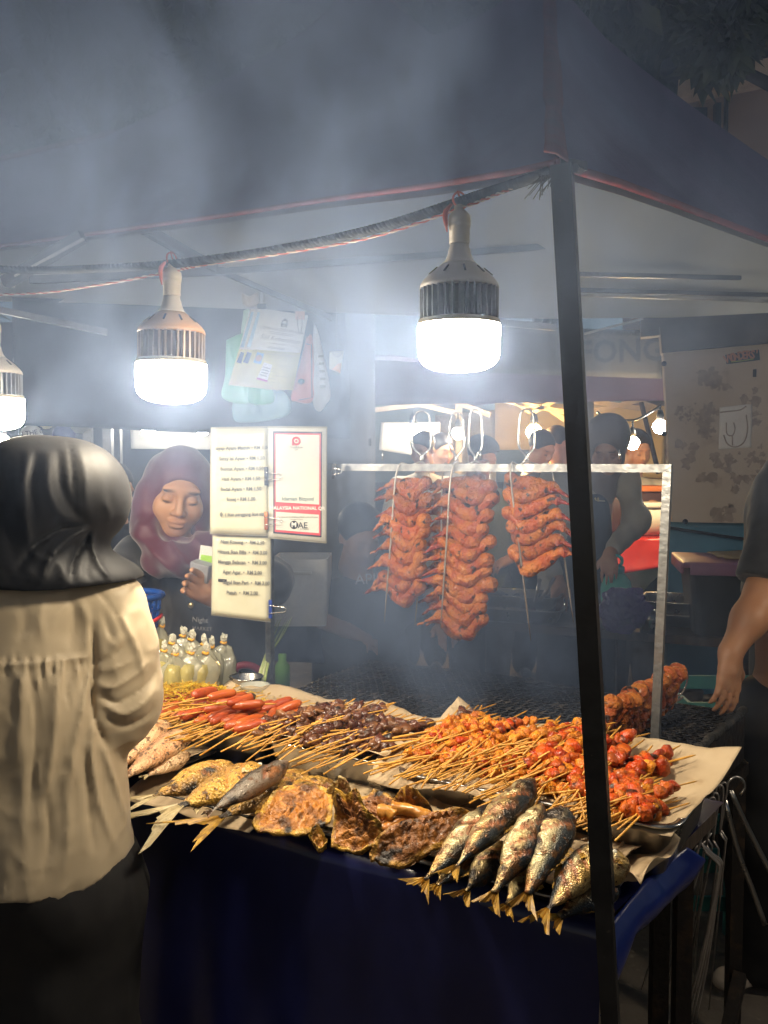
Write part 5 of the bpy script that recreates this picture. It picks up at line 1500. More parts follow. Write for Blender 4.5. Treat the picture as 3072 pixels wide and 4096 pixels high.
# headscarf: hood, gathered nape and cape
hp = [('e', C(190, 1985, 1.50), V3(.118, .13, .094)), ('e', C(310, 1975, 1.52), V3(.088, .105, .088)), ('e', C(395, 2000, 1.55), V3(.055, .07, .060)),
      ('c', C(130, 2040), C(95, 2250), .112, .150), ('c', C(225, 2130), C(220, 2265), .060, .098), ('e', C(90, 2318), V3(.21, .150, .048)), ('e', C(330, 2328, 1.50), V3(.082, .11, .028))]
kn = C(385, 2125, 1.40)
SF = [([(372, 2112), (290, 2150), (200, 2230), (150, 2330)], .016, 17), ([(372, 2108), (250, 2120), (130, 2190), (60, 2290)], -.016, 15), ([(375, 2120), (330, 2190), (290, 2260), (280, 2330)], -.013, 13), ([(378, 2120), (380, 2190), (400, 2260), (440, 2320)], .010, 13),
      ([(120, 1815), (92, 1930), (95, 2080), (125, 2215), (180, 2250)], .015, 13), ([(150, 1830), (125, 1950), (130, 2080)], -.012, 13), ([(200, 1820), (190, 1950), (240, 2060), (365, 2108)], .011, 14), ([(245, 1815), (250, 1950), (300, 2050), (370, 2100)], -.011, 12),
      ([(292, 1772), (298, 1900), (300, 2000), (310, 2080)], -.008, 6), ([(330, 1790), (350, 1900), (352, 2010), (372, 2095)], .007, 14), ([(400, 1800), (440, 1900), (450, 2010)], -.005, 14), ([(430, 2010), (452, 2060), (440, 2095)], .006, 10),
      ([(30, 1900), (20, 2100), (60, 2300)], -.010, 18), ([(60, 1880), (60, 2050), (90, 2200)], .008, 16), ([(220, 2250), (240, 2290), (235, 2335)], .008, 16), ([(90, 2280), (110, 2310), (100, 2340)], .008, 16), ([(350, 2250), (345, 2300), (360, 2330)], -.008, 12), ([(0, 2290), (20, 2320), (10, 2345)], -.008, 16)]
SF = [([(u - 18, v) for u, v in p], a * (.75 if i < 4 else .42), w * (1.0 if i < 4 else 1.25)) for i, (p, a, w) in enumerate(SF)]
def scarf_disp(P):
    x, y, z = P[:, 0], P[:, 1], P[:, 2]
    bk = np.clip((1.50 - y) / .05, 0, 1)
    q = P - kn
    ang = np.arctan2(q[:, 2], q[:, 0]); rad = np.linalg.norm(q[:, [0, 2]], axis=1)
    left = np.clip((kn[0] + .01 - x) / .03, 0, 1)
    d = .005 * ridge(np.stack([x + .35 * z, y * .4, z * .20], 1), 12, 23, 2)
    d += folds(P, SF)
    return d
v, f = squash(sdf_mesh(hp, .036, .0046, scarf_disp, clip=lambda P: (C(0, 2335, 1.42)[2] + .006 * np.sin(P[:, 0] * 16 + .6) - .06 * np.clip(P[:, 0] + .47, 0, 1)) - P[:, 2], pad=.04), .84)
world_part('headscarf', (v, f), m_blacksatin, cu)
ck = sdf_mesh([('e', C(420, 2130, 1.56), V3(.018, .02, .034)), ('e', C(392, 2190, 1.56), V3(.015, .02, .030))], .03, .005)
world_part('cheek', ck, M('cheek_skin', (.52, .27, .15), rough=.5, sss=.15), cu)

# ------------------------------------------------------------------ 2. seller in a maroon headscarf
m_maroon = M('maroon_chiffon', (.100, .008, .028), (.070, .006, .021), 5, rough=.55, bump=.08, bsc=14, sheen=.4)
SD = 2.62
def S(u, v, d=SD): return V3(*AD(u, v, d))
se = thing('person', 'seller in a maroon headscarf and black blouse looking down behind the price lists', 'person', (-.55, 2.75, 0))
F2 = look(16, 15, 8)
hc = S(704, 1985, 2.66) + V3(0, .03, .010)
hs_ = 1.10
body = head_prims(hc, F2, hs_) + [('c', S(745, 2180, 2.72), S(765, 2330, 2.80), .05, .06), ('c', V3(-.53, 2.80, .80), V3(-.53, 2.80, 1.15), .12, .14),
       ('c', V3(-.70, 2.80, 1.13), V3(-.36, 2.80, 1.13), .05, .05), ('c', V3(-.72, 2.80, 1.12), V3(-.85, 2.66, .95), .045, .04), ('c', V3(-.85, 2.66, .95), V3(-.92, 2.45, 1.02), .038, .028),
       ('c', V3(-.34, 2.80, 1.12), S(1100, 2335, 2.70), .045, .036), ('c', S(1100, 2335, 2.70), S(875, 2398, 2.48), .034, .026)] + \
       hand_prims(S(880, 2400, 2.47), S(820, 2362, 2.44), (.1, -1, .1), (.1, .1, 1), 1.0, .42) + hand_prims(V3(-.92, 2.45, 1.02), V3(-.93, 2.37, 1.04), (0, 0, -1), (1, 0, 0), .92, .4) + \
       pants_prims(V3(-.53, 2.80, .80), .12, V3(-.61, 2.80, .45), V3(-.61, 2.80, .08), V3(-.45, 2.80, .45), V3(-.45, 2.80, .08), (.085, .065, .045))
v, f = sdf_mesh(body, .03, .0046)
world_part('body', (v, f), m_skinA, se, attrs={'tint': tint(v, (.47, .25, .135), face_spots(hc, F2, hs_))})
W2 = lambda x, y, z: hc + F2 @ (V3(x, y, z) * hs_)
sc = [('e', W2(0, .020, .035), V3(.103, .115, .098), F2), ('e', W2(-.035, .01, -.06), V3(.075, .085, .12), F2), ('e', W2(.06, .015, -.05), V3(.055, .085, .11), F2),
      ('c', S(590, 2130, 2.62), S(700, 2240, 2.60), .045, .052), ('c', S(690, 2220, 2.60), S(860, 2190, 2.64), .060, .055), ('e', S(720, 2235, 2.60), V3(.115, .075, .042)), ('c', S(570, 2100, 2.66), S(590, 1980, 2.66), .03, .03),
      ('-e', W2(.002, -.100, -.022), V3(.071, .085, .094), F2, {'k': .012})]
def scarf2(P):
    q = P - S(760, 2110, 2.6)
    d = .013 * (np.abs(np.sin(q[:, 0] * 26 + q[:, 2] * 38 + 1.5 * np.sin(q[:, 0] * 14))) - .5) * np.clip((1.30 - P[:, 2]) / .05, 0, 1)
    return d - .006 * fbm(P * V3(1, .5, .6), 15, 3, 3)
v, f = sdf_mesh(sc, .035, .0058, scarf2)
world_part('headscarf', (v, f), m_maroon, se)
world_part('under_scarf', sdf_mesh([('e', W2(0, -.004, .047), V3(.075, .088, .066), F2), ('-e', W2(0, -.10, -.006), V3(.074, .092, .098), F2, {'k': .008})], .02, .0055), m_black_cloth, se)
bl = [('c', V3(-.53, 2.80, .74), V3(-.53, 2.80, 1.10), .165, .165), ('c', V3(-.71, 2.80, 1.12), V3(-.36, 2.80, 1.12), .065, .065), ('c', S(545, 2210, 2.76), S(455, 2310, 2.62), .062, .058), ('c', S(455, 2310, 2.62), V3(-.90, 2.47, 1.01), .054, .042),
      ('c', V3(-.35, 2.80, 1.11), S(1085, 2340, 2.70), .062, .058), ('c', S(1085, 2340, 2.70), S(900, 2405, 2.53), .054, .038)]
v, f = sdf_mesh(bl, .05, .009, lambda P: -.010 * fbm(P * V3(1, .5, .5), 12, 5, 3), clip=lambda P: .70 - P[:, 2])
m_blouse2 = M('black_blouse', (.020, .019, .021), (.030, .029, .031), 8, rough=.6, sheen=.3, bump=.08, bsc=60)
world_part('blouse', (v, f), m_blouse2, se)
v, f = sdf_mesh(pants_prims(V3(-.53, 2.80, .74), .14, V3(-.62, 2.80, .42), V3(-.62, 2.80, .07), V3(-.44, 2.80, .42), V3(-.44, 2.80, .07), (.12, .10, .09)), .05, .018)
world_part('trousers', (v, f), m_trouser, se)
shoes(se, [V3(-.62, 2.80, .075), V3(-.44, 2.80, .075)], m_black_cloth)
m_gold = M('gold_button', (.65, .52, .28), metal=.8, rough=.3)
def front_y(vf, x, z, r=.02):
    q = vf[0]; k = (np.abs(q[:, 0] - x) < r) & (np.abs(q[:, 2] - z) < r)
    return q[k, 1].min() if k.any() else 2.6
blv = sdf_mesh(bl, .05, .009, lambda P: -.010 * fbm(P * V3(1, .5, .5), 12, 5, 3))
for (u, vv) in ((746, 2333), (766, 2420)):
    p = S(u, vv, 2.64)
    y = front_y(blv, p[0], p[2])
    world_part('button', xf(lathe([(.0001, .004), (.006, .0035), (.009, .001), (.009, -.003)], 16), (p[0], y - .002, p[2]), Matrix.Rotation(R(90), 3, 'X').to_euler()), m_gold, se)
m_faded = M('faded_print', (.26, .26, .26), rough=.8)
for q, (w, u, vv, s) in enumerate((('Night', 830, 2455, .020), ('MARKET', 836, 2490, .015))):
    p = S(u, vv, 2.6); y = front_y(blv, p[0], p[2], .05) - .004
    text('shirt_print', w, s, m_faded, se, (p[0], y, p[2]), (1, 0, -.08), (.08, 0, 1))
m_card = M('grey_card', (.34, .34, .36), (.28, .28, .30), 12, rough=.5)
solo('box', rbox(tuple(S(808, 2285, 2.44)), (.058, .035, .050), .003, eul(8, 12, -20)), m_card, 'small grey box held in the seller hand', 'box', smooth=False)
gc = thing('price_card', 'green and white card held behind the small grey box', 'card', tuple(S(828, 2222, 2.455)))
world_part('card', rbox(tuple(S(828, 2225, 2.455)), (.044, .002, .056), .001, eul(0, 8, -8)), m_white_pl, gc, smooth=False)
world_part('green_band', rbox(tuple(S(829, 2238, 2.4525)), (.038, .0015, .022), .0005, eul(0, 8, -8)), M('green_print', (.35, .62, .05), rough=.5), gc, smooth=False)

# ------------------------------------------------------------------ 3. worker in a brown headscarf and black apron
m_brownscarf = M('brown_scarf', (.17, .12, .085), (.13, .095, .068), 5, rough=.7, sheen=.3, bump=.08, bsc=16)
m_greyshirt = M('grey_sweatshirt', (.42, .40, .35), (.35, .33, .29), 6, rough=.85, sheen=.2, bump=.08, bsc=60)
m_apron = M('black_apron', (.018, .022, .034), (.026, .03, .045), 10, rough=.6)
BD = 4.15
def B(u, v, d=BD): return V3(*AD(u, v, d))
wk = thing('person', 'worker in a brown headscarf, grey sleeves and black apron reaching down behind the post', 'person', (.86, 4.2, 0))
F3 = look(-22, 30, 0)
hc = B(2432, 1792, 4.12)
W3 = lambda x, y, z: hc + F3 @ V3(x, y, z)
body = head_prims(hc, F3, 1.0) + [('c', B(2400, 1880, 4.2), B(2370, 2000, 4.25), .05, .06), ('c', V3(.93, 4.28, .8), V3(.93, 4.26, 1.28), .13, .15), ('c', B(2230, 1920, 4.25), B(2500, 1930, 4.25), .05, .05),
       ('c', B(2505, 1930, 4.25), B(2545, 2090, 4.1), .045, .04), ('c', B(2545, 2090, 4.1), B(2440, 2215, 3.92), .036, .028), ('c', B(2230, 1930, 4.25), B(2170, 2130, 4.15), .045, .04), ('c', B(2170, 2130, 4.15), B(2230, 2320, 3.95), .036, .028)] + \
       hand_prims(B(2440, 2218, 3.92), B(2438, 2260, 3.86), (0, 0, -1), (-1, 0, 0), 1, .5) + hand_prims(B(2230, 2322, 3.95), B(2235, 2370, 3.9), (0, 0, -1), (1, 0, 0), 1, .5) + \
       pants_prims(V3(.93, 4.28, .82), .12, V3(.85, 4.28, .45), V3(.85, 4.28, .08), V3(1.01, 4.28, .45), V3(1.01, 4.28, .08), (.085, .065, .045))
v, f = sdf_mesh(body, .03, .0085)
world_part('body', (v, f), m_skinB, wk, attrs={'tint': tint(v, (.54, .30, .18), face_spots(hc, F3, 1, (.3, .11, .08)))})
v, f = sdf_mesh([('e', W3(0, .022, .045), V3(.100, .115, .105), F3), ('e', W3(-.02, .03, -.06), V3(.09, .09, .10), F3), ('c', B(2400, 1880, 4.18), B(2380, 1960, 4.22), .085, .10), ('-e', W3(.0, -.095, -.015), V3(.062, .08, .085), F3, {'k': .012})], .04, .009, lambda P: -.006 * fbm(P * V3(1, .5, .6), 14, 9))
world_part('headscarf', (v, f), m_brownscarf, wk)
sw = [('c', V3(.90, 4.27, .80), V3(.90, 4.25, 1.26), .17, .165), ('c', B(2230, 1915, 4.25), B(2500, 1925, 4.25), .066, .066), ('c', B(2505, 1925, 4.25), B(2548, 2085, 4.1), .062, .058), ('c', B(2548, 2085, 4.1), B(2462, 2185, 3.95), .054, .045),
      ('c', B(2220, 1925, 4.22), B(2160, 2120, 4.12), .066, .060), ('c', B(2160, 2120, 4.12), B(2215, 2290, 3.97), .056, .045)]
swd = lambda P: -.010 * fbm(P * V3(1, .5, .6), 13, 5, 3)
v, f = sdf_mesh(sw, .05, .012, swd)
world_part('sweatshirt', (v, f), m_greyshirt, wk)
apz = lambda P: np.maximum(np.maximum(P[:, 1] - 4.20, np.abs(P[:, 0] - (B(2400, 2050)[0])) - (.14 + .06 * np.clip((1.20 - P[:, 2]) * 6, 0, 1.5))), np.maximum(P[:, 2] - B(0, 1975)[2], .55 - P[:, 2]))
v, f = sdf_mesh([(p[0], p[1], p[2], p[3] + .008, p[4] + .008) for p in sw[:1]], .05, .012, swd, clip=apz)
world_part('apron', (v, f), m_apron, wk)
yb = v[:, 1].min()
for u in (2370, 2381, 2392): world_part('apron_emblem', blob((.006, .004, .012), 1, .1) if False else xf(blob((.006, .005, .012), 1, .1), tuple(B(u, 1998, yb + .03))), M('emblem', (.5, .42, .22), rough=.5), wk)
world_part('apron_emblem', tube([B(2345, 2000, yb + .03), B(2420, 2004, yb + .03)], .003, 6), M('emblem_line', (.45, .40, .3), rough=.5), wk)
v, f = sdf_mesh(pants_prims(V3(.93, 4.28, .78), .14, V3(.84, 4.28, .42), V3(.84, 4.28, .07), V3(1.02, 4.28, .42), V3(1.02, 4.28, .07), (.12, .10, .08)), .05, .02)
world_part('trousers', (v, f), m_trouser, wk)
shoes(wk, [V3(.84, 4.28, .075), V3(1.02, 4.28, .075)], m_black_cloth)

# ------------------------------------------------------------------ 4. man at the right edge, only arm and side in the picture
MD = 2.30
def Q(u, v, d=MD): return V3(*AD(u, v, d))
mn = thing('person', 'man in a black shirt at the right edge lowering his bare hand', 'person', (1.12, 2.42, 0))
sh_ = Q(3180, 1900, 2.42)
el_ = Q(3060, 2370, 2.33); wr_ = Q(2922, 2610, 2.26)
hd = Q(3290, 1560, 2.45)
F4 = look(60, 15, 0)
body = head_prims(hd, F4, 1.05) + [('c', hd + V3(0, .03, -.1), V3(1.16, 2.46, 1.38), .055, .06), ('c', V3(1.18, 2.46, .85), V3(1.18, 2.46, 1.32), .14, .16), ('c', sh_ + V3(.0, .03, .0), V3(1.36, 2.50, 1.40), .06, .06),
       ('c', sh_, el_, .055, .046), ('c', el_, (el_ * .55 + wr_ * .45), .047, .043), ('c', (el_ * .55 + wr_ * .45), wr_, .043, .029), ('c', V3(1.38, 2.5, 1.38), V3(1.45, 2.4, 1.1), .055, .045), ('c', V3(1.45, 2.4, 1.1), V3(1.42, 2.2, .95), .042, .03)] + \
       hand_prims(wr_, wr_ + V3(-.02, -.04, -.1), (-.35, .8, -.1), (1, .35, .1), 1.0, .30, .75) + hand_prims(V3(1.42, 2.2, .95), V3(1.42, 2.12, .93), (0, 0, -1), (-1, 0, 0), 1, .4) + \
       pants_prims(V3(1.18, 2.48, .82), .13, V3(1.08, 2.46, .46), V3(1.10, 2.5, .08), V3(1.28, 2.46, .46), V3(1.28, 2.5, .08), (.09, .07, .05))
v, f = sdf_mesh(body, .03, .007)
world_part('body', (v, f), m_skinB, mn, attrs={'tint': tint(v, (.36, .17, .08), face_spots(hd, F4))})
v, f = sdf_mesh([('e', hd + F4 @ V3(0, .02, .045), V3(.085, .10, .085), F4), ('-e', hd + F4 @ V3(0, -.1, -.01), V3(.09, .1, .085), F4)], .02, .01)
world_part('hair', (v, f), m_clip_black, mn)
hemc = el_ * .93 + sh_ * .07
ax_ = (el_ - sh_) / np.linalg.norm(el_ - sh_)
tsh = [('c', V3(1.18, 2.46, .80), V3(1.18, 2.46, 1.32), .175, .18), ('c', V3(1.10, 2.45, 1.38), V3(1.36, 2.50, 1.38), .075, .075), ('c', sh_, el_, .082, .075)]
v, f = sdf_mesh(tsh, .04, .010, lambda P: -.009 * fbm(P * V3(1, .6, .6), 13, 6, 3), clip=lambda P: np.where((P[:, 0] < 1.06) & (P[:, 2] < 1.30), (P - hemc) @ ax_, .78 - P[:, 2]))
world_part('shirt', (v, f), m_black_cloth, mn)
v, f = sdf_mesh(pants_prims(V3(1.18, 2.48, .80), .15, V3(1.06, 2.44, .44), V3(1.08, 2.5, .07), V3(1.29, 2.46, .44), V3(1.29, 2.5, .07), (.13, .11, .09)), .05, .014, lambda P: -.008 * fbm(P * V3(1, 1, .4), 14, 2))
world_part('trousers', (v, f), m_trouser, mn)
shoes(mn, [V3(1.08, 2.5, .075), V3(1.29, 2.5, .075)], M('beige_shoe', (.40, .33, .26), rough=.7), (-.9, -.3, 0))

# ------------------------------------------------------------------ people behind
m_hair = M('dark_hair', (.012, .009, .008), (.02, .015, .012), 30, rough=.5)
def bystander(label, head, d, shirt, skin, hat=None, yaw=0, pitch=20, s=1.0, hairmat=None, arms=None, scarf=None):
    hc = V3(*AD(head[0], head[1], d))
    t = thing('person', label, 'person', (hc[0], d + .05, 0), 'people behind the stall')
    F = look(yaw, pitch, 0)
    b = hc + V3(0, .06, 0)
    zs = hc[2] - .26
    pr = head_prims(hc, F, s) + [('c', hc + V3(0, .03, -.1), V3(b[0], b[1], zs + .04), .05, .055), ('c', V3(b[0], b[1], .85), V3(b[0], b[1], zs - .08), .13, .15), ('c', V3(b[0] - .17, b[1], zs), V3(b[0] + .17, b[1], zs), .05, .05)]
    sl = [('c', V3(b[0], b[1], .80), V3(b[0], b[1], zs - .06), .17, .17), ('c', V3(b[0] - .17, b[1], zs), V3(b[0] + .17, b[1], zs), .065, .065)]
    arms = arms or (((-.26, -.05, zs - .30), (-.10, -.28, zs - .34)), ((.26, -.05, zs - .30), (.10, -.28, zs - .34)))
    for sx, (e, w) in zip((-1, 1), arms):
        sh = V3(b[0] + sx * .18, b[1], zs); el = V3(b[0] + e[0], b[1] + e[1], e[2]); wr = V3(b[0] + w[0], b[1] + w[1], w[2])
        pr += [('c', sh, el, .046, .04), ('c', el, wr, .038, .028)] + hand_prims(wr, wr + (wr - el) * .35, (0, 0, -1), (-sx, 0, 0), 1, .5)
        sl += [('c', sh, el, .064, .056)]
    pr += pants_prims(V3(b[0], b[1], .82), .12, V3(b[0] - .1, b[1], .45), V3(b[0] - .1, b[1], .08), V3(b[0] + .1, b[1], .45), V3(b[0] + .1, b[1], .08), (.085, .065, .045))
    v, f = sdf_mesh(pr, .03, .012)
    world_part('body', (v, f), skin, t, attrs={'tint': tint(v, (.42, .21, .11), face_spots(hc, F))})
    world_part('shirt', sdf_mesh(sl, .05, .016, lambda P: -.01 * fbm(P, 11, 3)), shirt, t)
    hp_ = scarf or hairmat or m_hair
    world_part('headscarf' if scarf else 'hair', sdf_mesh([('e', hc + F @ V3(0, .02, .045), V3(.086, .10, .085), F), ('-e', hc + F @ V3(0, -.1, -.012), V3(.085, .095, .08), F)], .02, .010), hp_, t)
    if hat:
        cp = sdf_mesh([('e', hc + F @ V3(0, .015, .075), V3(.092, .108, .065), F), ('e', hc + F @ V3(0, -.12, .055), V3(.065, .07, .008), F)], .02, .009, clip=lambda P: (hc[2] + .035) - P[:, 2] - (P[:, 1] - hc[1]) * .1)
        world_part('cap', cp, hat, t)
    world_part('trousers', sdf_mesh(pants_prims(V3(b[0], b[1], .78), .13, V3(b[0] - .1, b[1], .44), V3(b[0] - .1, b[1], .07), V3(b[0] + .1, b[1], .44), V3(b[0] + .1, b[1], .07), (.12, .1, .08)), .05, .025), m_trouser, t)
    shoes(t, [V3(b[0] - .1, b[1], .075), V3(b[0] + .1, b[1], .075)], m_black_cloth)
    return t
m_whiteT = M('white_shirt', (.62, .56, .46), (.5, .45, .36), 6, rough=.8)
m_greenT = M('grey_green_shirt', (.10, .115, .09), (.08, .09, .07), 6, rough=.85)
m_darkT = M('dark_shirt', (.03, .03, .032), (.04, .04, .042), 8, rough=.8)
z_ = lambda v, d: HC + (1850 - v) / FPX * d
ws = bystander('person in a white shirt with an orange print behind the red cloth table', (2545, 1800), 5.6, m_whiteT, m_skinB, yaw=20, arms=(((-.24, -.1, z_(2010, 5.5)), (-.02, -.25, z_(2010, 5.3))), ((.27, -.1, z_(2040, 5.5)), (.05, -.30, z_(2040, 5.3)))))
world_part('shirt_print', join(xf(blob((.035, .004, .012), 1, .2), tuple(AD(2545, 1928, 5.44))), xf(blob((.03, .004, .012), 1, .2, seed=2), tuple(AD(2522, 1942, 5.44)))), M('orange_print', (.7, .14, .03), rough=.6), ws)
bystander('man in a dark jacket lit orange by the bulbs, head bowed beside the post', (2165, 1795), 6.2, m_darkT, m_skinA, yaw=40, pitch=30)
bystander('man with tousled hair leaning over from the right, lit orange', (2225, 1775), 6.6, m_greyshirt, m_skinA, yaw=-60, pitch=35)
bystander('man in a dark cap and green grey shirt behind the steel rack', (1928, 1835), 5.4, m_greenT, m_skinB, hat=m_darkT, yaw=30, pitch=25)
bystander('person with dark hair under the white sheet, seen over the beam', (1690, 1800), 6.4, m_whiteT, m_skinB, yaw=-30)
bystander('person in dark clothes standing right of the white sheet', (1770, 1800), 6.9, m_darkT, m_skinB, yaw=30)
ap = bystander('helper in a black shirt with white lettering bent over in the smoke', (1440, 2150), 3.45, m_darkT, m_skinA, yaw=25, pitch=25, s=.95, arms=(((-.25, -.1, .92), (-.05, -.2, .86)), ((.28, -.12, .98), (.30, -.45, .93))))
p = AD(1462, 2318, 3.30)
text('shirt_print', 'API', .055, M('white_print', (.6, .6, .6), rough=.8), ap, p, (1, 0, .05), (-.05, 0, 1))
bystander('person in dark clothes half hidden between the customer and the seller', (455, 1960), 4.2, m_darkT, m_skinA, yaw=60, scarf=m_darkT)
# ================================================================== right: stained board on a blue wall, bench behind the grill
m_board = M('stained_board', (.56, .46, .35), (.50, .40, .30), 2.2, c3=(.40, .30, .22), sc3=9, lo3=.60, hi3=.72, rough=.8, bump=.06, bsc=30)
m_stain = M('old_glue', (.31, .24, .175), (.40, .31, .23), 30, rough=.9)
m_blue = M('blue_wall_paint', (.09, .27, .40), (.07, .20, .31), 3, c3=(.16, .20, .22), sc3=45, lo3=.70, hi3=.74, rough=.7, bump=.1, bsc=25)
WD = 4.1
def K(u, v, d=WD): return AD(u, v, d)
xl = K(2655, 1500).x + .07
bw = thing('blue_wall', 'blue painted wall below the stained board at the right', 'wall', tuple(K(2860, 3200, WD)[:2]) + (0,))
world_part('wall_face', box((xl + 2.0, WD + .13, .98), (4.0, .06, 1.96)), m_blue, bw, smooth=False)
world_part('ledge', join(box((xl + 2.0, WD + .07, K(0, 2495).z), (4.0, .05, .02)), box((xl + 2.0, WD + .09, K(0, 2120).z), (4.0, .02, .015))), m_blue, bw, smooth=False)
world_part('roof_beam', join(beam(AD(2640, 1365, WD + .05), AD(3300, 1290, WD - .1), .10, .12), beam(AD(2560, 1310, WD + .1), AD(3300, 1225, WD - .1), .08, .10)), M('weathered_beam', (.10, .085, .08), (.06, .05, .05), 8, rough=.85), bw, smooth=False)
cb = thing('wall_cable', 'black cable sagging across the blue wall', 'cable', tuple(K(2700, 2110, WD - .02)))
world_part('cable', tube(spline([K(2660, 2108, WD + .05), K(2800, 2130, WD + .04), K(3000, 2158, WD + .04), K(3250, 2175, WD + .04)], 20), .007, 6), m_clip_black, cb)
bd = thing('stained_board', 'large stained beige board screwed above the blue wall', 'board', tuple(K(2870, 2090)))
TL, TR, BR, BL = K(2652, 1372), K(3350, 1285), K(3350, 2100), K(2690, 2088)
back = Vector((0, .032, 0))
bv = quadsheet(TL + back, TR + back, BR + back, BL + back, 2, 2, .03)
world_part('panel', bv, m_board, bd, smooth=False)
for (u, v) in ((2745, 1362), (2655, 1455), (2655, 1735), (2740, 2086)):
    world_part('screw', xf(lathe([(.0001, 0), (.012, .001), (.012, .006)], 10), tuple(K(u, v, WD - .002)), Matrix.Rotation(R(90), 3, 'X').to_euler()), m_iron, bd)
g = np.random.default_rng(8)
def spots(cx, cy_, n, sx, sy, r, seed):
    q = np.random.default_rng(seed); m = MB()
    for i in range(n):
        u, v = cx + q.normal() * sx, cy_ + q.normal() * sy
        if not (2690 < u < 3150 and 1400 < v < 2075): continue
        rr = r * (.10 + .75 * q.random() ** 2)
        a = np.linspace(0, 2 * math.pi, 10, endpoint=False)
        w = rr * (1 + 1.3 * (q.random(10) - .5))
        c = K(u, v, WD - .0025 - .0003 * (i % 9))
        pts = [(c.x + w[j] * math.cos(a[j]), c.y, c.z + w[j] * .9 * math.sin(a[j])) for j in range(10)]
        m.add((pts, [tuple(range(9, -1, -1))]))
    return m
gl = MB()
for a in ((2830, 1510, 70, 16, 16, .022, 1), (2860, 1530, 70, 14, 10, .024, 2), (2740, 1660, 60, 20, 18, .012, 3), (2820, 1700, 80, 16, 26, .022, 4), (2835, 1650, 46, 18, 10, .02, 5), (2900, 2040, 10, 20, 14, .022, 12), (2990, 1830, 14, 30, 14, .02, 13)):
    gl.add(spots(*a).get())
for ch in ([(2720, 1775), (2776, 1785), (2770, 1810), (2758, 1832), (2752, 1850)], [(2860, 1830), (2868, 1850), (2880, 1862), (2812, 1912), (2840, 1918), (2856, 1908)], [(2910, 1835), (2912, 1850), (2915, 1875), (2930, 1895), (2945, 1920), (2948, 1955)],
           [(3010, 1820), (3030, 1838), (3050, 1850), (3040, 1890), (3020, 1910), (2995, 1918)], [(2862, 2042), (2868, 2058), (2878, 2075)], [(2920, 2040), (2918, 2060), (2922, 2078)], [(3020, 2035), (3035, 2062)], [(3020, 1560), (3028, 1600), (3026, 1650), (3030, 1690)], [(2905, 1548), (2980, 1590), (2975, 1605)]):
    for i, (u, v) in enumerate(ch): gl.add(spots(u, v, 9, 7, 5, .026, u + v).get())
world_part('glue_marks', gl.get(), m_stain, bd, smooth=False, kind='stuff')
pk = thing('torn_poster', 'white torn poster remains with wrinkled paper on the stained board', 'poster', tuple(K(2945, 1800)))
m_torn = M('torn_paper', (.74, .70, .64), (.66, .60, .54), 5, rough=.85, bump=.3, bsc=12)
world_part('paper', quadsheet(K(2878, 1630, WD - .006), K(3008, 1615, WD - .006), K(3005, 1790, WD - .006), K(2875, 1798, WD - .006), 14, 18, .002, .004, 12, 4), m_torn, pk)
for pts in ([(2905, 1690), (2908, 1735), (2930, 1742), (2940, 1715), (2935, 1690)], [(2895, 1740), (2910, 1775), (2940, 1788), (2975, 1770), (2990, 1720), (2985, 1660)], [(2880, 1650), (2920, 1645), (2960, 1640), (2985, 1625)], [(2930, 1745), (2930, 1782)]):
    world_part('wrinkle', tube(spline([K(u, v, WD - .010) for u, v in pts], 18), .003, 5), m_stain, pk)
st = thing('wall_sticker', 'dark sticker with orange lettering reading WONDERS on the stained board', 'sticker', tuple(K(2968, 1430)))
s4 = [K(2901, 1419, WD - .004), K(3036, 1398, WD - .004), K(3040, 1440, WD - .004), K(2906, 1457, WD - .004)]
world_part('backing', quadsheet(*s4, 2, 2, .001), M('dark_green_print', (.008, .022, .022), rough=.5), st, smooth=False)
X = (s4[1] - s4[0]).normalized()
m_or = M('orange_lettering', (.50, .20, .08), rough=.5)
for i, ch in enumerate("WONDERS'"):
    k = (i + .7) / 8.4
    c = s4[0].lerp(s4[1], k).lerp(s4[3].lerp(s4[2], k), .52 - .16 * math.sin(math.pi * k)) + Vector((0, -.002, 0))
    a = R(9 + 26 * (.5 - k))
    text('letter', ch, .052, m_or, st, c, (math.cos(a), 0, math.sin(a)), (-math.sin(a), 0, math.cos(a)), bold=.0015, sx=.8)
world_part('swoosh', tube(spline([K(2925, 1448, WD - .007), K(2970, 1443, WD - .007), K(3015, 1436, WD - .007)], 8), .003, 5), M('lime_print', (.30, .32, .04), rough=.5), st)
solo('wall_sticker', quadsheet(K(3012, 1478, WD - .005), K(3026, 1476, WD - .005), K(3025, 1508, WD - .005), K(3011, 1508, WD - .005), 2, 2, .001), m_clip_black, 'small black sticker tab below the lettered sticker', 'sticker', smooth=False)
solo('wall_sticker', quadsheet(K(2685, 1391, WD - .005), K(2793, 1388, WD - .005), K(2793, 1397, WD - .005), K(2685, 1400, WD - .005), 2, 2, .001), m_stain, 'thin brown strip of tape at the top left of the stained board', 'sticker', smooth=False)

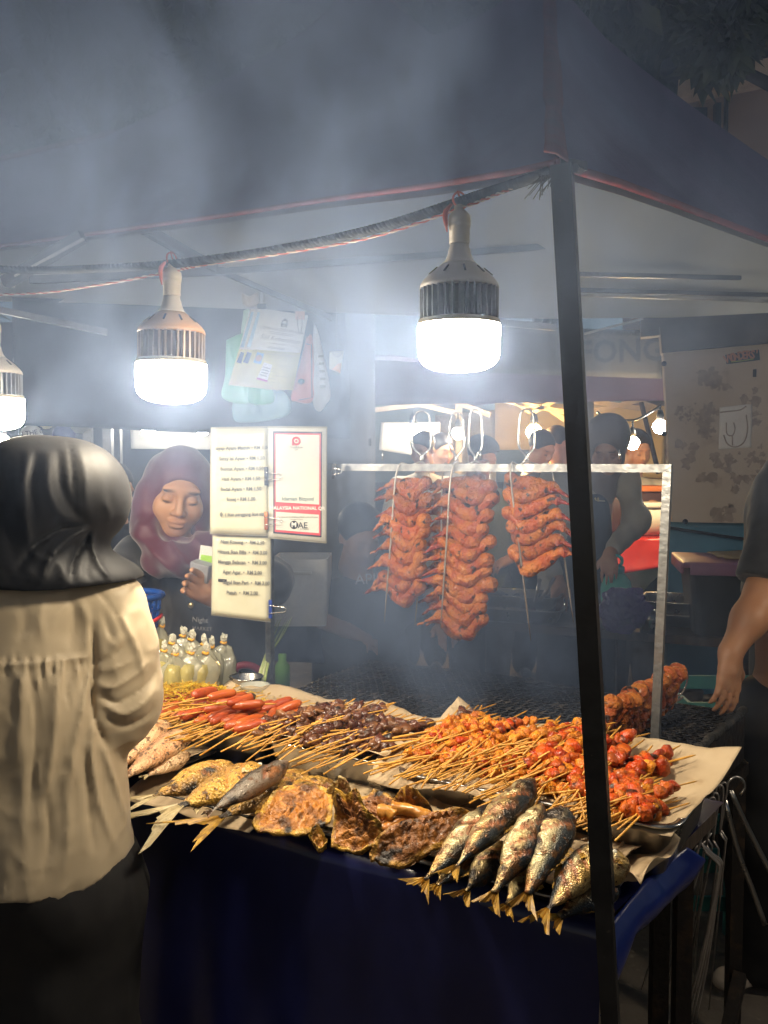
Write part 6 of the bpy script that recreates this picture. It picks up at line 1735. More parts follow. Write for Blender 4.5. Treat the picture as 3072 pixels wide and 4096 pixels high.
# back bench with its load
BZ = .80
bt = thing('work_bench', 'long dark bench behind the grill carrying trays and tubs', 'bench', tuple(AZ(2700, 2560, BZ)[:2]) + (0,))
e0, e1 = AD(1900, 2500, 3.85), AD(3300, 2585, 3.30)
e0.z = e1.z = BZ
dn = Vector((.36, .93, 0))
world_part('bench_top', (lambda v: (v, [(0, 1, 2, 3), (7, 6, 5, 4), (0, 4, 5, 1), (1, 5, 6, 2), (2, 6, 7, 3), (3, 7, 4, 0)]))([tuple(p) for p in (e0, e1, e1 + dn * .75, e0 + dn * .75)] + [tuple(p - Vector((0, 0, .035))) for p in (e0, e1, e1 + dn * .75, e0 + dn * .75)]), m_wood, bt, smooth=False)
for q in (.04, .45, .80): world_part('leg', beam(Vector(e0.lerp(e1, q)[:2] + (0,)) + dn * .05, Vector(e0.lerp(e1, q)) + dn * .05 - Vector((0, 0, .04)), .035), m_iron, bt, smooth=False)
m_tub = M('black_tub', (.035, .035, .036), (.05, .048, .047), 6, c3=(.2, .2, .2), sc3=55, lo3=.74, hi3=.77, rough=.5)
m_pink = M('pink_lid', (.42, .20, .30), (.34, .15, .22), 6, rough=.45)
def frustum(c, lx, ly, h, tp, r=.03, yaw=0, wall=True):
    a, b = rrect(lx * tp, ly * tp, r), rrect(lx, ly, r)
    n = len(a); v = [(x, y, 0) for x, y in a] + [(x, y, h) for x, y in b]
    f = [(j, (j + 1) % n, n + (j + 1) % n, n + j) for j in range(n)] + [tuple(range(n - 1, -1, -1))]
    if wall:
        v += [(x * .95, y * .95, h) for x, y in b] + [(x * .95, y * .95, .02) for x, y in a]
        f += [(n + j, n + (j + 1) % n, 2 * n + (j + 1) % n, 2 * n + j) for j in range(n)] + [(2 * n + j, 2 * n + (j + 1) % n, 3 * n + (j + 1) % n, 3 * n + j) for j in range(n)] + [tuple(3 * n + j for j in range(n))]
    else: f.append(tuple(n + j for j in range(n)))
    return xf((v, f), c, Euler((0, 0, yaw)))
tc_ = AZ(3010, 2560, BZ); 
tub = thing('storage_tub', 'black storage tub with a pink lid on the bench below the board', 'tub', tuple(tc_ + Vector((.06, .2, 0))))
o_ = Vector(tub.location)
world_part('tub_body', frustum(tuple(o_), .50, .36, .27, .88, .03, R(-12)), m_tub, tub, smooth=False)
ldv = rbox((0, 0, 0), (.56, .42, .022), .010)
world_part('lid', join(xf(ldv, tuple(o_ + Vector((0, 0, .283))), eul(0, 0, -12)), xf(rbox((-.15, -.212, -.016), (.20, .012, .045), .004), tuple(o_ + Vector((0, 0, .283))), eul(0, 0, -12)), xf(rbox((-.276, 0, -.014), (.012, .36, .045), .004), tuple(o_ + Vector((0, 0, .283))), eul(0, 0, -12))), m_pink, tub)
world_part('latch', xf(rbox((.06, -.212, .24), (.22, .02, .05), .004), tuple(o_), eul(0, 0, -12)), m_tub, tub)
world_part('side_handle', tube(spline([o_ + Vector(p) for p in ((-.08, -.19, .03), (-.05, -.215, .17), (.03, -.225, .21), (.12, -.235, .20))], 16), .009, 7), m_tub, tub)
solo('cardboard_sheet', xf(quadsheet(Vector((-.15, .14, 0)), Vector((.14, .14, .01)), Vector((.14, -.13, .012)), Vector((-.17, -.12, 0)), 8, 8, .006, .006, 12, 3), tuple(o_ + Vector((.04, .02, .300)))), M('tan_card', (.42, .31, .16), (.36, .26, .13), 6, rough=.8), 'tan sheet lying on the pink tub lid', 'cardboard')
def restray(u, v, lx, ly, h, label, yaw, z=BZ, mat=None):
    c = AZ(u, v, z)
    return put('steel_pan', mesh('steel_pan', pan(lx, ly, h)), mat or m_steel, None, (c.x, c.y, z + .004), (0, 0, R(yaw)), label=label, category='pan', group='steel pans on the back bench')
restray(2775, 2445, .40, .28, .05, 'upper steel pan stacked on the bench beside the black tub', -20, BZ + .055)
restray(2790, 2490, .44, .32, .05, 'lower steel pan under the stacked one beside the black tub', -20)
restray(2080, 2420, .34, .22, .05, 'steel pan on the bench seen between the wing forks and the post', -18, BZ + .06)
restray(2060, 2470, .42, .28, .055, 'long steel pan under the smaller one behind the wing forks', -18)
cp = AZ(2592, 2530, BZ); lc = thing('steel_cup', 'shiny dented steel cup at the bench edge beside the purple bag', 'cup', tuple(cp))
world_part('cup_body', lathe([(.02, .002), (.032, .0), (.036, .05), (.040, .09), (.036, .088), (.030, .01), (.0001, .008)], 20, tuple(cp)), m_steel, lc)
for p_, l in (((2140, 2370), 'left pair of steel tongs standing in the bench pan'), ((2160, 2365), 'right pair of steel tongs standing in the bench pan')):
    c = AD(p_[0], p_[1] + 40, 3.75)
    solo('tongs', tube([c, c + Vector((.02 if 'left' in l else .06, .0, .10))], .008, 6), m_steel_dull, l, 'tongs')
# teal bottle
m_tealclear = M('teal_clear_plastic', (.16, .75, .62), rough=.12, trans=.35, ior=1.2)
m_teal = M('teal_plastic', (.03, .45, .46), rough=.35)
bc_ = AZ(2463, 2475, BZ) + Vector((0, 0, 0))
bo = thing('water_bottle', 'round teal water bottle with a loop cap before the brown scarf worker', 'bottle', tuple(bc_))
k = 3.55 / 3.55
world_part('bottle_body', lathe([(.0001, .0), (.045, .002), (.056, .03), (.066, .09), (.068, .13), (.062, .165), (.045, .19), (.030, .203), (.030, .21)], 30, tuple(bc_)), m_tealclear, bo)
world_part('water', lathe([(.0001, .004), (.043, .006), (.053, .03), (.062, .09), (.064, .12), (.0001, .12)], 24, tuple(bc_)), M('water_tint', (.25, .45, .36), rough=.1, alpha=.6), bo)
world_part('cap', lathe([(.034, .200), (.035, .225), (.030, .232), (.0001, .233)], 24, tuple(bc_)), m_teal, bo)
world_part('loop', tube([bc_ + Vector((.024 * math.sin(a), 0, .252 + .024 * -math.cos(a))) for a in np.linspace(0, 2 * math.pi, 20)], .0075, 8), m_teal, bo)
# purple bag
m_pbag = M('purple_bag', (.10, .05, .24), (.07, .04, .17), 7, rough=.22, bump=.3, bsc=30, coat=.3)
pc = AZ(2478, 2520, BZ) + Vector((0, -.06, .09))
v, f = blob((.105, .085, .10), 5, .22, 1.6, 5, 2)
v = v * (1 - .16 * np.abs(fbm(v, 22, 6, 3)) - .05 * np.abs(fbm(v, 60, 9, 2)))[:, None]
v[:, 2] = np.maximum(v[:, 2], -.09)
solo('plastic_bag', (v + np.array(pc), f), m_pbag, 'crumpled purple plastic bag on the bench below the teal bottle', 'bag', smooth=False)
# under the bench: dark jars and sacks, teal crate behind the grill
m_jar = M('sooty_jar', (.12, .10, .085), (.07, .06, .05), 5, rough=.6)
for i, (u, d, r_, h, l) in enumerate(((2730, 3.6, .13, .56, 'tall dark jar under the bench left of the man hand'), (2990, 3.55, .15, .58, 'wide dark jar under the bench at the right edge'), (2560, 3.75, .15, .52, 'dark drum under the bench below the steel cup'), (2870, 3.7, .12, .5, 'narrow dark jar under the bench behind the man hand'))):
    c = AD(u, 3000, d); c.z = 0
    solo('storage_jar', lathe([(r_ * .8, 0), (r_, .04), (r_, h * .7), (r_ * .75, h * .85), (r_ * .55, h * .9), (r_ * .6, h)], 24, tuple(c)), m_jar, l, 'jar', 'jars under the bench')
m_crate = M('teal_crate', (.10, .34, .30), (.08, .28, .25), 8, rough=.5)
cc = AD(3010, 3100, 2.75)
cr = thing('plastic_crate', 'pale teal plastic crate standing behind the grill corner', 'crate', (cc.x, cc.y + .15, 0))
zt = HC + (1850 - 2850) / FPX * 2.75
for zz in np.linspace(.1, zt, 6): world_part('crate_rail', join(beam((cc.x - .2, cc.y, zz), (cc.x + .3, cc.y, zz), .012, .045), beam((cc.x - .2, cc.y, zz), (cc.x - .2, cc.y + .35, zz), .012, .045), beam((cc.x - .2, cc.y + .35, zz), (cc.x + .3, cc.y + .35, zz), .012, .045)), m_crate, cr, smooth=False)
for q in range(5): world_part('crate_post', beam((cc.x - .19 + .12 * q, cc.y + .002, 0), (cc.x - .19 + .12 * q, cc.y + .002, zt), .018), m_crate, cr, smooth=False)
world_part('crate_floor', box((cc.x + .05, cc.y + .175, zt - .10), (.5, .34, .012)), m_crate, cr, smooth=False)

# ================================================================== warm second stall further back
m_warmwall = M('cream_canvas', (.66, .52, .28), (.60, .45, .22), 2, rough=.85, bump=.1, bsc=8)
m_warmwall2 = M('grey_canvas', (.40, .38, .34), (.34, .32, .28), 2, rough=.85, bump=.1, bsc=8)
TD = 8.2
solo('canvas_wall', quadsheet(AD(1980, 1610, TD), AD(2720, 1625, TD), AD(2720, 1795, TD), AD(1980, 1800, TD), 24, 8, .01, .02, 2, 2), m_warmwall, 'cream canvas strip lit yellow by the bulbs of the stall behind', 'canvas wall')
solo('canvas_wall', quadsheet(AD(1740, 1660, TD + .1), AD(1985, 1640, TD + .1), AD(1985, 2050, TD + .1), AD(1740, 2050, TD + .1), 10, 10, .01, .02, 2, 7), m_warmwall2, 'grey canvas panel behind the man in the dark cap', 'canvas wall')
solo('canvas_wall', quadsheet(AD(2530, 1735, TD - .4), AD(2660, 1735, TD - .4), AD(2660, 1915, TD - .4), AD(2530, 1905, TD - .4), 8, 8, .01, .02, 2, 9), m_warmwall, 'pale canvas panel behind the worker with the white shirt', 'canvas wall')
solo('white_sheet', quadsheet(AD(1525, 1690, 7.0), AD(1760, 1690, 7.0), AD(1750, 1835, 7.0), AD(1515, 1800, 7.0), 16, 10, .006, .04, 2, 12), M('white_sheet', (.60, .58, .53), rough=.8), 'white sheet hanging behind the first two fork handles', 'sheet')
# canopy of that stall with its trusses
sc_ = thing('rear_canopy', 'dark purple canopy with wooden coloured trusses behind the post', 'canopy', tuple(AD(2200, 1600, 7.0)))
m_wt = M('pale_truss', (.42, .34, .24), (.34, .27, .19), 14, rough=.6)
world_part('valance', quadsheet(AD(1500, 1440, 6.4), AD(2760, 1500, 5.6), AD(2760, 1600, 5.6), AD(1500, 1620, 6.4), 40, 6, .006, .03, 2.5, 3), m_purple, sc_)
world_part('roof_cloth', quadsheet(AD(1500, 1420, 6.4), AD(2760, 1480, 5.6), AD(2760, 1600, 8.6), AD(1500, 1620, 8.6), 20, 20, .006, .05, 1.5, 5), m_purple, sc_)
for a in (((1500, 1640), (1900, 1590)), ((1800, 1600), (1960, 1660)), ((1960, 1590), (2260, 1650)), ((2020, 1570), (2120, 1650)), ((2130, 1650), (2240, 1590)), ((2180, 1625), (2260, 1680)), ((2320, 1660), (2560, 1600)), ((2330, 1600), (2600, 1640)), ((2380, 1572), (2440, 1585)), ((2560, 1610), (2650, 1640)), ((2200, 1585), (2330, 1600)), ((1640, 1610), (1840, 1655))):
    world_part('truss', beam(AD(*a[0], 6.9), AD(*a[1], 6.9), .035), m_wt, sc_, smooth=False)
world_part('pole', beam(AD(2355, 1560, 6.3), (AD(2355, 1560, 6.3).x, 6.3, 0), .06), m_bar, sc_, smooth=False)
world_part('pole', beam(AD(1835, 1600, 7.3), (AD(1835, 1600, 7.3).x, 7.3, 0), .05), m_wt, sc_, smooth=False)
ba = thing('name_banner', 'grey banner with the dark letters FONG below our canopy', 'banner', tuple(AD(2450, 1500, 5.2)))
m_ban = M('grey_banner', (.065, .065, .066), (.05, .05, .053), 4, rough=.7)
b4 = [AD(1900, 1300, 5.2), AD(2650, 1325, 5.0), AD(2650, 1515, 5.0), AD(1900, 1490, 5.2)]
world_part('banner_cloth', quadsheet(*b4, 30, 8, .004, .01, 3, 2), m_ban, ba)
text('banner_lettering', 'FONG', .17, M('banner_ink', (.013, .015, .024), rough=.7), ba, AD(2485, 1408, 4.86), (1, -.19, .02), (0, 0, 1), bold=.004, sx=.95)
text('banner_lettering', 'KACANG PANJANG', .05, M('banner_ink_pale', (.10, .10, .11), rough=.7), ba, AD(2490, 1340, 4.86), (1, -.26, .02), (0, 0, 1))
m_bulb = emat('warm_bulb', (1.0, .62, .20), 420.0)
m_bulbw = emat('white_bulb', (1.0, .90, .72), 150.0)
def bulb(u, v, d, r, label, mat, cord_v):
    c = AD(u, v, d)
    t = thing('string_bulb', label, 'light bulb', tuple(c), 'small bulbs of the stalls behind')
    world_part('glass', lathe([(.0001, -r), (r * .6, -r * .8), (r, -r * .1), (r * .92, r * .35), (r * .5, r * .85)], 16, tuple(c)), mat, t)
    world_part('cap', lathe([(r * .52, r * .8), (r * .5, r * 1.6), (r * .32, r * 2.2), (.0001, r * 2.3)], 12, tuple(c)), m_clip_black, t)
    world_part('cord', tube([c + Vector((0, 0, r * 2.2)), AD(u, cord_v, d)], .006, 5), m_clip_black, t)
RW = .048
bulb(2136, 1728, 6.6, RW * 1.25, 'warm bulb left of the post behind the fourth fork handle', m_bulb, 1650)
bulb(2530, 1772, 4.75, RW * .77, 'warm bulb hanging right of the brown scarf head', m_bulb, 1680)
bulb(2640, 1706, 4.7, RW * .80, 'bulb half hidden by the stained board', m_bulbw, 1630)
bulb(1652, 1722, 6.6, RW * 1.15, 'white bulb shining through the first fork handle', m_bulbw, 1640)
bulb(1832, 1734, 6.8, RW, 'white bulb between the second and third fork handles', m_bulbw, 1650)
bulb(594, 1718, 5.4, RW * .9, 'white bulb above the seller left shoulder', m_bulbw, 1660)
bulb(810, 1716, 5.4, RW * .9, 'white bulb beside the top corner of the price list', m_bulbw, 1660)
bulb(8, 1775, 4.6, RW * 1.0, 'bulb at the left picture edge above the headscarf', m_bulbw, 1700)
sl_ = thing('string_cable', 'dark cable the bulbs hang on between the stalls', 'cable', tuple(AD(2530, 1680, 6.2)))
world_part('cable', tube(spline([AD(2390, 1648, 5.0), AD(2420, 1668, 4.9), AD(2530, 1682, 4.75), AD(2600, 1650, 4.72), AD(2645, 1622, 4.7)], 20), .007, 5), m_clip_black, sl_)
solo('brace_pole', tube([AD(2565, 1610, 6.5), AD(2635, 1895, 6.4)], .018, 6), m_bar, 'slanting dark pole in front of the yellow canvas right of the brown scarf', 'pole')
# red cloth table and white bin
rt = thing('red_table', 'table under a shiny red plastic cloth behind the teal bottle', 'table', tuple(AD(2570, 2350, 5.0)[:2]) + (0,))
m_redc = M('red_plastic', (.50, .025, .015), (.40, .02, .012), 4, rough=.3, bump=.2, bsc=5)
world_part('cloth', quadsheet(AD(2410, 2148, 5.1), AD(2720, 2150, 5.0), AD(2720, 2255, 5.0), AD(2420, 2310, 5.0), 24, 10, .004, .03, 4, 3), m_redc, rt)
zt2 = AD(2560, 2150, 5.1).z
world_part('tabletop', box((AD(2570, 2150, 5.1).x, 5.55, zt2 - .02), (.95, .8, .03)), m_redc, rt, smooth=False)
for q in (-.4, .4): world_part('leg', box((AD(2570, 2150, 5.1).x + q, 5.3, zt2 / 2 - .02), (.04, .04, zt2 - .04)), m_iron, rt, smooth=False)
wb = AD(2590, 2155, 5.35); wb.z = zt2
bi = thing('white_bin', 'tapered cream plastic bin standing on the red cloth table', 'bin', tuple(wb))
hb_ = (2155 - 2035) / FPX * 5.35
world_part('bin_body', frustum(tuple(wb), .30, .26, hb_, .78, .03), m_white_pl, bi)
world_part('bin_rim', rbox((wb.x, wb.y, wb.z + hb_), (.33, .29, .03), .008), m_white_pl, bi)
ob = AD(2510, 2150, 5.5); ob.z = zt2
oc = thing('orange_cooler', 'dark red cooler with an orange lid left of the cream bin', 'cooler', tuple(ob))
world_part('cooler_body', rbox((ob.x, ob.y, ob.z + .13), (.34, .3, .24), .02), M('maroon_plastic', (.05, .02, .02), rough=.5), oc)
world_part('cooler_lid', rbox((ob.x, ob.y, ob.z + .27), (.37, .32, .035), .01), M('orange_plastic', (.55, .16, .03), rough=.4), oc)

# ================================================================== left background: sheet, gloves, caps, bags
solo('white_sheet', quadsheet(AD(525, 1685, 6.0), AD(850, 1690, 6.0), AD(850, 1798, 6.0), AD(530, 1795, 6.0), 16, 6, .006, .03, 2, 2), M('grey_white_sheet', (.50, .50, .48), rough=.8), 'pale sheet behind the two bulbs above the seller', 'sheet')
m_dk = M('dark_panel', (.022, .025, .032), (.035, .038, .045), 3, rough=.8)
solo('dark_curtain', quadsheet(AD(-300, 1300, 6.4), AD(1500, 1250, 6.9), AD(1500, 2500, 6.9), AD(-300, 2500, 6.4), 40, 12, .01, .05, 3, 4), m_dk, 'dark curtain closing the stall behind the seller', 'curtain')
for u, d in ((430, 5.2), (465, 5.3), (350, 5.6)):
    a = AD(u, 1600, d); solo('stall_pole', beam((a.x, a.y, 0), (a.x, a.y, AD(u, 1520, d).z), .05), m_bar, {430: 'thin dark pole above the black headscarf, left of its twin', 465: 'thin dark pole above the black headscarf, right of its twin', 350: 'dark pole further left behind the blue cap'}[u], 'pole', 'poles behind the seller', smooth=False)
solo('shelf_rail', join(beam(AD(60, 1440, 4.2), AD(260, 1460, 4.2), .04, .05)), m_white_pl, 'pale rail at the left above the hanging gloves', 'rail', smooth=False)
m_glove = M('cream_glove', (.46, .38, .22), (.38, .31, .17), 12, rough=.9, bump=.2, bsc=40)
for i, (u, l) in enumerate(((138, 'left cream work glove hanging below the rail'), (185, 'right cream work glove hanging below the rail'))):
    c = AD(u, 1500, 3.9); px = 3.9 / FPX
    pr = [('c', c, c + Vector((0, 0, -110 * px)), 24 * px, 28 * px)] + [('c', c + Vector((o * px, 0, -120 * px)), c + Vector((o * 1.25 * px, 0, -(210 - abs(o)) * px)), 9 * px, 8 * px) for o in (-20, -7, 7, 20)]
    solo('work_glove', sdf_mesh(pr, .02, .009, lambda P: -.006 * fbm(P, 30, 2)), m_glove, l, 'glove', 'gloves on the rail')
v, f = blob((.085, .05, .085), 4, .5, 2.2, 8, 4)
solo('plastic_bag', (v + np.array(AD(300, 1615, 3.9)), f), M('clear_bag', (.45, .46, .44), rough=.3, alpha=.45), 'crumpled pale plastic bag hanging right of the gloves', 'bag', smooth=False)
def cap_(u, v, d, mat, label):
    c = AD(u, v, d); k = d / FPX
    t = thing('cap', label, 'cap', tuple(c), 'caps behind the customer')
    world_part('crown', lathe([(46 * k, -20 * k), (44 * k, 0), (34 * k, 22 * k), (16 * k, 34 * k), (.0001, 37 * k)], 20, tuple(c)), mat, t)
    world_part('brim', xf(lathe([(.0001, 0), (52 * k, -.004), (50 * k, -.008), (.0001, -.006)], 20), tuple(c + Vector((-10 * k, -.03, -18 * k))), eul(18, 0, 0)), mat, t)
cap_(125, 1735, 4.1, M('white_cap', (.50, .49, .44), rough=.9), 'white cap with dark lettering above the black headscarf')
cap_(255, 1735, 4.2, M('blue_cap', (.03, .04, .20), rough=.9), 'dark blue cap right of the white cap')
text('cap_print', 'ON THE GO', .03, m_ink, [o for o in bpy.data.objects if o.name == 'cap'][0], AD(125, 1732, 4.03), (1, 0, .15), (-.15, 0, 1))

# licences and plastic bags hanging on the tarpaulin
HD = 2.95
def Hh(u, v, d=HD): return AD(u, v, d)
pd = thing('licence_paper', 'laminated hawker licence, white above yellow, clipped to the tarpaulin', 'paper', tuple(Hh(1120, 1400)))
m_lw = M('licence_white', (.72, .72, .66), rough=.35); m_ly = M('licence_yellow', (.66, .60, .20), (.60, .54, .17), 6, rough=.35)
def lic(parent, sh, d, front):
    p = [Hh(1060 + sh, 1235, d), Hh(1232 + sh, 1262, d), Hh(1172 + sh, 1562, d), Hh(972 + sh, 1540, d)]
    a, b = p[0].lerp(p[3], .53), p[1].lerp(p[2], .50)
    world_part('upper_half', quadsheet(p[0], p[1], b, a, 4, 4, .0008), m_lw, parent)
    world_part('lower_half', quadsheet(a, b, p[2], p[3], 4, 4, .0008), m_ly, parent)
    X = (p[1] - p[0]).normalized(); Y = (p[0] - p[3]).normalized()
    at = lambda s, t: p[0].lerp(p[1], s).lerp(p[3].lerp(p[2], s), t) + X.cross(Y) * .003
    return X, Y, at
X, Y, at = lic(pd, 0, HD, True)
text('licence_heading', 'LEMBAGA IZIN PENJAJA', .0135, m_ink_grey, pd, at(.5, .24), X, Y)
text('licence_script', 'Sijil Kebersihan', .021, m_ink_grey, pd, at(.5, .36), X, Y, shear=.3)
for q, t in enumerate((.275, .295, .42, .47, .485)): world_part('licence_line', quadsheet(at(.24 + .05 * (q > 1), t), at(.76 - .1 * (q > 1), t), at(.76 - .1 * (q > 1), t + .006), at(.24 + .05 * (q > 1), t + .006)), m_ink_grey, pd)
for q in range(9): world_part('licence_line', quadsheet(at(.32, .56 + q * .045), at(.62 + .25 * (q % 3 == 0), .56 + q * .045), at(.62 + .25 * (q % 3 == 0), .565 + q * .045), at(.32, .565 + q * .045)), M('olive_line', (.35, .33, .12)) if q == 0 else bpy.data.materials['olive_line'], pd)
world_part('crest', join(tube([at(.47, .11), at(.47, .19), at(.57, .19), at(.57, .11), at(.47, .11)], .003, 4), tube([at(.49, .10), at(.55, .10)], .004, 4), tube([at(.44, .16), at(.60, .16)], .003, 4)), m_ink_grey, pd)
world_part('photo', quadsheet(at(.10, .56), at(.25, .57), at(.24, .71), at(.08, .70)), M('photo_blue', (.15, .35, .55)), pd)
world_part('photo_figure', xf(lathe([(.0001, 0), (.011, 0), (.011, .001), (.0001, .001)], 14), tuple(at(.165, .635)), basis(X, Y, X.cross(Y))), M('photo_skin', (.45, .28, .2)), pd)
world_part('name_tag', quadsheet(at(.30, .68) + Vector((0, -.003, 0)), at(.48, .70) + Vector((0, -.003, 0)), at(.46, .93) + Vector((0, -.003, 0)), at(.24, .91) + Vector((0, -.003, 0))), m_lw, pd)
world_part('name_tag_band', quadsheet(at(.245, .885) + Vector((0, -.005, 0)), at(.465, .905) + Vector((0, -.005, 0)), at(.46, .93) + Vector((0, -.005, 0)), at(.24, .91) + Vector((0, -.005, 0))), M('magenta_print', (.5, .03, .2)), pd)
world_part('name_tag_print', join(*[tube([at(.31 - q * .008, .74 + q * .035) + Vector((0, -.005, 0)), at(.45 - q * .006, .755 + q * .035) + Vector((0, -.005, 0))], .0012, 4) for q in range(4)]), m_ink_grey, pd)
for i, (sh, dd, l) in enumerate(((-32, HD + .02, 'second licence paper peeking out left of the front one'), (-58, HD + .035, 'third licence paper at the back of the stack'))):
    p2 = thing('licence_paper', l, 'paper', tuple(Hh(1080 + sh, 1400, dd)))
    X, Y, at = lic(p2, sh, dd, False)
    world_part('blue_stripe', quadsheet(at(.04, .04), at(.10, .04), at(.10, .50), at(.02, .50)), M('pale_blue_print', (.25, .42, .55)), p2)
    world_part('photo', quadsheet(at(.06, .56), at(.16, .57), at(.14, .71), at(.03, .70)), M('photo_dark', (.03, .06, .16)), p2)
def film(name, label, outline, d, mat, seed, amp=.012, cat='bag', grp='plastic bags on the tarpaulin'):
    px = A3([Hh(u, v, d) for u, v in outline])
    ring = spline(np.concatenate([px, px[:1]]), 49)[:-1]; c = ring.mean(0); rows = 10
    P = np.stack([c + (ring - c) * q for q in np.linspace(.02, 1, rows)])
    P[..., 1] -= amp * (1 + fbm(P.reshape(-1, 3) * V3(1, 1, .35), 28, seed, 3).reshape(rows, 48)) * (1 - np.linspace(0, 1, rows)[:, None] ** 3)
    b = P.copy(); b[..., 1] += .012
    v = np.concatenate([P.reshape(-1, 3), b.reshape(-1, 3)]); m = rows * 48; f = []
    for i in range(rows - 1):
        for j in range(48):
            k_ = (j + 1) % 48
            f += [(i * 48 + j, i * 48 + k_, (i + 1) * 48 + k_, (i + 1) * 48 + j), (m + i * 48 + j, m + (i + 1) * 48 + j, m + (i + 1) * 48 + k_, m + i * 48 + k_)]
    for j in range(48):
        k_ = (j + 1) % 48; f.append(((rows - 1) * 48 + j, (rows - 1) * 48 + k_, m + (rows - 1) * 48 + k_, m + (rows - 1) * 48 + j))
    return solo(name, (v, f), mat, label, cat, grp)
m_gbag = M('green_film', (.22, .62, .36), (.16, .50, .28), 8, rough=.3, bump=.4, bsc=26)
film('plastic_bag', 'bunch of pale green plastic bags left of the licences', [(905, 1360), (975, 1335), (1010, 1400), (1010, 1560), (985, 1615), (890, 1590), (900, 1500)], HD + .06, m_gbag, 1)
film('plastic_bag', 'deep green plastic bag below the licences', [(990, 1540), (1080, 1550), (1090, 1610), (1000, 1612)], HD + .05, M('deep_green_film', (.10, .50, .22), rough=.3, bump=.4, bsc=30), 2)
film('plastic_bag', 'pale turquoise plastic bag hanging lowest', [(935, 1600), (1050, 1560), (1140, 1570), (1150, 1660), (960, 1690), (928, 1640)], HD + .09, M('turquoise_film', (.28, .52, .55), (.20, .42, .50), 10, rough=.3, bump=.4, bsc=30), 3)
film('plastic_bag', 'pale green knotted bag top above the green bunch', [(975, 1240), (1000, 1245), (1000, 1345), (965, 1340)], HD + .07, M('mint_film', (.42, .60, .48), rough=.3, bump=.4, bsc=30), 4, .006)
ob_ = film('plastic_bag', 'orange printed plastic bag right of the licences', [(1225, 1350), (1250, 1355), (1255, 1590), (1180, 1605), (1165, 1580), (1200, 1450)], HD + .05, M('orange_film', (.72, .17, .09), (.6, .13, .06), 8, rough=.3, bump=.3, bsc=26), 5)
film('plastic_bag', 'white printed plastic bag at the right end of the row', [(1255, 1290), (1275, 1340), (1320, 1560), (1300, 1620), (1275, 1645), (1250, 1600), (1250, 1400)], HD + .055, M('white_film', (.55, .57, .55), (.47, .49, .48), 10, rough=.3, bump=.3, bsc=26), 6)
for q in range(5): world_part('bag_print', rbox(tuple(Hh(1284 + q * 2, 1425 + q * 30, HD + .026)), (.018, .002, .008), .0008), m_ink_grey, [o for o in bpy.data.objects if o.get('label', '').startswith('white printed')][0])
world_part('bag_print', join(tube([Hh(1225, 1375, HD + .02), Hh(1246, 1380, HD + .02), Hh(1248, 1590, HD + .02), Hh(1195, 1600, HD + .02)], .0018, 4), xf(blob((.012, .003, .010), 1, .3), tuple(Hh(1205, 1525, HD + .02)))), m_ink, ob_)
film('plastic_bag', 'crumpled beige scrap of plastic above the papers', [(965, 1170), (1000, 1185), (1030, 1170), (1035, 1210), (1000, 1225), (972, 1215)], HD + .04, M('beige_film', (.50, .46, .40), rough=.5, bump=.4, bsc=40), 7, .01)
clip_c = [(1048, 1225, 'black binder clip holding the licence stack'), (1200, 1262, 'copper coloured binder clip on the right licence corner')]
for i, (u, v, l) in enumerate(clip_c):
    c = Hh(u, v, HD - .01); t = thing('binder_clip', l, 'binder clip', tuple(c), 'binder clips on the licences')
    world_part('clip_body', rbox(tuple(c), (.030, .010, .016 if i == 0 else .026), .001), m_clip_black if i == 0 else M('clip_salmon', (.55, .34, .26), rough=.4), t)
    for s in (-.006, .006):
        sg_ = 1 if i == 0 else -1
        world_part('clip_handle', tube(spline([c + Vector((s, -.004, 0)), c + Vector((s * 1.2, -.006, sg_ * .03)), c + Vector((s * .4, -.006, sg_ * .055)), c + Vector((0, -.006, sg_ * .057))], 10), .0013, 5), m_clip, t)
tg = thing('tea_tag', 'cream tag with an orange corner hanging on a string right of the bags', 'tag', tuple(Hh(1345, 1450)))
world_part('tag', quadsheet(Hh(1318, 1407), Hh(1374, 1405), Hh(1362, 1494), Hh(1317, 1475), 2, 2, .001), M('cream_tag', (.62, .62, .46)), tg)
world_part('orange_corner', quadsheet(Hh(1350, 1456, HD - .004), Hh(1366, 1452, HD - .004), Hh(1361, 1493, HD - .004), Hh(1328, 1478, HD - .004), 2, 2, .001), M('orange_tag', (.75, .33, .02)), tg)
world_part('string', tube([Hh(1330, 1410, HD - .003), Hh(1340, 1425, HD - .003), Hh(1356, 1428, HD - .003), Hh(1370, 1410, HD - .003)], .0008, 4), m_ink_grey, tg)
world_part('hanging_string', tube([Hh(1346, 1407, HD + .001), Hh(1346, 1230, HD + .03)], .0007, 4), m_ink_grey, tg)

# styrofoam box, blue cloth table, basket behind the seller
m_foam = M('styrofoam', (.84, .84, .84), (.78, .78, .79), 60, rough=.8)
fc = AZ(1190, 2500, .88)
fc = AD(1205, 2480, 3.35); fz = HC + (1850 - 2500) / FPX * 3.35
fb = thing('foam_box', 'open white styrofoam box on the blue cloth behind the lower price list', 'box', (fc.x, 3.4, fz))
world_part('foam_shell', frustum((fc.x, 3.42, fz), .21, .26, (2500 - 2232) / FPX * 3.35, .92, .015), m_foam, fb, smooth=False)
world_part('inner_tray', rbox((fc.x - .03, 3.38, fz + .20), (.15, .20, .012), .004), m_white_pl, fb)
m_bcloth = M('blue_patterned_cloth', (.015, .04, .12), (.05, .08, .17), 14, .5, .62, rough=.5)
bt2 = thing('blue_cloth_table', 'side table under a blue patterned cloth behind the grill', 'table', (fc.x + .1, 3.5, 0))
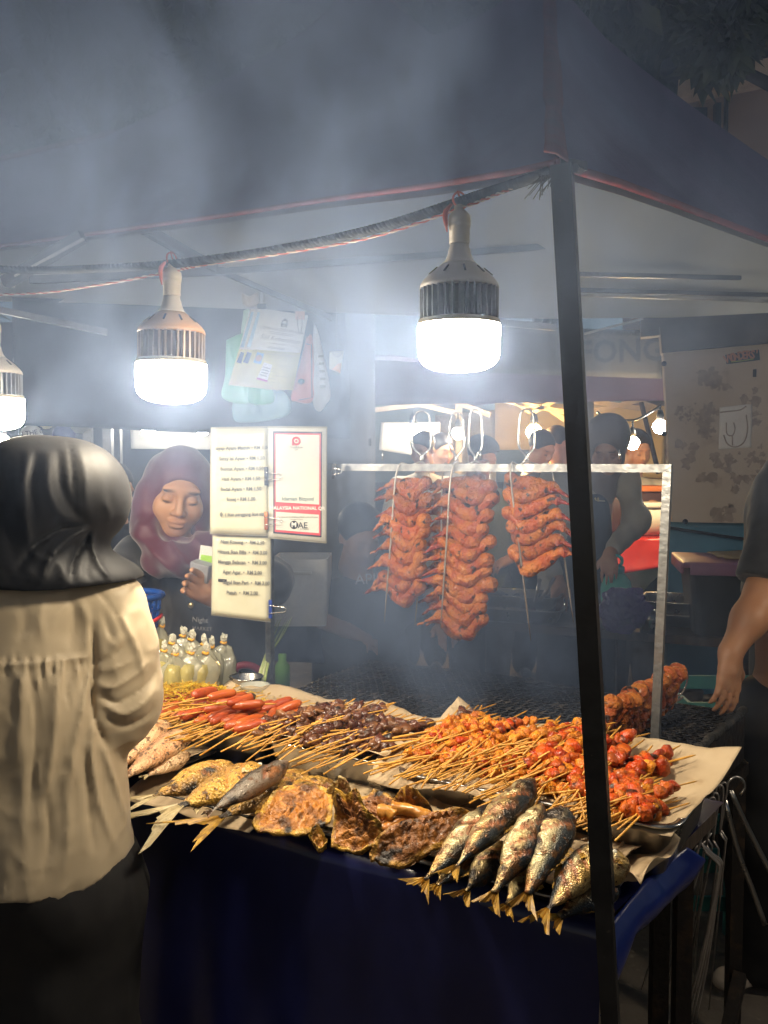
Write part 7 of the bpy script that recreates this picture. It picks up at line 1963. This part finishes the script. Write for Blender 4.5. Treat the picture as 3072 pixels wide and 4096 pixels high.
world_part('cloth', join(quadsheet(AD(1000, 2495, 3.3), AD(1480, 2480, 3.5), AD(1480, 2660, 3.5), AD(1000, 2640, 3.3), 30, 8, .004, .02, 6, 3), quadsheet(Vector((fc.x - .4, 4.0, fz - .006)), Vector((fc.x + .5, 4.1, fz - .006)), AD(1480, 2480, 3.5), AD(1000, 2495, 3.3), 6, 6)), m_bcloth, bt2)
for (u, d) in ((1060, 3.35), (1430, 3.5)):
    a = AD(u, 2600, d); world_part('leg', beam((a.x, a.y + .06, 0), (a.x, a.y + .06, fz - .02), .03), m_iron, bt2, smooth=False)
m_bask = M('blue_basket', (.010, .06, .28), (.008, .045, .2), 10, rough=.4)
bk_c = AD(520, 2450, 2.35)
bk = thing('plastic_basket', 'blue plastic basket with a red handle between customer and seller', 'basket', (bk_c.x, bk_c.y, bk_c.z - .06))
bm_ = MB()
for q in range(22):
    a = q * 2 * math.pi / 22
    bm_.add(beam(bk_c + Vector((.065 * math.cos(a), .065 * math.sin(a), -.06)), bk_c + Vector((.08 * math.cos(a), .08 * math.sin(a), .04)), .007, .003))
for z_k, r_ in ((-.06, .066), (-.025, .071), (.01, .076)):
    bm_.add(tube([bk_c + Vector((r_ * math.cos(a), r_ * math.sin(a), z_k)) for a in np.linspace(0, 2 * math.pi, 25)], .004, 5))
world_part('basket_wall', bm_.get(), m_bask, bk, smooth=False)
world_part('basket_rim', tube([bk_c + Vector((.083 * math.cos(a), .083 * math.sin(a), .045)) for a in np.linspace(0, 2 * math.pi, 29)], .009, 7), m_bask, bk)
world_part('basket_handle', tube([bk_c + Vector((.084 * math.cos(a), -.084 * abs(math.sin(a)) - .003, -.005 - .02 * math.sin(a))) for a in np.linspace(0, math.pi, 16)], .005, 6), M('red_plastic_handle', (.5, .03, .03), rough=.4), bk)
# ================================================================== drink bags, pot with lemongrass
def film_mat(name, tintc, dif, body):
    m = bpy.data.materials.new(name); m.use_nodes = True
    nt = m.node_tree; nt.nodes.clear(); N, Lk = nt.nodes.new, nt.links.new
    out = N('ShaderNodeOutputMaterial'); tr = N('ShaderNodeBsdfTransparent'); tr.inputs[0].default_value = (*tintc, 1)
    df = N('ShaderNodeBsdfDiffuse'); df.inputs[0].default_value = (*dif, 1)
    tl = N('ShaderNodeBsdfTranslucent'); tl.inputs[0].default_value = (*dif, 1)
    gl = N('ShaderNodeBsdfGlossy'); gl.inputs['Roughness'].default_value = .10; gl.inputs[0].default_value = (1, 1, 1, 1)
    fr = N('ShaderNodeFresnel'); fr.inputs[0].default_value = 1.6
    tc = N('ShaderNodeTexCoord'); mp = N('ShaderNodeMapping'); mp.inputs['Scale'].default_value = (1, 1, .3); Lk(tc.outputs['Object'], mp.inputs[0])
    nz = N('ShaderNodeTexNoise'); nz.inputs['Scale'].default_value = 70; Lk(mp.outputs[0], nz.inputs[0])
    bp = N('ShaderNodeBump'); bp.inputs['Strength'].default_value = .9; bp.inputs['Distance'].default_value = .008; Lk(nz.outputs[0], bp.inputs['Height'])
    for q in (gl, fr, df): Lk(bp.outputs[0], q.inputs['Normal'])
    m0 = N('ShaderNodeMixShader'); Lk(df.outputs[0], m0.inputs[1]); Lk(tl.outputs[0], m0.inputs[2])
    m1 = N('ShaderNodeMixShader'); m1.inputs[0].default_value = body; Lk(tr.outputs[0], m1.inputs[1]); Lk(m0.outputs[0], m1.inputs[2])
    m2 = N('ShaderNodeMixShader'); Lk(fr.outputs[0], m2.inputs[0]); Lk(m1.outputs[0], m2.inputs[1]); Lk(gl.outputs[0], m2.inputs[2])
    Lk(m2.outputs[0], out.inputs[0])
    return m
m_film = film_mat('clear_film', (.97, .97, .94), (.90, .86, .64), .55)
m_tuft = M('white_tuft', (.66, .64, .52), rough=.35, alpha=.7, bump=.6, bsc=120)
m_band = M('yellow_rubber_band', (.72, .36, .03), rough=.5)
m_mango = M('yellow_pickle', (.55, .38, .03), (.50, .26, .02), 50, c3=(.20, .26, .03), sc3=60, lo3=.62, hi3=.7, rough=.35, bump=.6, bsc=120)
m_juice = film_mat('pale_drink', (.95, .92, .78), (.84, .70, .24), .75)
BAGS = [(628, 2490, 2825, 2.36, 'drink bag at the back beside the beige sleeve'), (690, 2560, 2840, 2.28, 'drink bag next to the sleeve with a leaning top'), (742, 2545, 2830, 2.31, 'tall drink bag with an upright white tuft'), (655, 2590, 2860, 2.22, 'short drink bag close to the sleeve elbow'),
        (700, 2605, 2868, 2.19, 'drink bag whose orange band sits lowest on the left'), (752, 2600, 2860, 2.21, 'fat drink bag at the front with wrinkled shoulders'), (805, 2600, 2850, 2.23, 'drink bag right of the fat one with a twisted neck'), (812, 2565, 2838, 2.29, 'drink bag behind with a pale yellow tuft'),
        (845, 2575, 2830, 2.31, 'narrow drink bag second from the right'), (886, 2560, 2790, 2.35, 'clear nearly empty drink bag at the right end'), (720, 2530, 2835, 2.33, 'drink bag in the middle of the back row')]
for i, (u, vt, vb, d, label) in enumerate(BAGS):
    g = random.Random(i)
    top = AD(u + g.uniform(-6, 26), vt, d); bot = AD(u - g.uniform(15, 40) + (12 if i == 9 else 0), vb, d)
    bot.z = max(bot.z, ZT + .03)
    t = thing('drink_bag', label, 'drink bag', tuple(bot), 'clear bags of drink tied with rubber bands')
    H_ = (top - bot).length; axd = (top - bot).normalized()
    w = .043 * g.uniform(.9, 1.1)
    nr, ns = 18, 20
    P = np.zeros((nr, ns, 3))
    for a, q in enumerate(np.linspace(0, 1, nr)):
        r1 = w * np.interp(q, [0, .04, .2, .6, .75, .88, .94, 1], [.75, .95, 1.0, 1.02, .88, .48, .13, .16])
        r2 = w * np.interp(q, [0, .04, .2, .5, .7, .86, .95, 1], [.45, .7, .85, .62, .42, .26, .12, .13])
        for b in range(ns):
            an = 2 * math.pi * b / ns
            P[a, b] = bot + axd * (H_ * q) + Vector((r1 * math.cos(an), r2 * math.sin(an), 0))
    P += (.014 * (np.abs(fbm(P.reshape(-1, 3) * V3(1, 1, .28), 40, i, 3)) - .3)).reshape(nr, ns)[..., None] * V3(1, 1, 0)
    v = P.reshape(-1, 3)
    f = [(a * ns + b, a * ns + (b + 1) % ns, (a + 1) * ns + (b + 1) % ns, (a + 1) * ns + b) for a in range(nr - 1) for b in range(ns)] + [tuple(range(ns - 1, -1, -1))]
    world_part('bag', (v, f), m_film, t)
    if i != 9:
        lv = g.uniform(.30, .42)
        pr = [(w * .0 + .001, 0), (w * .66, .001), (w * .82, .02), (w * .86, H_ * lv * .7), (w * .7, H_ * lv), (.0005, H_ * lv)]
        vv, ff = lathe(pr, 16)
        vv = vv * V3(1, .72, 1); vv = vv + .003 * fbm(vv, 60, i)[:, None]
        rotm = axd.to_track_quat('Z', 'Y').to_matrix()
        world_part('pickle', (xf((vv, ff), tuple(bot), rotm)), m_mango, t)
        vv, ff = lathe([(w * .86, H_ * lv), (w * .92, H_ * lv + .01), (w * .86, H_ * .70), (w * .6, H_ * .80), (.0005, H_ * .81)], 16)
        world_part('drink', xf((vv * V3(1, .62, 1), ff), tuple(bot), rotm), m_juice, t)
    nk = bot + axd * (H_ * .955)
    world_part('rubber_band', tube([nk + Vector((.0065 * math.cos(a), .0065 * math.sin(a), .002 * math.sin(2 * a))) for a in np.linspace(0, 2 * math.pi, 12)], .0034, 6), m_band, t)
    vv, ff = blob((.0075, .005, .0115), 3, .55, 2.2, i + 3, 3)
    world_part('tuft', (vv + np.array(nk + axd * .014), ff), m_tuft, t, smooth=False)
# loose yellow pickle heap at the foot of the bags: many short shreds
g = np.random.default_rng(12)
hp_ = MB()
for q in range(1500):
    ss, tt = 1.06 + .17 * g.normal() * .55, .27 + .075 * g.normal()
    r2 = ((ss - 1.06) / .2) ** 2 + ((tt - .27) / .12) ** 2
    zz = ZR + .004 + max(0, .05 * (1 - r2)) * g.random() ** .5
    c = ST(ss, tt, zz); a = g.random() * 6.28; L = .005 + .006 * g.random()
    hp_.add(beam(c - Vector((math.cos(a) * L, math.sin(a) * L, .002 * g.normal())), c + Vector((math.cos(a) * L, math.sin(a) * L, .003 * g.normal())), .0022, .0018))
hv, hf_ = hp_.get()
o = solo('pickle_heap', (hv, hf_), m_mango, 'heap of shredded yellow pickle at the foot of the drink bags', 'pickle', smooth=False)
o['kind'] = 'stuff'
pc = AD(985, 2790, 2.28)
po = thing('steel_pot', 'small steel pot behind the sausages, left of the steel rack post', 'pot', tuple(pc))
k = 2.28 / FPX
world_part('pot_wall', lathe([(62 * k, -.02), (64 * k, 80 * k), (69 * k, 84 * k), (70 * k, 88 * k), (62 * k, 84 * k), (60 * k, -.0), (.0001, .0)], 32, tuple(pc)), m_steel, po)
cpz = AD(1020, 2800, 2.20)
gc2 = thing('clear_cup', 'low clear plastic tub of sauce in front of the steel pot', 'tub', tuple(cpz))
k2 = 2.2 / FPX
world_part('cup_wall', lathe([(.0001, -.01), (50 * k2, -.01), (58 * k2, 60 * k2), (62 * k2, 64 * k2), (56 * k2, 62 * k2), (48 * k2, -.006)], 28, tuple(cpz)), M('cloudy_plastic', (.60, .60, .52), rough=.2, alpha=.5), gc2)
world_part('sauce', lathe([(.0001, 30 * k2), (51 * k2, 30 * k2), (47 * k2, -.004), (.0001, -.004)], 24, tuple(cpz)), M('brown_sauce', (.30, .24, .12), rough=.2), gc2)
m_lg = M('lemongrass', (.42, .52, .14), (.60, .60, .34), 8, rough=.5, stretch=(1, 1, .2)); m_lgd = M('lemongrass_leaf', (.16, .24, .07), (.24, .30, .10), 12, rough=.55)
lg = thing('lemongrass_bunch', 'bunch of lemongrass stalks standing in the clear tub beside the rack post', 'lemongrass', tuple(AD(1025, 2775, 2.24)))
for q in range(6):
    a = AD(1008 + q * 7, 2790, 2.235 + .006 * (q % 3)); b = AD(1062 + q * 4, 2620 - 8 * (q % 2), 2.43); c = AD(1116 + q * 8, 2490 - 10 * (q % 3), 2.50)
    world_part('stalk', tube(spline([a, b], 6), [.0054, .005, .0044, .004, .0036, .003], 8), m_lg, lg)
    world_part('leaf', tube(spline([b, b.lerp(c, .5) + Vector((.004 * (q - 3), 0, 0)), c + Vector((.004 * (q - 3), 0, 0))], 8), [.003, .0028, .0026, .0024, .002, .0017, .0013, .0008], 6, flat=.5), m_lgd, lg)
solo('red_hose', tube(spline([AD(925, 2720, 2.6), AD(950, 2668, 2.6), AD(1000, 2662, 2.6), AD(1045, 2690, 2.6), AD(1060, 2740, 2.6)], 20), .011, 8), M('red_rubber', (.33, .02, .04), rough=.4), 'red bent handle behind the steel pot', 'handle')
solo('green_bottle', lathe([(.0001, 0), (.022, .0), (.022, .06), (.012, .075), (.012, .095), (.0001, .096)], 16, tuple(AD(1130, 2745, 2.6))), M('lime_plastic', (.12, .30, .03), rough=.4), 'small lime green bottle right of the rack post in the smoke', 'bottle')
v, f = blob((.012, .014, .006), 2, .3, 1.5, 2)
for (u, vv, l) in ((1150, 2758, 'left white scrap on the grate behind the rack post'), (1172, 2768, 'right white scrap on the grate behind the rack post')):
    solo('paper_scrap', (v * .8 + np.array(AZ(u, vv, ZG + .012)), f), m_tuft, l, 'scrap')

# hanging skewer forks and tongs at the grill end
def hook(label, top, bot, d, r=.0026, w=16, loop=38, z0=None):
    a, b = AD(*top, d), AD(*bot, d + .03)
    t = thing('hanging_fork', label, 'skewer fork', tuple(a), 'wire forks hanging on the grill end')
    u, v = top
    ang = math.atan2(bot[0] - u, bot[1] - v)
    def pt(o, dv): return AD(u + o + math.tan(ang) * dv, v + dv, d)
    lp = [pt(-w, loop * 2.2), pt(-w, loop), pt(-w * .7, 8), pt(0, 0), pt(w * .7, 8), pt(w, loop), pt(w, loop * 2.2)]
    e1, e2 = pt(-w * 1.0, loop * 5.0), pt(w * 1.0, loop * 5.0)
    world_part('loop_handle', tube(spline([e1] + lp + [e2], 30), r, 7), m_steel_dull, t)
    for e, o in ((e1, -w), (e2, w)):
        k1 = AD(bot[0] + o * 2.2, bot[1], d + .03)
        sh = e + (k1 - e) * .02 + Vector((o * 1.6 * d / FPX, 0, -.012))
        world_part('prong', tube([e, sh, k1], [r, r, r * .5], 6), m_steel_dull, t)
FK = [((2842, 3158), (2690, 4060), 1.98), ((2862, 3172), (2740, 4090), 2.0), ((2880, 3140), (2800, 4040), 2.02), ((2822, 3250), (2600, 3960), 1.93), ((2896, 3130), (2760, 4020), 2.05), ((2850, 3190), (2655, 4090), 1.96)]
for i, (a, b, d) in enumerate(FK):
    hook(['wire fork hanging leftmost at the top of the grill end', 'wire fork second from the left at the grill end', 'wire fork in the middle of the bunch at the grill end', 'short wire fork hung lower than the others, prongs slanting left', 'wire fork at the back of the bunch by the rail', 'wire fork in front with prongs down to the ground'][i], a, b, d)
def bent(label, pts, d):
    solo('bent_wire', tube(spline([AD(u, v, d) for u, v in pts], 26), .0028, 6), m_steel_dull, label, 'wire', 'bent wires at the grill end')
for q in range(4):
    bent(['upper', 'second', 'third', 'lowest'][q] + ' bent wire of the row hooked at the grill end', [(2800 + q * 6, 3370 + q * 12), (2850 + q * 6, 3415 + q * 12), (2885 - q * 3, 3445 + q * 10), (2880 - q * 4, 3500 + q * 10), (2830 - q * 10, 3850), (2780 - q * 16, 4090)], 1.95 - .015 * q)
to = thing('grill_tongs', 'long steel tongs with a round spring end hanging right of the forks', 'tongs', tuple(AD(2945, 3115, 2.06)))
world_part('spring_loop', tube(spline([AD(2906, 3170, 2.06), AD(2912, 3130, 2.06), AD(2940, 3108, 2.06), AD(2968, 3118, 2.06), AD(2978, 3150, 2.06), AD(2960, 3180, 2.06)], 20), .0035, 8), m_steel, to)
for pts in ([(2922, 3162), (2985, 3300), (3072, 3470), (3120, 3560)], [(2900, 3200), (2950, 3400), (3010, 3560), (3060, 3700)]):
    world_part('arm', tube(spline([AD(u, v, 2.06) for u, v in pts], 12), .0062, 8, flat=.5), m_steel, to)
# ================================================================== grill smoke: rises from the grate, spreads under and in front of the canopy
SMOKE_D = 1.25
def smoke_material():
    m = bpy.data.materials.new('grill_smoke'); m.use_nodes = True
    nt = m.node_tree; nt.nodes.clear(); N, Lk = nt.nodes.new, nt.links.new
    out = N('ShaderNodeOutputMaterial'); pv = N('ShaderNodeVolumePrincipled')
    pv.inputs['Color'].default_value = (.46, .62, 1.0, 1); pv.inputs['Anisotropy'].default_value = .15
    Lk(pv.outputs[0], out.inputs['Volume'])
    tc = N('ShaderNodeTexCoord')
    def math_(op, a, b=None):
        n = N('ShaderNodeMath'); n.operation = op
        for i, q in enumerate((a, b)):
            if q is None: continue
            if isinstance(q, (int, float)): n.inputs[i].default_value = q
            else: Lk(q, n.inputs[i])
        return n.outputs[0]
    tot = None
    for c, r, w in (((.15, 2.45, 1.02), (.55, .42, .24), 1.0), ((.0, 2.35, 1.42), (.40, .40, .40), .42), ((.06, 1.80, 1.88), (.56, .46, .38), .92),
                    ((-.22, 1.20, 2.10), (.44, .24, .30), 2.1), ((-.62, 1.50, 2.36), (.60, .34, .36), 1.1), ((-.40, 2.30, 1.70), (.40, .35, .30), .14), ((-.45, 2.2, 1.30), (.16, .2, .2), .16)):
        s = N('ShaderNodeVectorMath'); s.operation = 'SUBTRACT'; s.inputs[1].default_value = c; Lk(tc.outputs['Object'], s.inputs[0])
        d = N('ShaderNodeVectorMath'); d.operation = 'DIVIDE'; d.inputs[1].default_value = r; Lk(s.outputs[0], d.inputs[0])
        q = N('ShaderNodeVectorMath'); q.operation = 'DOT_PRODUCT'; Lk(d.outputs[0], q.inputs[0]); Lk(d.outputs[0], q.inputs[1])
        e = math_('MULTIPLY', math_('EXPONENT', math_('MULTIPLY', q.outputs['Value'], -1.0)), w)
        tot = e if tot is None else math_('ADD', tot, e)
    for c in ((.112, 1.305, 1.645), (-.362, 1.545, 1.625)):      # smoke thinned around the lamps to hold their glow back
        s = N('ShaderNodeVectorMath'); s.operation = 'DISTANCE'; s.inputs[1].default_value = c; Lk(tc.outputs['Object'], s.inputs[0])
        k = N('ShaderNodeMapRange'); k.interpolation_type = 'SMOOTHSTEP'; k.inputs[1].default_value = .07; k.inputs[2].default_value = .24; k.inputs[3].default_value = .28; k.inputs[4].default_value = 1.0
        Lk(s.outputs['Value'], k.inputs[0]); tot = math_('MULTIPLY', tot, k.outputs[0])
    mp = N('ShaderNodeMapping'); mp.inputs['Rotation'].default_value = (R(20), R(-35), 0); mp.inputs['Scale'].default_value = (1, 1, .6)
    Lk(tc.outputs['Object'], mp.inputs[0])
    nz = N('ShaderNodeTexNoise'); nz.inputs['Scale'].default_value = 4.2; nz.inputs['Detail'].default_value = 5; nz.inputs['Roughness'].default_value = .62; nz.inputs['Distortion'].default_value = 1.2
    Lk(mp.outputs[0], nz.inputs[0])
    mr = N('ShaderNodeMapRange'); mr.inputs[1].default_value = .42; mr.inputs[2].default_value = .60; mr.inputs[3].default_value = .05; mr.inputs[4].default_value = 1.9
    Lk(nz.outputs[0], mr.inputs[0])
    Lk(math_('MULTIPLY', math_('MULTIPLY', tot, mr.outputs[0]), SMOKE_D), pv.inputs['Density'])
    return m
if SMOKE_D > 0: sm = struct('smoke', box((-.35, 1.95, 1.87), (3.1, 2.3, 2.06)), smoke_material(), kind='stuff')
